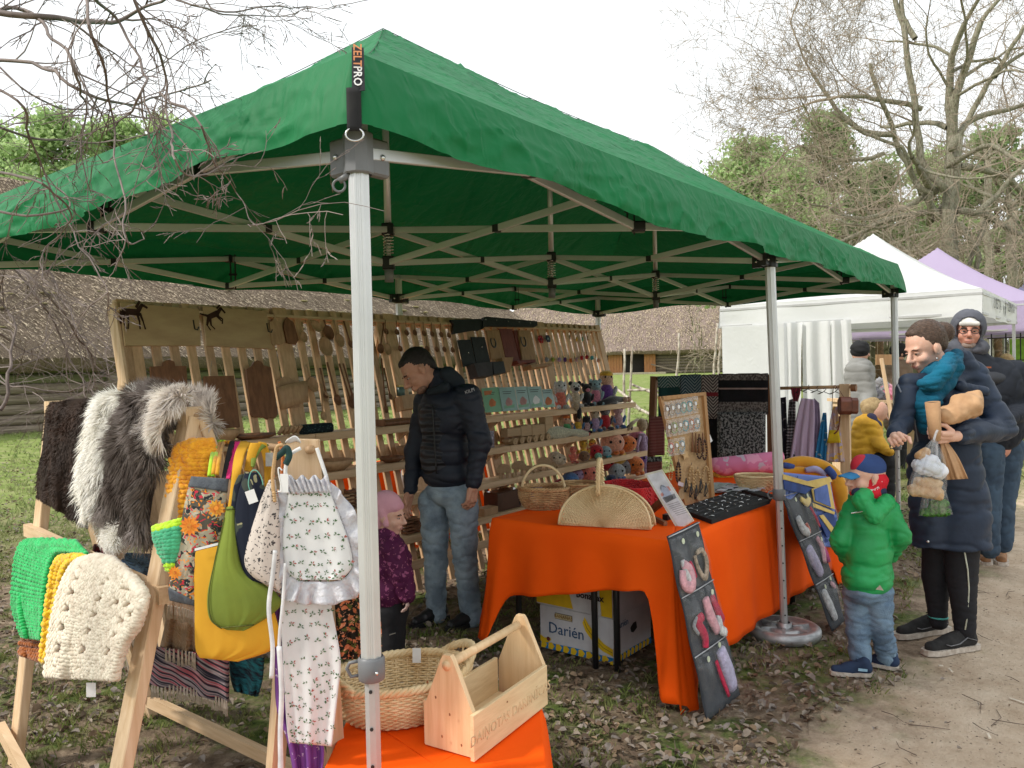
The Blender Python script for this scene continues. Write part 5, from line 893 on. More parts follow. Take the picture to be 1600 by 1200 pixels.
def wicker(nm,lab,c,X,rx,ry,h,flare,rows,stakes,m,grp=None,bulge=0.,rimr=.009,dip=None,z0r=.75,braid=True,r=.0042,top=None):
 0
 c=V(c);X=V(X).normalized();Y=ZA.cross(X).normalized();t=T(nm,lab,'basket',tuple(c),grp);dip=dip or(lambda a:0)
 def pt(a,v,o=0):k=lerp(z0r,1,math.sin(v*math.pi/2)**.8)+flare*v+bulge*math.sin(v*math.pi);return c+X*math.cos(a)*(rx*k+o)+Y*math.sin(a)*(ry*k+o)+ZA*(h*v*(1+dip(a)))
 b=B();N_=stakes*2
 for j in range(rows):
  v=(j+.5)/rows;b.tube([pt(2*math.pi*i/N_,v+.004*N.noise(V((i*.3,j,0))),(.0035 if(i//1+j)%2 else-.0035))for i in range(N_)],r,4,closed=True)
 tag(b.build('weave',m,t,True),kind='stuff');b=B()
 for i in range(stakes):a=2*math.pi*(i+.5)/stakes;b.tube([pt(a,v)for v in(0,.3,.6,1.02)],r*.9,4)
 tag(b.build('stakes',m,t,True),kind='stuff');b=B();b.grid(lambda u,v:pt(2*math.pi*u,.01)*v+(c+ZA*.004)*(1-v),30,4);b.build('bottom',m,t,True,thick=.006)
 for k in range(3 if braid else 1):
  b=B();n_=stakes*4;b.tube([pt(2*math.pi*i/n_,1.0,.006*math.cos(i*math.pi*2/6+k*2.09)if braid else 0)+ZA*(.008*math.sin(i*math.pi*2/6+k*2.09)if braid else 0)+ZA*.006 for i in range(n_)],rimr*.62 if braid else rimr,6,closed=True);b.build('rim',m,t,True)
 return t,pt
WKL=M('pale_willow',(.82,.64,.38),(.68,.48,.25),sc=9,c3=(.76,.58,.33),rough=.5,det=2);WKB=M('brown_willow',(.62,.4,.2),(.4,.22,.1),sc=14,c3=(.52,.32,.15),rough=.5,det=2)
def card(parent,c,w_=.035,h_=.05,string=.04,X=None,nm='price_tag',lean=0):
 c=V(c);X=X or CR;b=B();b.box(c-ZA*h_/2-CF*.004,(w_,.0015,h_),X,(ZA+CR*lean));o=b.build(nm,WHT,parent)
 b=B();b.tube([c,c+ZA*string*.5+CR*.004,c+ZA*string],.0012,4);b.build('tag_string',BLKP,parent);return o
TX0,TX1,TY0,TY1,TZ=1.89,4.35,.07,1.15,.742
tb_=T('trestle_table','black legged folding table under the long orange cloth','table',(3.1,.6,0))
b=B();b.box(((TX0+TX1)/2,(TY0+TY1)/2,TZ-.02),(TX1-TX0-.02,TY1-TY0-.02,.03));b.build('tabletop',M('table_grey',(.3,.3,.3)),tb_)
for x,y in((2.03,.59),(2.05,.47),(1.95,.09),(3.66,.12),(2.45,1.08),(4.2,.14),(4.2,1.05),(2.02,1.08)):b=B();b.tube([(x,y,0),(x,y,TZ-.03)],.017,10);b.build('leg',BLKP,tb_,True)
def cloth_table(nm,lab,x0,x1,y0,y1,z,drop,mat,hem,seed=0,ang=0,org=None,nper=360):
 X=V((math.cos(ang),math.sin(ang),0));Y=V((-X.y,X.x,0));o=V(org or(0,0,0));cx,cy=(x0+x1)/2,(y0+y1)/2;Lx,Ly=x1-x0,y1-y0;per=2*(Lx+Ly);P_=[]
 fan=10;rr=.012
 def seg(a,c,n_,k):return[(lerp(a[0],c[0],i/k),lerp(a[1],c[1],i/k),n_[0],n_[1],0)for i in range(k+1)]
 def arc(p,a0):return[(p[0],p[1],math.cos(a0+math.pi/2*i/fan),math.sin(a0+math.pi/2*i/fan),math.sin(math.pi*i/fan))for i in range(1,fan)]
 kx,ky=int(nper*Lx/per),int(nper*Ly/per)
 P_=seg((x0,y0),(x1,y0),(0,-1),kx)+arc((x1,y0),-math.pi/2)+seg((x1,y0),(x1,y1),(1,0),ky)+arc((x1,y1),0)+seg((x1,y1),(x0,y1),(0,1),kx)+arc((x0,y1),math.pi/2)+seg((x0,y1),(x0,y0),(-1,0),ky)+arc((x0,y0),math.pi)
 n_=len(P_);b=B();rings=[];S_=0;prev=None
 for r in(0,.35,.7,.9,.985):rings.append([o+X*lerp(cx,p[0],r)+Y*lerp(cy,p[1],r)+ZA*z for p in P_])
 NV=18
 for j in range(NV+1):
  v=j/NV;ring=[];s_=0;last=None
  for i,p in enumerate(P_):
   q=V((p[0],p[1]));s_+=(q-last).length if last is not None else 0;last=q
   dc=min((q-V(c)).length for c in((x0,y0),(x1,y0),(x1,y1),(x0,y1)));cn=math.exp(-(dc/.075)**3);dr=drop+hem(p[0],p[1],p[2],p[3],cn)
   w_=(.022*math.sin(s_*11+seed)+.015*math.sin(s_*23+1+seed)+.02*N.noise(V((s_*4,v,seed))))*v*(1-.3*cn)+.03*cn*math.sin(s_*30+v*2)*v
   out=.012*min(1,v*8)+.03*v+cn*.05*v**1.2+w_*(.6 if p[0]>x0+.1 else 1);ring.append(o+X*(p[0]+p[2]*out)+Y*(p[1]+p[3]*out)+ZA*(z-dr*v))
  rings.append(ring)
 for r in rings:b.v+=[tuple(p)for p in r]
 for j in range(len(rings)-1):
  for i in range(n_):b.f.append((j*n_+i,j*n_+(i+1)%n_,(j+1)*n_+(i+1)%n_,(j+1)*n_+i));b.m.append(0)
 return tag(b.build(nm,mat,None,True,thick=.003),lab,'tablecloth')
def hem1(x,y,nx,ny,cn):
 h=0.
 if ny<-.7:h+=.30
 elif nx<-.3:h+=lerp(-.13,.08,max(0,min(1,(y-.05)/1.0)))
 return h+cn*(.5 if y<.5 else .24)*(0.5 if ny<-.7 else 1)
cloth_table('orange_tablecloth','bright orange cloth hanging over the long craft table with pointed corners',TX0,TX1,TY0,TY1,TZ+.004,.33,ORANGE,hem1)
def banana_box(lab,o,X,w_,dpt,h,lidtext,full):
 X=V(X).normalized();Y=ZA.cross(X);t=T('banana_box',lab,'box',tuple(o),'banana boxes under the table');o=V(o);W=M('box_card_white',(.6,.6,.62),(.52,.52,.54),sc=8);YE=M('banana_yellow',(.75,.5,.01),(.65,.42,.01));BL_=M('box_blue',(.01,.2,.5));DK=M('line_dark',(.05,.04,.03));b=B();b.box(o+X*w_/2+Y*dpt/2+ZA*h/2,(w_,dpt,h),X,ch=.004);b.build('carton',W,t);F=-Y
 def pn(pts,m,nm,z=.003,face=0):
  if face==0:P_=[o+X*a*w_+F*z+ZA*c*h for a,c in pts];ax=(X,ZA)
  else:P_=[o+X*(w_+z)+Y*a*dpt+ZA*c*h for a,c in pts];ax=(Y,ZA)
  b=B();b.add(P_,[tuple(range(len(P_)))]);b.build(nm,m,t)
 if full:
  for f_ in(0,1):
   pn([(0.004,.005),(.996,.005),(.996,.15),(.5,.17),(.004,.14)],BL_,'blue_band',.003,f_)
   for k in range(9):x=.05+k*.105;pn([(x-.04,.01),(x+.02,.01),(x+.05,.1),(x+.01,.17),(x-.035,.15)],YE,'printed_banana',.004,f_)
   pn([(0.004,.15),(.1,.14),(.16,.22),(.15,.27),(.06,.25),(.004,.3)],YE,'printed_banana',.005,f_)
  pn([(.12+.025*math.cos(a),.24+.05*math.sin(a))for a in np.linspace(0,6.28,12)[:-1]],M('bunch_brown',(.15,.03,.03)),'bunch_end',.006)
  c_=[(.60,.78),(.64,.6),(.74,.4),(.86,.25),(.996,.18)];d_=[(.996,.34),(.88,.42),(.76,.6),(.68,.78),(.63,.92)];pn(c_+d_,YE,'big_banana',.0045);pn([(.9,.0),(.996,.0),(.996,.1)],YE,'printed_banana',.0055)
  b=B();b.tube([o+X*a*w_+F*.005+ZA*c*h for a,c in((.62,.85),(.66,.68),(.75,.5),(.87,.33),(.99,.26))],.0012,4);b.build('banana_outline',DK,t)
  text('Darién',.085,o+X*w_*.37+F*.001+ZA*h*.5,X,ZA,M('script_blue',(.03,.09,.2)),t,lift=.003);pn([(.22,.74),(.46,.74),(.46,.88),(.22,.88)],DK,'label_frame',.0035);pn([(.225,.75),(.455,.75),(.455,.87),(.225,.87)],M('label_cream',(.6,.5,.3)),'label_ground',.0045);text('BANANAS',.026,o+X*w_*.34+F*.001+ZA*h*.81,X,ZA,M('label_gold',(.35,.2,.03)),t,lift=.005)
  text('Darién',.05,o+X*(w_+.001)+Y*dpt*.2+ZA*h*.8,Y,ZA,M('script_blue',(.03,.09,.2)),t,lift=.003);pn([(.42,.62),(.5,.7),(.58,.7),(.6,.55),(.5,.48),(.44,.52)],BLKP,'hand_hole',.004,1)
 else:
  pn([(.004,.05),(.5,.05),(.4,.95),(.004,.95)],YE,'yellow_print',.003);pn([(.86,.02),(.996,.02),(.996,.95),(.83,.95)],YE,'yellow_print',.003);text('bonanax',.05,o+X*w_*.72+F*.001+ZA*h*.5,X,ZA,M('lid_ink',(.03,.01,.02)),t,lift=.004,bold=.001)
 return t
bo=V((2.07,1.0,.0));bX=V((0,-1,0));banana_box('lower banana carton lettered Darién standing on the grass',(2.09,.985,.012),bX,.47,.4,.24,'',True)
banana_box('upper banana carton lettered bonanax resting on the lower one',(2.08,1.0,.256),bX,.49,.42,.19,'',False)
gt=lambda x,y:oz(x,y,TZ+.006)
sp_t,sp_pt=wicker('round_handled_basket','round brown wicker basket with a tall hooped handle at the table corner',gt(850,795)+CF*.02,CR,.135,.105,.115,.06,11,22,WKB,bulge=.06)
c0=gt(850,795)+CF*.02;b=B();P_=[c0+CR*.125*math.cos(a)+ZA*(.10+.15*math.sin(a))for a in np.linspace(0,math.pi,18)];b.tube(P_,.0085,7);b.build('handle',WKL,sp_t,True)
for s_ in(-1,1):b=B();b.tube([c0+CR*.14*s_+ZA*z for z in(.11,.06,.02)],.004,5);b.build('binding',BLKP,sp_t)
wicker('small_oval_basket','small pale oval wicker basket behind the hooped one',gt(880,783),CR,.115,.08,.09,.05,9,20,WKL,braid=False,rimr=.007);t_,_=wicker('round_wicker_bowl','round brown wicker bowl left of the fan basket handle',gt(905,785),CR,.11,.09,.11,.08,10,20,WKB,braid=False,rimr=.008)
fa,fb=gt(872,822),gt(1016,830);fc=(fa+fb)/2;FX=(fb-fa).normalized();FY=ZA.cross(FX).normalized();Rf=(fb-fa).length/2;t=T('fan_basket','wide fan shaped pale wicker gathering basket with upright plaited handle','basket',tuple(fc))
def fp(a,rho,s_,o=0):h_=.2*rho*math.sin(a)**.9;return fc+FX*Rf*1.0*rho*math.cos(a)*-1+ZA*(h_+.006)+FY*s_*(-(.058-.04*rho*math.sin(a))+o)+FY*.07
for s_ in(1,-1):
 b=B()
 for j in range(30):rho=(j+.6)/30.4;b.tube([fp(math.pi*i/48,rho,s_,.003*(1 if(i+j)%2 else-1))for i in range(49)],.0036,4)
 tag(b.build('weave',WKL,t,True),kind='stuff');b=B()
 for i in range(25):a=math.pi*(i+.5)/25;b.tube([fp(a,r_,s_)for r_ in(.02,.5,1.0)],.003,4)
 tag(b.build('stakes',WKL,t,True),kind='stuff')
b=B();b.grid(lambda u,v:lerp(fp(math.pi*u,.98,1),fp(math.pi*u,.98,-1),v)*1.0 if False else fp(0,lerp(-.98,.98,u),lerp(1,-1,v)),20,6);b.build('bottom',WKL,t,True,thick=.006)
b=B();
for s_ in(1,-1):b.tube([fp(math.pi*i/40,1.0,s_)for i in range(41)],.006,5)
b.build('rim',WKL,t,True)
for k in range(3):
 b=B();P_=[]
 for i in range(60):
  a=math.pi*i/59;c=fc+FY*(.07-.05*math.cos(a))+ZA*(.165+.175*math.sin(a)**.8);P_.append(c+FX*.008*math.cos(i*.9+k*2.1)+ZA*.006*math.sin(i*.9+k*2.1)-FX*.03)
 b.tube(P_,.0065,5);b.build('handle',WKL,t,True)
RED=M('red_cord',(.62,.015,.02),(.45,.01,.015),rough=.8,sheen=.3);c0=gt(985,792);t=T('red_crochet_basket','red crocheted oblong basket behind the fan basket','basket',tuple(c0));Xr=V((-.25,-1,0)).normalized();Yr=ZA.cross(Xr)
def rbx(u,v):a=2*math.pi*u;e=.45;cx=math.copysign(abs(math.cos(a))**e,math.cos(a));sy=math.copysign(abs(math.sin(a))**e,math.sin(a));return c0+Xr*cx*(.165+.012*v)+Yr*sy*(.115+.01*v)+ZA*(.01+.125*v)
b=B();b.grid(rbx,60,8);b.grid(lambda u,v:lerp(c0+ZA*.01,rbx(u,0),v),60,3);b.build('lining',RED,t,True)
for s_ in(0,1):stitches(lambda u,v:rbx(u,v)+(rbx(u,v)-c0-ZA*.08).normalized()*(.006 if s_==0 else-.004),64,11,.0075,RED,t,asp=1.35)
b=B();b.tube([rbx(.62,.75)+V((-.02,-.02,0)),rbx(.62,.3)+V((-.03,-.03,.0)),rbx(.62,.05)+V((-.02,-.02,0))],.008,6);b.lathe([(.006,-.005),(.016,0),(.006,.005)],rbx(.66,.8)+V((-.02,-.01,0)),12,Z=(-1,-1,0));b.build('toggle',WLT,t,True)
sd_=lambda p:(p-CAM).dot(CF);db=sd_(gt(1075,822));S_TL,S_TR,S_BR,S_BL=dp(1008,741,db+.16),dp(1035,734,db+.12),dp(1085,814,db-.04),dp(1060,829,db)
SP=plane3(S_TL,S_TR,S_BL);t=T('info_sign','slanted white framed sheet with a printed house, standing on a brown easel','sign',tuple(S_BL))
poly(SP,[(1008,741),(1035,734),(1085,814),(1060,829)],-.014,.012).build('frame',M('cream_frame',(.75,.72,.62)),t);poly(SP,[(1011,742.5),(1033.5,737),(1081.5,813),(1061,824.5)],-.002,.002).build('sheet',M('paper',(.78,.8,.86)),t)
for pts,m,nm in(([(1032-1,762),(1036,757.5),(1043,762),(1047,768),(1053,779),(1041,785),(1036,776)],M('sky_print',(.5,.58,.75)),'picture'),([(1035,778),(1054,771),(1057,778),(1041,786)],M('grey_print',(.28,.3,.33)),'picture'),([(1040,760),(1045,760),(1049,766),(1044,768)],M('roof_pink',(.75,.35,.3)),'picture'),([(1032,772),(1035,769),(1038,774),(1034,776)],M('roof_pink',(.75,.35,.3)),'picture')):poly(SP,pts,.0005,.0006).build(nm,m,t)
b=B()
for k in range(7):x=1043+k*2.3;y=787+k*2.7;b.add([SP.at(x,y+1.6,.0012),SP.at(x+17,y-4.2+.6,.0012),SP.at(x+17.4,y-3.4+.6,.0012),SP.at(x+.4,y+2.4,.0012)],[(0,1,2,3)])
b.build('text_lines',M('faint_ink',(.35,.36,.4)),t);b=B();b.tube([SP.at(1033,758.5,.002),SP.at(1032.5,759,.002),SP.at(1033,765,.002)],.0012,4);b.tube([SP.at(1032.5,764,.002),SP.at(1033,758,.002),SP.at(1040,761.5,.002)],.0012,4);b.build('house_outline',INK,t)
b=B();q0,q1=dp(1036,782,db+.12),gt(1012,805);b.beam(q0,q1+ZA*.01,.022,.035);b.beam(gt(1007,806)+ZA*.012,gt(1040,822)+ZA*.012,.02,.02);b.build('easel',WBR,t);b=B();q0=gt(1042,812);b.box(q0+ZA*.015,(.04,.03,.03));b.build('clip',BLKP,t)
YB=.52;K_TL,K_TR,K_BL,K_BR=oy(1027,620,YB),oy(1099,613,YB),oz(1067,791,TZ+.008),oz(1113,781,TZ+.008);KP=plane3(K_TL,K_BR,K_BL);t=T('cork_board','wood framed cork board covered with bracelets and necklaces standing on the table','board',tuple(K_BL));FRM=wood('frame_wood',(.5,.28,.12),(.38,.2,.08),'Z')
CORK=M('cork',(.52,.34,.18),(.42,.26,.13),sc=60,rough=.95);poly(KP,[(1028,620),(1099,614),(1112,780),(1068,791)],-.02,.012).build('cork_sheet',CORK,t)
for pts in([(1027,620),(1032,620),(1071,790),(1067,791)],[(1095,614),(1099,613),(1113,780),(1108,782)],[(1028,620),(1098,613),(1099,618),(1030,626)]):poly(KP,pts,-.01,.02).build('frame_bar',FRM,t)
def kt(u,v):a=(lerp(1033,1071,max(0,v-.3)/.7*.9)if v>.3 else 1033,0);x=lerp(1031+v*14,1097+v*13,u);return x,lerp(625,612,u)+v*168-4*0
CLR=glassy('packet_film',(1,1,1),.12);rnd=random.Random(19)
for row,(v,n_,cols)in enumerate(((.10,6,('brown','cream','grey','mint','teal','yellow')),(.27,6,('brown','lime','cream','teal','orange','skyblue')),(.45,3,('coral','yellow','skyblue')))):
 for i in range(n_):
  u=.14+i*.135+row*.01;x,y=kt(u,v);y-=2;g_=T('bead_packet','%s bead bracelet in a clear packet with white disc, %s in the %s row'%(cols[i],('first','second','third','fourth','fifth','last')[i],('top','second','third')[row]),'bracelet packet',tuple(KP.at(x,y,.01)),'bracelet packets on the cork board')
  c=KP.at(x,y+4,.005);b=B();rr=.024
  for a in np.linspace(0,6.28,15)[:-1]:b.ell(c+CR*rr*.65*math.cos(a)+ZA*rr*1.25*math.sin(a),.0055,5,4)
  b.build('beads',yarn(cols[i]),g_,True)['kind']='stuff';poly(KP,[(x-4.5,y-10),(x+4.5,y-10.5),(x+5,y+16),(x-4,y+17)],.014,.001).build('packet',CLR,g_);b=B();b.lathe([(0,0),(.012,0),(.012,.002),(0,.002)],KP.at(x+1,y+1,.017),12,Z=KP.n);b.build('disc',WHT,g_)
def loopn(lab,cx,cy,w_,h_,m,r,n_=20,nm='bead_necklace'):
 b=B();tcard=T(nm,lab,'necklace',tuple(KP.at(cx,cy,.01)),'necklaces on the cork board')
 for i in range(n_):a=2*math.pi*i/n_;b.ell(KP.at(cx+w_*math.sin(a)*(1-.25*math.cos(a)),cy-h_*math.cos(a),.012+.004*(i%2)),r,6,5)
 b.build('beads',m,tcard,True)['kind']='stuff';b=B();b.tube([KP.at(cx,cy-h_,.01),KP.at(cx+.5,cy-h_-6,.008)],.0015,4);b.build('hook',BLKP,tcard)
DBR=M('dark_beads',(.07,.03,.02),rough=.4);NBR=M('natural_beads',(.6,.38,.18),rough=.45)
for a in(('pale wooden bead necklace hanging at the middle right',1080,748,3.5,19,NBR,.0085),('second pale bead necklace just right of the first',1090,752,4,17,NBR,.0075),('brown and pale bead necklace at the right edge',1103,744,5,15,NBR,.007),('dark bead strand at the left half of the board',1060,738,3,15,DBR,.007),('thin dark bead strand left of the dark one',1048,738,2.2,12,NBR,.004),('dark bead loop high at the right of the board',1093,700,4,16,DBR,.006),('short dark loop at the right rim of the board',1101,703,3,15,DBR,.006)):loopn(*a)
for k,(x,y)in enumerate(((1082,676),(1087,677),(1092,678),(1098,676))):q=KP.at(x,y+14,.012);b=B();b.tube([KP.at(x,y,.012),q,KP.at(x+.5,y+30,.014)],[.004,.006,.009],6);tag(b.build('wooden_pendant',WBR,None,True),('leftmost of the long brown pendants on the cork board','second long brown pendant on the cork board','third long brown pendant on the cork board','long brown pendant closest to the board frame')[k],'pendant','long brown pendants')
for k,(x,y)in enumerate(((1072,757),(1080,765),(1088,768),(1095,758),(1103,764))):
 b=B()
 for j in range(3):b.tube([KP.at(x,y-10,.02),KP.at(x+3-j*3,y+4+j*3,.03),KP.at(x-3+j*2,y+12,.022)],.0028,4)
 tag(b.build('cord_bracelet',BLKP,None,True),('leftmost black cord bracelet bundle','second black cord bracelet bundle','middle black cord bracelet bundle','fourth black cord bracelet bundle','rightmost black cord bracelet bundle')[k]+' hanging under the pale beads','bracelet','black cord bracelets')
for k,(x,y,r)in enumerate(((1071,710,7),(1065,772,6),(1092,775,5))):b=B();b.add([KP.at(x+r*math.cos(a)*(1 if i%2 else .5),y+r*1.4*math.sin(a)*(1 if i%2 else .5),.01)for i,a in enumerate(np.linspace(0,6.28,11)[:-1])]if k==0 else[KP.at(x+r*.8*math.cos(a),y+r*1.5*math.sin(a),.01)for a in np.linspace(0,6.28,11)[:-1]],[tuple(range(10))]);tag(b.build('wooden_charm',NBR if k==0 else WLT,None,thick=.004),('star shaped wooden charm in the middle of the cork board','oval wooden charm low on the cork board','round wooden charm low at the right of the cork board')[k],'charm')
poly(KP,[(1060,752),(1068,755),(1067,761),(1059,758)],.02,.002).build('price_tag',M('pink_tag',(.75,.6,.65)),t);t2=T('price_card','white price card clipped to the right side of the cork board','card',tuple(KP.at(1108,685)));poly(KP,[(1104,682),(1109,679),(1113,689),(1107,694)],.0,.002).build('card',WHT,t2);poly(KP,[(1106,684),(1108,683),(1110,689),(1108,690)],.0025,.001).build('print',INK,t2)
for k,(p,lab)in enumerate((([(1060,800),(1112,819),(1203,787),(1145,772)],'large black foam jewellery tray at the front edge of the table'),([(1118,770),(1150,768),(1204,784),(1208,778),(1150,762)],'narrow black tray holding white packets behind the large one'))):
 t=T('jewellery_tray',lab,'tray',tuple(gt(*p[1])));b=B();pts=[gt(*q)for q in p];a_=sum(((pts[i]-pts[0]).cross(pts[(i+1)%len(pts)]-pts[0])for i in range(len(pts))),V((0,0,0))).z
 if a_<0:pts.reverse()
 b.add(pts+[q+ZA*.022 for q in pts],[tuple(range(len(pts)-1,-1,-1)),tuple(range(len(pts),2*len(pts)))]+[(i,(i+1)%len(pts),len(pts)+(i+1)%len(pts),len(pts)+i)for i in range(len(pts))]);b.build('foam',BLK,t)
 if k==0:
  A_,B_,C2,D_=[V(gt(*q))for q in p]
  for i in range(6):
   for j in range(8):
    u,v=(i+.6)/6.4,(j+.6)/8.4;c=lerp(lerp(A_,B_,u),lerp(D_,C2,u),v)+ZA*.026
    if rnd.random()<.2:continue
    bb=B();w_=V((math.cos(i*2.3+j),math.sin(i*2.3+j),0))*.014;bb.tube([c-w_,c+ZA*.004,c+w_],.0022,5);bb.build('earring',STEEL if(i+j)%3 else WHT,t,True)
  for i in range(5):bb=B();bb.beam(lerp(A_,B_,(i+1)/6)+ZA*.024,lerp(D_,C2,(i+1)/6)+ZA*.024,.004,.006);bb.build('tray_groove',M('groove',(.05,.05,.055)),t)
for k in range(9):q=gt(1128+k*8.5,772-(k%3)*3);b=B();b.box(q+ZA*(.026+.003*(k%2)),(.07,.045,.006),V((math.cos(k),math.sin(k),0)));tag(b.build('white_packet',M('packet_white',(.62,.66,.72),rough=.3)),'flat white packet, %s of the heap behind the black tray'%('first','second','third','fourth','fifth','sixth','seventh','eighth','ninth')[k],'packet','white packets behind the tray')
c0=gt(1185,768);wicker('small_round_basket','small pale wicker basket half hidden by the middle tent leg',c0+CF*.05,CR,.12,.09,.09,.1,9,20,WKL,braid=False,rimr=.008)
b=B();c0=gt(1128,768)+CF*.1;b.grid(lambda u,v:c0+V((math.cos(6.283*u),math.sin(6.283*u),0))*.2*v*(1+.05*math.cos(u*6.283*16))*(1)+ZA*(.008+.01*math.sin(v*9)),96,10);tag(b.build('grey_doily',M('grey_lace',(.4,.43,.42),(.25,.28,.27),sc=90),None,True,thick=.003),'round grey crocheted doily behind the cork board','doily')
b=B();c0=gt(1012,772)+CF*.15;b.grid(lambda u,v:c0+V((math.cos(6.283*u),math.sin(6.283*u),0))*.2*v*(1+.03*math.cos(u*6.283*16))+ZA*(.008+.01*math.sin(v*9)),64,8);tag(b.build('grey_doily',M('grey_lace',(.4,.43,.42),(.25,.28,.27),sc=90),None,True,thick=.003),'second grey crocheted doily behind the info sign','doily')
def pile(nm,lab,L_,R_,D,m,**k):return drape(nm,lab,'blanket',L_,R_,D,m,nu=30,nv=14,**k)[0]
PKM=printed('pink_blanket_print',(.68,.22,.38),[((.6,.5,.6),.22),((.78,.35,.5),.3)],7)
dP=sd_(gt(1165,745));pile('pink_blanket','rolled pink and lilac blanket on the far end of the table',[(1111,716),(1110,728),(1118,738),(1128,744)],[(1222,704),(1226,715),(1222,733),(1214,740)],dP,PKM,bulge=.09,amp=.008,fr=2)
pile('yellow_fringed_cloth','yellow folded cloth peeping out beneath the pink blanket',[(1112,738),(1116,746),(1124,750)],[(1170,738),(1172,746),(1166,750)],dP+.02,yarn('yellow'),bulge=.04)
dQ=sd_(gt(1262,752))+.1;MUS=M('mustard_fleece',(.75,.36,.02),(.62,.28,.015),rough=.9,sheen=.4,sc=5,bump=.3,bsc=18);NAV=M('blue_quilt',(.04,.09,.32),(.03,.06,.2),rough=.85);QYE=M('quilt_yellow',(.8,.6,.2),(.7,.5,.15));PERI=printed('periwinkle_print',(.16,.24,.6),[((.06,.1,.3),.2)],14)
q0_,qf=drape('blue_quilt','blue and yellow patterned quilt hanging over the table end','quilt',[(1222,738),(1226,770),(1236,820),(1262,850)],[(1296,745),(1304,790),(1312,830),(1316,858)],Plane((0,-.035,0),(0,-1,0)),PERI,nu=20,nv=20,amp=.008,fr=1.5)
def qpatch(pts,m,nm,o=.012):
 b=B();P_=[Plane((0,-.035,0),(0,-1,0)).at(x,y,o+.008)for x,y in pts];b.add(P_,[tuple(range(len(P_)))]);b.build(nm,m,q0_,thick=.006)
qpatch([(1224,741),(1262,752),(1296,745),(1300,752),(1274,762),(1224,749)],QYE,'yellow_band');qpatch([(1224,750),(1268,763),(1258,772),(1226,765)],NAV,'navy_patch');qpatch([(1268,764),(1296,753),(1304,796),(1272,784)],QYE,'yellow_frame',.01);qpatch([(1272,765),(1292,757),(1298,792),(1274,782)],M('quilt_blue',(.12,.2,.55),(.08,.15,.42)),'blue_square',.016)
qpatch([(1266,784),(1304,800),(1303,804),(1264,790)],QYE,'yellow_stripe',.013);qpatch([(1276,806),(1300,797),(1310,830),(1292,840)],NAV,'navy_patch',.009);qpatch([(1280,806),(1286,804),(1306,830),(1300,834)],QYE,'yellow_stripe',.014)
t=T('mustard_blanket','rolled mustard blanket with navy stripes drooping over the quilt','blanket',tuple(gt(1250,745)))
for pts,D,r,m,nm in(([(1222,728),(1250,722),(1280,727),(1300,740),(1311,762),(1318,800)],[dQ-.02,dQ-.02,dQ-.03,dQ-.06,dQ-.1,dQ-.12],[.028,.032,.034,.038,.042,.03],MUS,'outer_fold'),([(1222,738),(1250,736),(1275,741),(1295,752)],[dQ-.05]*4,[.022,.024,.024,.02],MUS,'inner_fold'),([(1258,735),(1275,733),(1290,742)],[dQ-.085]*3,[.014,.018,.012],M('lilac_print',(.4,.38,.6)),'print_fold'),([(1224,727),(1232,729),(1240,730)],[dQ-.055]*3,[.016,.018,.014],NAV,'navy_fold'),([(1292,731),(1300,740),(1306,750)],[dQ-.095]*3,[.02,.022,.018],NAV,'navy_fold')):
 b=B();P_=spline([dp(x,y,D[i])for i,(x,y)in enumerate(pts)],5,.004);b.tube(P_,[crv([(a,0)for a in r],i/(len(P_)-1))[0]for i in range(len(P_))],10,flat=1.3);b.build(nm,m,t,True)
def organiser(lab,TL,TR,BL,BR,fill):
 P1=plane3(TL,TR,BL);t=T('pocket_organiser',lab,'organiser',tuple(BL));Q=lambda u,v:lerp(lerp(TL,TR,u),lerp(BL,BR,u),v)
 b=B();b.grid(lambda u,v:Q(u,v)+P1.n*.003*math.sin(v*19),6,24);b.build('backing',M('grey_felt',(.05,.055,.065),(.035,.04,.048),rough=.8),t,True,thick=.004)
 fm=glassy('clear_pocket_film',(.95,.96,.97),.07,.1)
 for j in range(3):
  for i in range(2):
   v0,v1=(.02,.34,.66)[j],(.33,.65,.985)[j];b=B();b.grid(lambda u,v:Q(lerp(i*.5+.01,i*.5+.49,u),lerp(v0,v1,v))+P1.n*(.006+.035*math.sin(math.pi*u)**.6*max(0,math.sin(math.pi*min(1,.08+v*.9)))**.7+.004*math.sin(u*13+v*4)),12,12);b.build('clear_pocket',fm,t,True)
 for v in(.335,.655,.005):b=B();b.tube([Q(0,v)+P1.n*.008,Q(.5,v)+P1.n*.012,Q(1,v)+P1.n*.008],.003,5);b.build('seam',M('clear_seam',(.5,.52,.55),rough=.3),t,True)
 for lb_,m,pts,r in fill:
  o=T('knitted_item',lb_,'knitwear',tuple(Q(*pts[0])),'knitted baby things in pockets');P_=spline([Q(*p)+P1.n*.014 for p in pts],4,.004);b=B();b.tube(P_,[r*(1-.25*abs(2*i/(len(P_)-1)-1))for i in range(len(P_))],8,flat=.5,up=P1.n);b.build('knit',m,o,True)
 for u,v in((.25,.05),(.72,.05),(.75,.38),(.22,.69),(.6,.66)):b=B();b.lathe([(0,0),(.013,0),(.013,.002),(0,.002)],Q(u,v)+P1.n*.03,12,Z=P1.n);b.build('sticker',M('sticker',(.62,.68,.5)),t)
YW,YR,YP,YK=yarn('white'),M('crimson_knit',(.55,.03,.08),rough=.9,sc=40,bump=.6,bsc=80),M('pink_knit',(.75,.4,.45),rough=.9,sc=40,bump=.6,bsc=80),M('lilac_knit',(.55,.5,.68),rough=.9,sc=40,bump=.6,bsc=80)
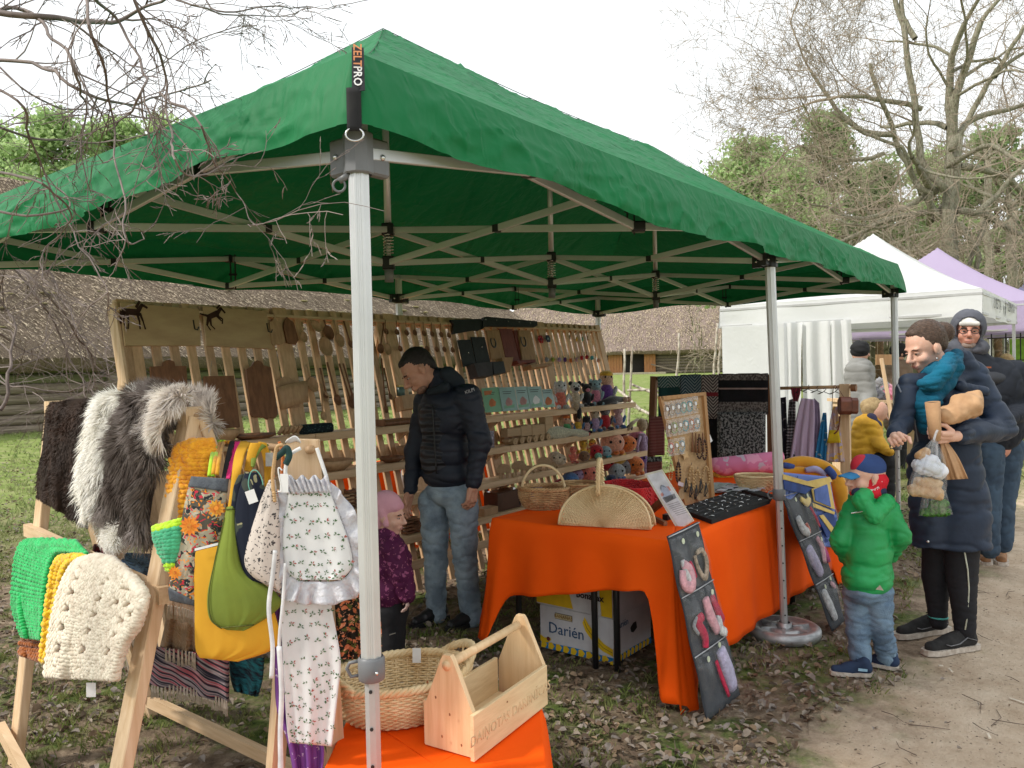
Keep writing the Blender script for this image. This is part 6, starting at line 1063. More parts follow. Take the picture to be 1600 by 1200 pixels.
organiser('clear pocket organiser with knitted baby things leaning on the table corner',oy(1042,838,-.005),oy(1090,815,-.005),oz(1105,1128,.01),oz(1156,1085,.01),[('white and pink knitted booties in the top left pocket',YP,[(.15,.2),(.1,.27),(.3,.3),(.38,.22),(.2,.17)],.03),('white knitted strip across the pink booties',YW,[(.22,.15),(.25,.24),(.38,.29)],.02),('red knitted piece beside the pink booties',YR,[(.4,.18),(.45,.27)],.022),('mottled beige knit in the top right pocket',M('beige_knit',(.5,.38,.28),(.2,.15,.1),sc=60),[(.6,.16),(.62,.24),(.75,.3),(.9,.22),(.85,.15),(.66,.15)],.016),('long pink knitted scarf in the middle right pocket',YP,[(.6,.4),(.62,.5),(.72,.6)],.034),('crimson knitted sleeve in the middle right pocket',YR,[(.8,.41),(.86,.5),(.95,.56)],.026),('small white knitted mitten in the middle right pocket',YW,[(.85,.52),(.82,.6),(.95,.63)],.026),('crimson knitted socks in the middle left pocket',YR,[(.4,.48),(.25,.5),(.35,.58),(.3,.64)],.028),('light grey yarn loop in the middle left pocket',yarn('grey'),[(.25,.47),(.12,.5),(.2,.55)],.012),('red knitted edge in the bottom right pocket',YR,[(.5,.74),(.55,.84),(.62,.95)],.016),('large pale lilac knitted cap in the bottom right pocket',YK,[(.68,.7),(.74,.82),(.78,.93)],.048)])
organiser('second clear pocket organiser leaning beyond the middle tent leg',oy(1221,775,-.03),oy(1262,762,-.03),oz(1300,987,.01),oz(1320,970,.01),[('white knitted bootees in the upper left pocket',YW,[(.2,.18),(.25,.27),(.4,.3)],.035),('coral knitted toe beside the white bootees',yarn('coral'),[(.42,.24),(.46,.31)],.018),('pale yellow knitted flower in the upper right pocket',QYE,[(.55,.06),(.7,.1),(.85,.08)],.025),('red knitted band in the upper right pocket',YR,[(.8,.14),(.9,.22),(.96,.3)],.014),('large lilac knitted hat in the middle left pocket',YK,[(.2,.4),(.25,.5),(.35,.6)],.05),('pink knitted bow in the middle right pocket',YP,[(.7,.37),(.8,.45),(.7,.55)],.026),('magenta knitted mittens in the middle right pocket',M('magenta_knit',(.55,.05,.25),rough=.9),[(.85,.45),(.9,.56)],.026),('white and grey knitted hat in the bottom left pocket',YW,[(.2,.72),(.25,.82),(.32,.93)],.038),('pink knitted scrap in the bottom right pocket',YP,[(.7,.7),(.85,.74)],.018)])
XR=5.35;RP=Plane((XR,0,0),(-1,0,0))
t=T('blanket_rack','wooden frame carrying folded woven blankets at the end of the stall','rack',tuple(ox(1022,740,XR)))
for a,c in(((1022,588),(1012,735)),((1204,585),(1206,740))):q0,q1=ox(*a,XR),ox(*c,XR);q1.z=0;b=B();b.beam(q0,q1,.06,.045);b.build('post',WBR,t)
b=B();b.tube([ox(1022,592,XR),ox(1206,589,XR)],.016,10);b.build('dowel',WBR,t,True)
def herr(nm,c1,c2,sc):
 if nm in _mc:return _mc[nm]
 m,n,l=nodes(nm);_mc[nm]=m;o=n.new('ShaderNodeOutputMaterial');p=n.new('ShaderNodeBsdfPrincipled');p.inputs['Roughness'].default_value=.95;g=n.new('ShaderNodeTexCoord');s=n.new('ShaderNodeSeparateXYZ');l(g.outputs['Object'],s.inputs[0])
 def mt(op,a,c=0.):
  k=n.new('ShaderNodeMath');k.operation=op
  for i,v in enumerate((a,c)):
   if isinstance(v,(int,float)):k.inputs[i].default_value=v
   else:l(v,k.inputs[i])
  return k.outputs[0]
 zig=mt('PINGPONG',mt('MULTIPLY',s.outputs['Y'],sc),1.);st=mt('FRACT',mt('ADD',mt('MULTIPLY',s.outputs['Z'],sc*.9),zig));f=mt('GREATER_THAN',mt('FRACT',mt('MULTIPLY',mt('ADD',mt('MULTIPLY',s.outputs['Z'],sc*1.),zig),3.)),.6)
 x=n.new('ShaderNodeMix');x.data_type='RGBA';l(f,x.inputs['Factor']);x.inputs['A'].default_value=(*c1,1);x.inputs['B'].default_value=(*c2,1);l(x.outputs['Result'],p.inputs['Base Color']);l(p.outputs[0],o.inputs[0]);return m
HB1,HB2,HB3=herr('herringbone_green',(.02,.09,.09),(.28,.34,.33),11),herr('herringbone_blue',(.02,.06,.09),(.22,.28,.3),11),herr('herringbone_red',(.06,.05,.055),(.4,.36,.33),11)
def strip(nm,lab,x0,x1,y0,y1,m,o,cat='blanket',sx=0):return drape(nm,lab,cat,[(x0,y0),(x0,y0+3),(x0+sx,(y0+y1)/2),(x0+sx,y1)],[(x1,y0-1),(x1,y0+2),(x1+sx,(y0+y1)/2),(x1+sx,y1-1)],Plane((XR-o,0,0),(-1,0,0)),m,nu=10,nv=10,amp=.004,fr=1,thick=.012)[0]
strip('woven_blanket','green herringbone blanket with plain dark lower half, leftmost on the rack',1028,1063,588,606,HB1,.03);o=strip('woven_blanket','plain dark teal blanket end under the green herringbone',1029,1063,605,660,M('teal_wool',(.015,.07,.07),rough=.95),.025);strip('woven_blanket','blue herringbone blanket second from the left',1063,1095,587,660,HB2,.035);strip('woven_blanket','dark herringbone blanket with red border, third from the left',1096,1122,587,655,HB3,.045)
RB=M('red_border',(.2,.02,.03),rough=.95);b=B();b.grid(lambda u,v:Plane((XR-.056,0,0),(-1,0,0)).at(lerp(1097,1122,u),lerp(613,619,v)),4,2);o=b.build('red_stripe',RB,bpy.data.objects['woven_blanket.003'],thick=.003)
BK2=M('black_rug',(.012,.012,.016),(.008,.008,.01),rough=1,bump=.8,bsc=50);GRR=M('grey_mottled_rug',(.24,.22,.21),(.06,.05,.05),sc=60,rough=1,ramp=(.42,.58));SPK=M('speckled_rug',(.32,.33,.34),(.025,.03,.035),sc=55,rough=1,ramp=(.46,.56),bump=.8,bsc=50)
r1=strip('striped_rug','black rug with grey and pale pink stripes hanging right of the herringbones',1123,1200,585,648,BK2,.04,'rug')
for y0,y1,m in((585,594,GRR),(606,608.5,M('pale_pink_stripe',(.42,.3,.28))),(628,648,GRR)):b=B();b.grid(lambda u,v:Plane((XR-.052,0,0),(-1,0,0)).at(lerp(1123,1199,u),lerp(y0,y1,v)),6,2);b.build('rug_stripe',m,r1,thick=.004)
strip('speckled_rug','thick black and grey speckled rug in front of the striped one',1121,1196,646,715,SPK,.09,'rug')
o=strip('dark_rug','plain dark rug hanging in the shadow below the herringbones',1100,1125,655,720,BK2,.02,'rug')
RS_=M('red_striped_weave',(.24,.05,.05),(.1,.02,.03),sc=3,rough=.95,wcol=((.4,.2,.17),22,'Z',.2,.7));strip('red_striped_blanket','dark red striped blanket at the left post of the rack',1015,1038,652,712,RS_,.05);strip('fringed_black_blanket','black and white flecked cloth under the red striped blanket',1012,1034,714,722,SPK,.06);strip('maroon_striped_blanket','lower dark maroon striped cloth left of the cork board',1011,1034,722,745,RS_,.055)
XC=5.3;CP=Plane((XC,0,0),(-1,0,0));t=T('clothes_rail','wooden clothes rail with aprons by the tent corner','rail',tuple(ox(1322,720,XC)));b=B();b.tube([ox(1205,607,XC),ox(1332,604,XC)],.014,8);b.build('dowel',WLT,t,True);b=B();q0,q1=ox(1320,600,XC),ox(1326,760,XC);q1=V((q0.x,q0.y,0));b.beam(q0,q1,.075,.045);b.build('post',WZ,t);b=B();b.tube([ox(1330,606,XC-.04),ox(1338,606,XC-.04)],.03,12);b.build('peg_end',WBR,t)
def gar(nm,lab,L_,R_,m,o=.0,**k):return drape(nm,lab,'garment',L_,R_,Plane((XC-o,0,0),(-1,0,0)),m,nu=20,nv=20,amp=.012,fr=2.5,**k)[0]
DKG=printed('dark_floral',(.015,.015,.025),[((.2,.18,.2),.14)],16);ZIG=M('zigzag_knit',(.35,.33,.36),(.015,.015,.02),sc=20,wcol=((.015,.015,.02),12,'Z',2.5,.5))
gar('dark_garment','black garment hanging right behind the middle tent leg',[(1217,622),(1216,670),(1215,722)],[(1228,620),(1230,670),(1232,722)],DKG);gar('striped_garment','black and white zigzag garment next to the black one',[(1233,625),(1230,670),(1228,722)],[(1243,622),(1243,670),(1242,722)],ZIG,.02);gar('red_strap_garment','small dark red piece hung over the rail',[(1236,606),(1237,615),(1240,626)],[(1251,606),(1250,616),(1246,628)],yarn('maroon'),.03)
gar('lilac_apron','wide lilac apron with embroidered hem in the middle of the rail',[(1252,622),(1244,655),(1238,690),(1233,722)],[(1272,624),(1273,655),(1272,690),(1272,722)],printed('lilac_linen',(.52,.42,.58),[((.5,.4,.56),.1)],20),.03);gar('lilac_sleeve','narrow lilac and dark garment behind the apron',[(1272,622),(1272,670),(1272,722)],[(1280,630),(1282,670),(1278,722)],M('grey_lilac',(.3,.24,.36)),.0)
gar('blue_garment','bright blue printed garment right of the lilac apron',[(1286,645),(1277,690),(1272,722)],[(1291,645),(1293,690),(1292,722)],printed('blue_print',(.03,.2,.42),[((.4,.5,.5),.13)],16),.03);gar('floral_garment','narrow yellow and lilac floral garment near the post',[(1302,635),(1296,665),(1290,722)],[(1308,635),(1313,670),(1320,722)],printed('yellow_lilac_floral',(.6,.45,.38),[((.5,.45,.62),.3),((.75,.5,.1),.25)],12),.03)
b=B();b.grid(lambda u,v:Plane((XC-.075,0,0),(-1,0,0)).at(lerp(1296-4*v,1310+4*v,u),lerp(672,692,v)),6,4);b.build('yellow_panel',M('yellow_cloth',(.8,.6,.02)),bpy.data.objects['floral_garment'],True,thick=.004)
for k,(x,y)in enumerate(((1251,610),(1262,608),(1276,610),(1287,612),(1305,612))):q=CP.at(x,y,.02);b=B();b.tube([q+ZA*.02,q+ZA*.035+CR*.01,q+ZA*.02+CR*.02,q,q-ZA*.02-CR*.04],.003,5);b.tube([q-ZA*.02-CR*.05,q+CR*.0,q-ZA*.02+CR*.05],.003,5);tag(b.build('coat_hanger',BLKP,None,True),'thin black wire hanger, %s on the rail'%('leftmost','second','third','fourth','rightmost')[k],'hanger','wire hangers on the rail')
t=T('leather_bag','reddish brown barrel leather bag hanging on the rail post','bag',tuple(CP.at(1322,655,.1)));LB=M('brown_leather',(.2,.05,.025),(.12,.03,.018),rough=.4,coat=.3);b=B();q0,q1=CP.at(1319,620,.12),CP.at(1322,648,.12);c=(q0+q1)/2;b.box(c,(.1,.075,(q0-q1).length),CR,ch=.03);b.build('body',LB,t,bevel=.01);b=B();c2=c+CR*.065;b.box(c2,(.05,.08,(q0-q1).length*.9),CR,ch=.02);b.build('flap',LB,t)
for pts in(([(1318,620),(1310,608),(1303,604),(1300,640),(1305,668),(1312,660),(1313,640)]),([(1312,650),(1310,670),(1303,678)])):b=B();b.tube(spline([CP.at(x,y,.1)for x,y in pts],5,0),.006,5,flat=.4);b.build('strap',LB,t,True)
FT=.452;ang=math.atan2(CR.y,CR.x);o0=oz(845,1110,FT);Xf=V((CR.x,CR.y,0)).normalized();Yf=ZA.cross(Xf)
lf=oz(540,1112,FT)-o0;wdt=.62;cloth_table('small_orange_tablecloth','orange cloth over the low table at the bottom of the picture',-wdt+.0,.0,-.72,.04,FT,.36,ORANGE,lambda x,y,nx,ny,cn:cn*.08,seed=4,ang=ang,org=(o0.x-.0,o0.y,0),nper=200)
tb2=T('low_table','low wooden table under the front orange cloth','table',tuple(o0-Xf*.3-ZA*FT));b=B();b.box(o0-Xf*wdt/2-Yf*.34-ZA*.022,(wdt-.02,.74,.03),Xf);b.build('tabletop',WX,tb2)
for a,c in((-.03,0),(-.03,-.68),(-wdt+.03,0),(-wdt+.03,-.68)):b=B();q=o0+Xf*a+Yf*c;b.box(V((q.x,q.y,FT/2-.02)),(.04,.04,FT-.045),Xf);b.build('leg',WZ,tb2)
bc=oz(628,1112,FT+.006)+Yf*.0;Xb=(Xf*.93+Yf*.37).normalized()
t,pt=wicker('oval_wicker_basket','large pale oval wicker basket with raised braided handle ends, beside the near tent leg',bc,Xb,.228,.165,.125,.0,17,36,WKL,bulge=.03,rimr=.013,z0r=.72,r=.0046)
for k,ac in enumerate((0,math.pi)):
 for j in range(3):
  b=B();P_=[]
  for i in range(40):
   s_=i/39;a=ac+lerp(-.75,.75,s_);p=pt(a,1.0,.004);hgt=.05*math.sin(math.pi*s_)**.7;P_.append(p+ZA*(hgt+.008*math.sin(i*.8+j*2.1))+(p-bc).normalized()*(.012*math.sin(math.pi*s_)+.007*math.cos(i*.8+j*2.1)))
  b.tube(P_,.0075,6);b.build('handle',WKL,t,True)
 for i in range(5):a=ac+lerp(-.5,.5,i/4);b=B();b.tube([pt(a,1.0),pt(a,1.0)+ZA*.045+(pt(a,1)-bc).normalized()*.01],.0035,5);b.build('handle_stake',WKL,t)
card(t,dp(651,1012,sd_(pt(1.9,.8))-.02),.028,.05,.06)
TBO=oz(735,1190,FT+.006);A_=oz(660,1166,FT+.006);Bx_=oz(850,1100,FT+.006);TX=(Bx_-TBO);TL_=TX.length;TX.normalize();TY=(A_-TBO);TW=TY.length;TY=(TY-TX*TY.dot(TX)).normalized();t=T('wooden_toolbox','pale pine tool box with house shaped ends and a round dowel handle','tool box',tuple(TBO))
PTB=wood('pale_pine_board',(.82,.6,.36),(.68,.46,.25),'Z',rough=.5);PTX=wood('pale_pine_side',(.78,.6,.36),(.66,.48,.27),'X',rough=.5)
endp=[(0,0),(TW,0),(TW,.115),(TW*.62,.27),(TW*.57,.282),(TW*.43,.282),(TW*.38,.27),(0,.125)]
for s_ in(0,TL_-.018):b=B();b.prism(endp,TBO+TX*s_,TY,ZA,.018)if False else b.prism([(x,z)for x,z in endp],TBO+TX*(s_+.018),TY,ZA,.018);b.build('end_board',PTB,t,bevel=.0015)
for y in(-.0095,TW-.006):b=B();b.box(TBO+TX*TL_/2+TY*(y+.002)+ZA*.067,(TL_-(0 if y<0 else .04),.013,.13),TX,ch=.001);b.build('side_board',PTX,t)
b=B();b.box(TBO+TX*TL_/2+TY*TW/2+ZA*.012,(TL_-.04,TW-.02,.012),TX);b.build('bottom_board',PTX,t);b=B();b.tube([TBO+TX*.012+TY*TW/2+ZA*.252,TBO+TX*(TL_-.012)+TY*TW/2+ZA*.252],.0135,16);b.build('dowel_handle',PTB,t,True)
text('DAIŅOTAS DARBNĪCAS',.043,TBO+TX*TL_*.5-TY*.0145+ZA*.062,TX,ZA,M('burnt_relief',(.7,.53,.31)),t,'raised_lettering',extrude=.0012,lift=.0)
for k,(x,y,z)in enumerate(((0,.07,.12),(0,.1,.05),(0,.03,.04),(0,.15,.2),(0,.12,.16))):b=B();b.ell(TBO+TY*y*TW/.18+ZA*z-TX*.0005,(.001,.0035,.0045),8,5);b.build('knot',M('knot_brown',(.28,.12,.05)),t,True)
for x,z in((.33,.075),(.42,.105)):b=B();b.ell(TBO+TX*TL_*x-TY*.0142+ZA*z,(.004,.001,.003),8,5,X=TX);b.build('knot',M('knot_brown',(.28,.12,.05)),t,True)
AP0,AP1=dp(88,640,3.3),dp(302,652,2.4);AP0.z=AP1.z=1.44
def foot(ap,dx):return V((ap.x+dx,ap.y,0))
LP=plane3(AP0,AP1,foot(AP1,-.29));t=T('fur_trestle','pine A shaped trestle with top bar and foot rails carrying the sheepskins','trestle',tuple((AP0+AP1)/2-ZA*1.44))
for ap in(AP0,AP1):
 for dx in((-.2,.36)if ap is AP0 else(-.36,.5)):b=B();b.beam(foot(ap,dx),ap+V((.012*(1 if dx>0 else-1),0,.0)),.036,.068,up=(0,1,0),ch=.003);b.build('leg',WZ,t)
 b=B();b.box(ap-ZA*.03+V((0,-.0,.0)),(.075,.05,.12),ch=.006);b.build('apex_block',WZ,t);b=B();b.tube([ap+V((0,-.028,-.0)),ap+V((0,-.02,0))],.014,12);b.build('peg',WLT,t,True)
b=B();b.beam(AP0-ZA*.02,AP1-ZA*.02,.03,.05);b.build('top_bar',WY,t)
for dx,z in((-.215,.13),(.34,.08),(-.09,.93)):b=B();s_=(1.44-z)/1.44;q0,q1=V((AP0.x+dx,AP0.y+.1,z)),V((AP1.x+dx+(-.05 if z>.5 else-.14 if dx<0 else .14),AP1.y-.06,z));b.beam(q0,q1,.03,.05);b.build('rail',WY,t)
def pelt(lab,L_,R_,off,m,mw,ln,n_,seed,bulge=.05,curl=.5,down=1.,sub=None):
 o,f=drape('sheepskin',lab,'sheepskin',L_,R_,Plane(LP.o+LP.n*off,LP.n),m,nu=24,nv=30,bulge=bulge,amp=.012,fr=1.3,ph=seed,group='sheepskins over the trestle');rnd=random.Random(seed);vs,fs=[],[]
 for i in range(n_):
  u,v=rnd.random(),rnd.random();p=f(u,v);e=.02;du=(f(min(1,u+e),v)-f(max(0,u-e),v));dv=(f(u,min(1,v+e))-f(u,max(0,v-e)));n=du.cross(dv);n=-n if n.dot(CF)>0 else n;n=n.normalized()if n.length else-CF
  d=dv.normalized()if dv.length else-ZA;s_=du.normalized()if du.length else CR;cl=V((N.noise(p*9),N.noise(p*9+V((7,0,0))),N.noise(p*9+V((0,7,0)))));edge=(.5-u)*-2 if abs(u-.5)>.42 else 0;top=1 if v<.06 else 0
  L1=ln*rnd.uniform(.6,1.25);g1=(n*.55+d*.55*down+cl*curl*1.6+s_*edge*.6+ZA*top*.6+V((rnd.gauss(0,.12),rnd.gauss(0,.12),rnd.gauss(0,.12)))).normalized();g2=(g1*.6+d*.6*down-n*.1+cl*curl).normalized();w_=(s_*math.cos(rnd.uniform(0,3))+ZA*.3).normalized()*rnd.uniform(.0016,.0034);k=len(vs)
  vs+=[p-w_,p+w_,p+g1*L1*.5-w_*.8,p+g1*L1*.5+w_*.8,p+g1*L1*.5+g2*L1*.5];fs+=[(k,k+1,k+3,k+2),(k+2,k+3,k+4,k+4)]
 me=bpy.data.meshes.new('wool');me.from_pydata([tuple(v_)for v_ in vs],[],[tuple(dict.fromkeys(q))for q in fs]);w_=link_mesh('wool',me,mw,o);w_['kind']='stuff';return o,f
def WO(n,c,c2,c3=None):return M('wool_'+n,c,c2,sc=7,det=4,c3=c3,rough=.75,ramp=(.35,.65),trans=.35)
pelt('dark brown short curled sheepskin at the left end of the trestle',[(150,626),(100,628),(74,636),(66,700),(58,745),(58,778)],[(205,626),(160,628),(152,660),(146,720),(142,775),(138,826)],.03,WO('brown_hide',(.045,.028,.022),(.025,.016,.013)),WO('brown',(.07,.038,.026),(.03,.016,.011),(.045,.026,.018)),.016,20000,61,curl=.7)
pelt('white strip of sheepskin between the brown and the grey ones',[(215,622),(165,624),(148,640),(136,690),(124,730),(126,775),(136,806)],[(240,622),(205,623),(198,640),(180,690),(164,730),(160,770),(150,806)],.06,WO('white_hide',(.8,.77,.7),(.7,.66,.6)),WO('white',(.98,.96,.92),(.85,.82,.75)),.05,9000,62,curl=.5)
pelt('large grey brown shaggy sheepskin in the middle',[(230,620),(205,622),(196,645),(172,700),(160,760),(152,812)],[(282,620),(268,628),(260,650),(250,710),(240,770),(230,846)],.04,WO('grey_hide',(.08,.07,.068),(.05,.042,.04)),WO('grey',(.34,.29,.27),(.09,.062,.05),(.18,.145,.125)),.062,24000,63,curl=.75)
pelt('long cream curls of a sheepskin tumbling over the trestle apex',[(250,617),(240,628),(234,650),(226,680),(238,700)],[(290,619),(276,630),(268,648),(260,668),(252,690)],.06,WO('cream_hide',(.5,.45,.4),(.4,.34,.3)),WO('cream',(.95,.9,.84),(.5,.45,.42),(.8,.74,.69)),.05,8000,64,curl=.8,down=.7)
pelt('cream edge of the sheepskin falling behind the apex',[(294,618),(314,628),(322,648),(326,668)],[(316,618),(332,630),(338,655),(337,680)],-.1,WO('cream_hide',(.5,.45,.4),(.4,.34,.3)),WO('cream',(.95,.9,.84),(.5,.45,.42),(.8,.74,.69)),.05,5000,65,curl=.7,down=.5)
pelt('short white tail of sheepskin showing under the grey one',[(150,812),(156,846),(170,862)],[(215,820),(206,848),(192,868)],.02,WO('white_hide',(.8,.77,.7),(.7,.66,.6)),WO('white',(.98,.96,.92),(.85,.82,.75)),.03,3500,66)
def Y_(n,c,c2):return M('chunky_'+n,c,c2,sc=30,rough=.9,sheen=.35,bump=.5,bsc=70,bdist=.004)
def knit(nm,lab,L_,R_,off,m,nu,nv,r,hole=None,bulge=.03,**k):
 o,f=drape(nm,lab,'blanket',L_,R_,Plane(LP.o+LP.n*off,LP.n),M(m.name+'_ground',tuple(x*.45 for x in m.node_tree.nodes['Color Ramp'].color_ramp.elements[1].color[:3])),nu=20,nv=24,bulge=bulge if not hole else 0,amp=.01,fr=1.2,**k)if not hole else(T(nm,lab,'blanket',tuple(LP.at(*L_[0]))),surf(L_,R_,Plane(LP.o+LP.n*off,LP.n),amp=.012,fr=1.2,bulge=bulge))
 if hole:o['category']='blanket'
 stitches(lambda u,v:f(u,v)+LP.n*.004,nu,nv,r,m,o,hole);return o
knit('rust_knit_blanket','rust orange knitted edge peeping below the green blanket',[(34,985),(32,1016),(34,1022)],[(72,990),(66,1020),(68,1034)],.0,Y_('rust',(.42,.12,.02),(.3,.08,.01)),9,8,.009,bulge=.01)
knit('green_knit_blanket','bright green knitted blanket hanging at the left end of the lower rail',[(120,845),(60,842),(34,850),(24,880),(20,930),(24,960),(36,995)],[(140,868),(105,862),(90,870),(80,900),(74,940),(72,970),(68,998)],.04,Y_('green',(.015,.5,.13),(.01,.36,.08)),24,44,.0085)
knit('yellow_knit_blanket','narrow yellow knitted blanket between the green and the cream one',[(125,868),(98,870),(86,882),(76,930),(70,980),(66,1032)],[(140,872),(118,876),(104,890),(92,930),(84,990),(72,1034)],.065,Y_('yellow',(.85,.55,.01),(.7,.4,.01)),6,34,.011,bulge=.015)
knit('magenta_knit_edge','dark pink knitted edge below the yellow blanket',[(66,1020),(66,1034)],[(76,1020),(74,1034)],.05,Y_('magenta',(.35,.02,.08),(.25,.01,.05)),2,3,.009,bulge=.0)
def ho(i,j,u,v):return((i%10 in(4,5)and j%6<3)or(.5<u<.95 and .1<v<.6 and(i//2*3+j//3*5)%7==0))and .08<v<.95 and .05<u<.95
knit('cream_crochet_blanket','thick cream openwork crocheted blanket with holes over the lower rail',[(150,868),(120,878),(102,905),(88,945),(78,1000),(72,1056)],[(178,872),(210,900),(232,930),(222,975),(200,1010),(186,1060)],.09,Y_('cream',(.8,.72,.58),(.62,.52,.4)),31,52,.0102,ho,bulge=.035,)
card(T('price_card','small white price card hanging under the cream blanket','card',tuple(LP.at(143,1065,.05))),LP.at(143,1066,.05),.03,.045)
IR=plane3(V((AP0.x+.1,AP0.y,1.0)),V((AP1.x+.1,AP1.y,1.0)),V((AP1.x+.3,AP1.y,.1)))
def rug(nm,lab,L_,R_,m,off=0,cat='rug',**k):return drape(nm,lab,cat,L_,R_,Plane(IR.o+IR.n*off,IR.n),m,nu=24,nv=20,amp=.01,fr=1.5,thick=.008,**k)[0]
RUG=M('rag_rug',(.5,.1,.14),(.03,.02,.05),sc=7,st=(.25,.25,9),det=2,rough=1,c3=(.5,.42,.46),bump=.8,bsc=60,ramp=(.38,.6),wcol=((.02,.02,.04),12,'Z',.5,.7));RUGB=M('blue_rag_rug',(.03,.07,.16),(.01,.015,.03),sc=50,st=(.5,.5,3),rough=1,c3=(.12,.2,.3),bump=.8,bsc=60);TAN=M('tan_fleece',(.38,.22,.11),(.28,.15,.07),sc=60,rough=1,bump=1,bsc=70,sheen=.3)
def fringe(parent,pts,ln,m,off,n_=16,r=.004,pl=IR):
 b=B()
 for i in range(n_):
  x,y=crv(pts,(i+.5)/n_)
  for k in(-1,0,1):b.tube([pl.at(x,y,off),pl.at(x+k*.8+.5*math.sin(i*3),y+ln*.5,off+.005),pl.at(x+k*1.8,y+ln*(.9+.1*math.sin(i*5)),off)],[r,r*.8,r*.4],4)
 b.build('fringe',m,parent)['kind']='stuff'
FRW=M('cotton_fringe',(.62,.54,.46),(.45,.38,.3),sc=40)
o=rug('rag_rug','striped red, white and black rag rug with white fringe low behind the trestle leg',[(240,1010),(236,1040),(232,1068)],[(356,1028),(357,1060),(356,1098)],RUG,.0);fringe(o,[(236,1070),(280,1072),(320,1080),(355,1096)],24,FRW,.002,24)
rug('blue_rag_rug','dark blue striped rag rug at the rail behind the cream blanket',[(150,862),(185,880),(205,905)],[(245,866),(238,890),(228,925)],RUGB,.02);rug('crimson_rug','crimson ribbed rug corner beneath the white fur tail',[(148,850),(146,862),(152,874)],[(170,852),(172,868),(180,880)],M('crimson_rib',(.22,.01,.03),(.08,.005,.015),sc=50,wcol=((.05,0,.01),30,'X',.2,.6)),.03)
o=rug('tan_fringed_throw','tan fleecy throw with white fringes hanging behind the near trestle leg',[(262,925),(262,960),(250,1016)],[(312,938),(310,970),(306,1020)],TAN,-.02,'throw');fringe(o,[(262,946),(285,950),(302,956)],24,FRW,.03,9);fringe(o,[(258,1012),(285,1016),(306,1022)],26,FRW,.005,9)
rug('pale_flecked_throw','pale flecked throw hanging in the shade left of the near leg',[(196,985),(196,1020),(208,1080)],[(232,985),(230,1030),(222,1080)],M('flecked',(.32,.26,.2),(.2,.16,.12),sc=40),-.03,'throw');rug('dark_teal_rug','dark rug with teal and white tips right of the rag rug',[(360,1032),(362,1060),(368,1080)],[(412,1028),(410,1060),(402,1088)],M('teal_rug',(.02,.2,.26),(.01,.012,.03),sc=30,st=(.5,.5,3),rough=1,bump=.8,bsc=60),-.05)
t=T('bag_rail','short pine stand with dowel and broad end board where bags and aprons hang','stand',tuple(dp(475,1500,2.3)));EB=dp(475,716,2.27)
b=B();b.prism([(-.052,-.13),(.05,-.13),(.046,.055),(-.046,.058)],EB+CF*.01,CR,ZA,.022);b.build('end_board',WZ,t,bevel=.002);q=dp(483,703,2.235);b=B();b.tube([q,q+CF*.03],.0125,16);b.build('peg',WLT,t,True)
b=B();b.tube([dp(325,690,2.62),dp(478,703,2.27)],.0115,12);b.build('dowel',WLT,t,True)
for x in(-.05,.05):q=EB+CR*x*.6-ZA*.1;b=B();b.beam(V((q.x+x*2.2,q.y+.05,0)),q+CF*.02,.03,.045);b.build('leg',WZ,t)
CRO=Y_('orange_chenille',(.92,.42,.02),(.72,.26,.01));MUSC=M('mustard_canvas',(.72,.38,.025),(.62,.31,.02),sc=3,rough=.85,bump=.3,bsc=12,bdist=.01);OLV=M('olive_canvas',(.2,.26,.035),(.15,.2,.03),sc=3,rough=.85,bump=.3,bsc=12,bdist=.01);DEN=M('grey_denim',(.12,.135,.155),(.08,.09,.11),sc=50,rough=.9,bump=.3,bsc=200)
def bag(nm,lab,L_,R_,D,m,**k):
 k.setdefault('bulge',.02);k.setdefault('amp',.0015);return drape(nm,lab,'bag',L_,R_,D,m,nu=24,nv=30,**k)
o,f=bag('chenille_bag','fluffy orange crocheted bag behind the pine leg',[(300,688),(272,702),(264,745),(258,800),(252,870),(256,892)],[(330,688),(336,702),(334,745),(318,800),(290,850),(284,895)],2.36,M('chenille_ground',(.5,.2,.01)),bulge=.03);stitches(f,18,36,.0085,CRO,o,jig=.3)
o,f=bag('lime_crochet_basket_bag','small mint and lime crocheted bag sticking out left of the leg',[(240,824),(241,842),(250,864),(264,890)],[(290,810),(290,835),(282,862),(272,892)],2.235,M('mint_ground',(.05,.3,.15)),bulge=.03);stitches(f,15,13,.0085,Y_('mint',(.08,.5,.25),(.05,.36,.18)),o,hole=lambda i,j,u,v:j<2 or j>10);stitches(f,15,13,.009,Y_('lime',(.55,.85,.03),(.4,.7,.02)),o,hole=lambda i,j,u,v:2<=j<=10)
FLO=printed('big_floral_print',(.1,.09,.07),[((.42,.37,.27),.42),((.03,.035,.04),.22),((.5,.46,.35),.26),((.62,.04,.07),.2),((.85,.28,.03),.17)],22,stretch=(1,1,.8))
o,f=bag('floral_tote','grey tote bag printed with large orange, red and white flowers',[(300,744),(292,770),(284,810),(278,850),(268,895),(264,918),(266,938)],[(358,748),(354,780),(348,820),(338,860),(310,905),(306,940),(304,946)],2.22,FLO)
for v0,v1 in((0,.115),(.83,.995)):b=B();b.grid(lambda u,v:f(u,lerp(v0,v1,v))-CF*.003,18,6);b.build('denim_band',DEN,o,True,thick=.002)
def flowr(x,y,r,c,mid):
 for k in range(12):a=k*.524;b=B();p=dp(x,y,2.192);d=CR*math.cos(a)+CU*math.sin(a);s_=CF.cross(d);b.add([p,p+d*r*.6+s_*r*.2,p+d*r,p+d*r*.6-s_*r*.2],[(0,1,2,3)]);b.build('printed_petal',c,o)
 b=B();b.lathe([(0,0),(r*.25,0)],dp(x,y,2.19),10,Z=-CF);b.build('printed_centre',mid,o)
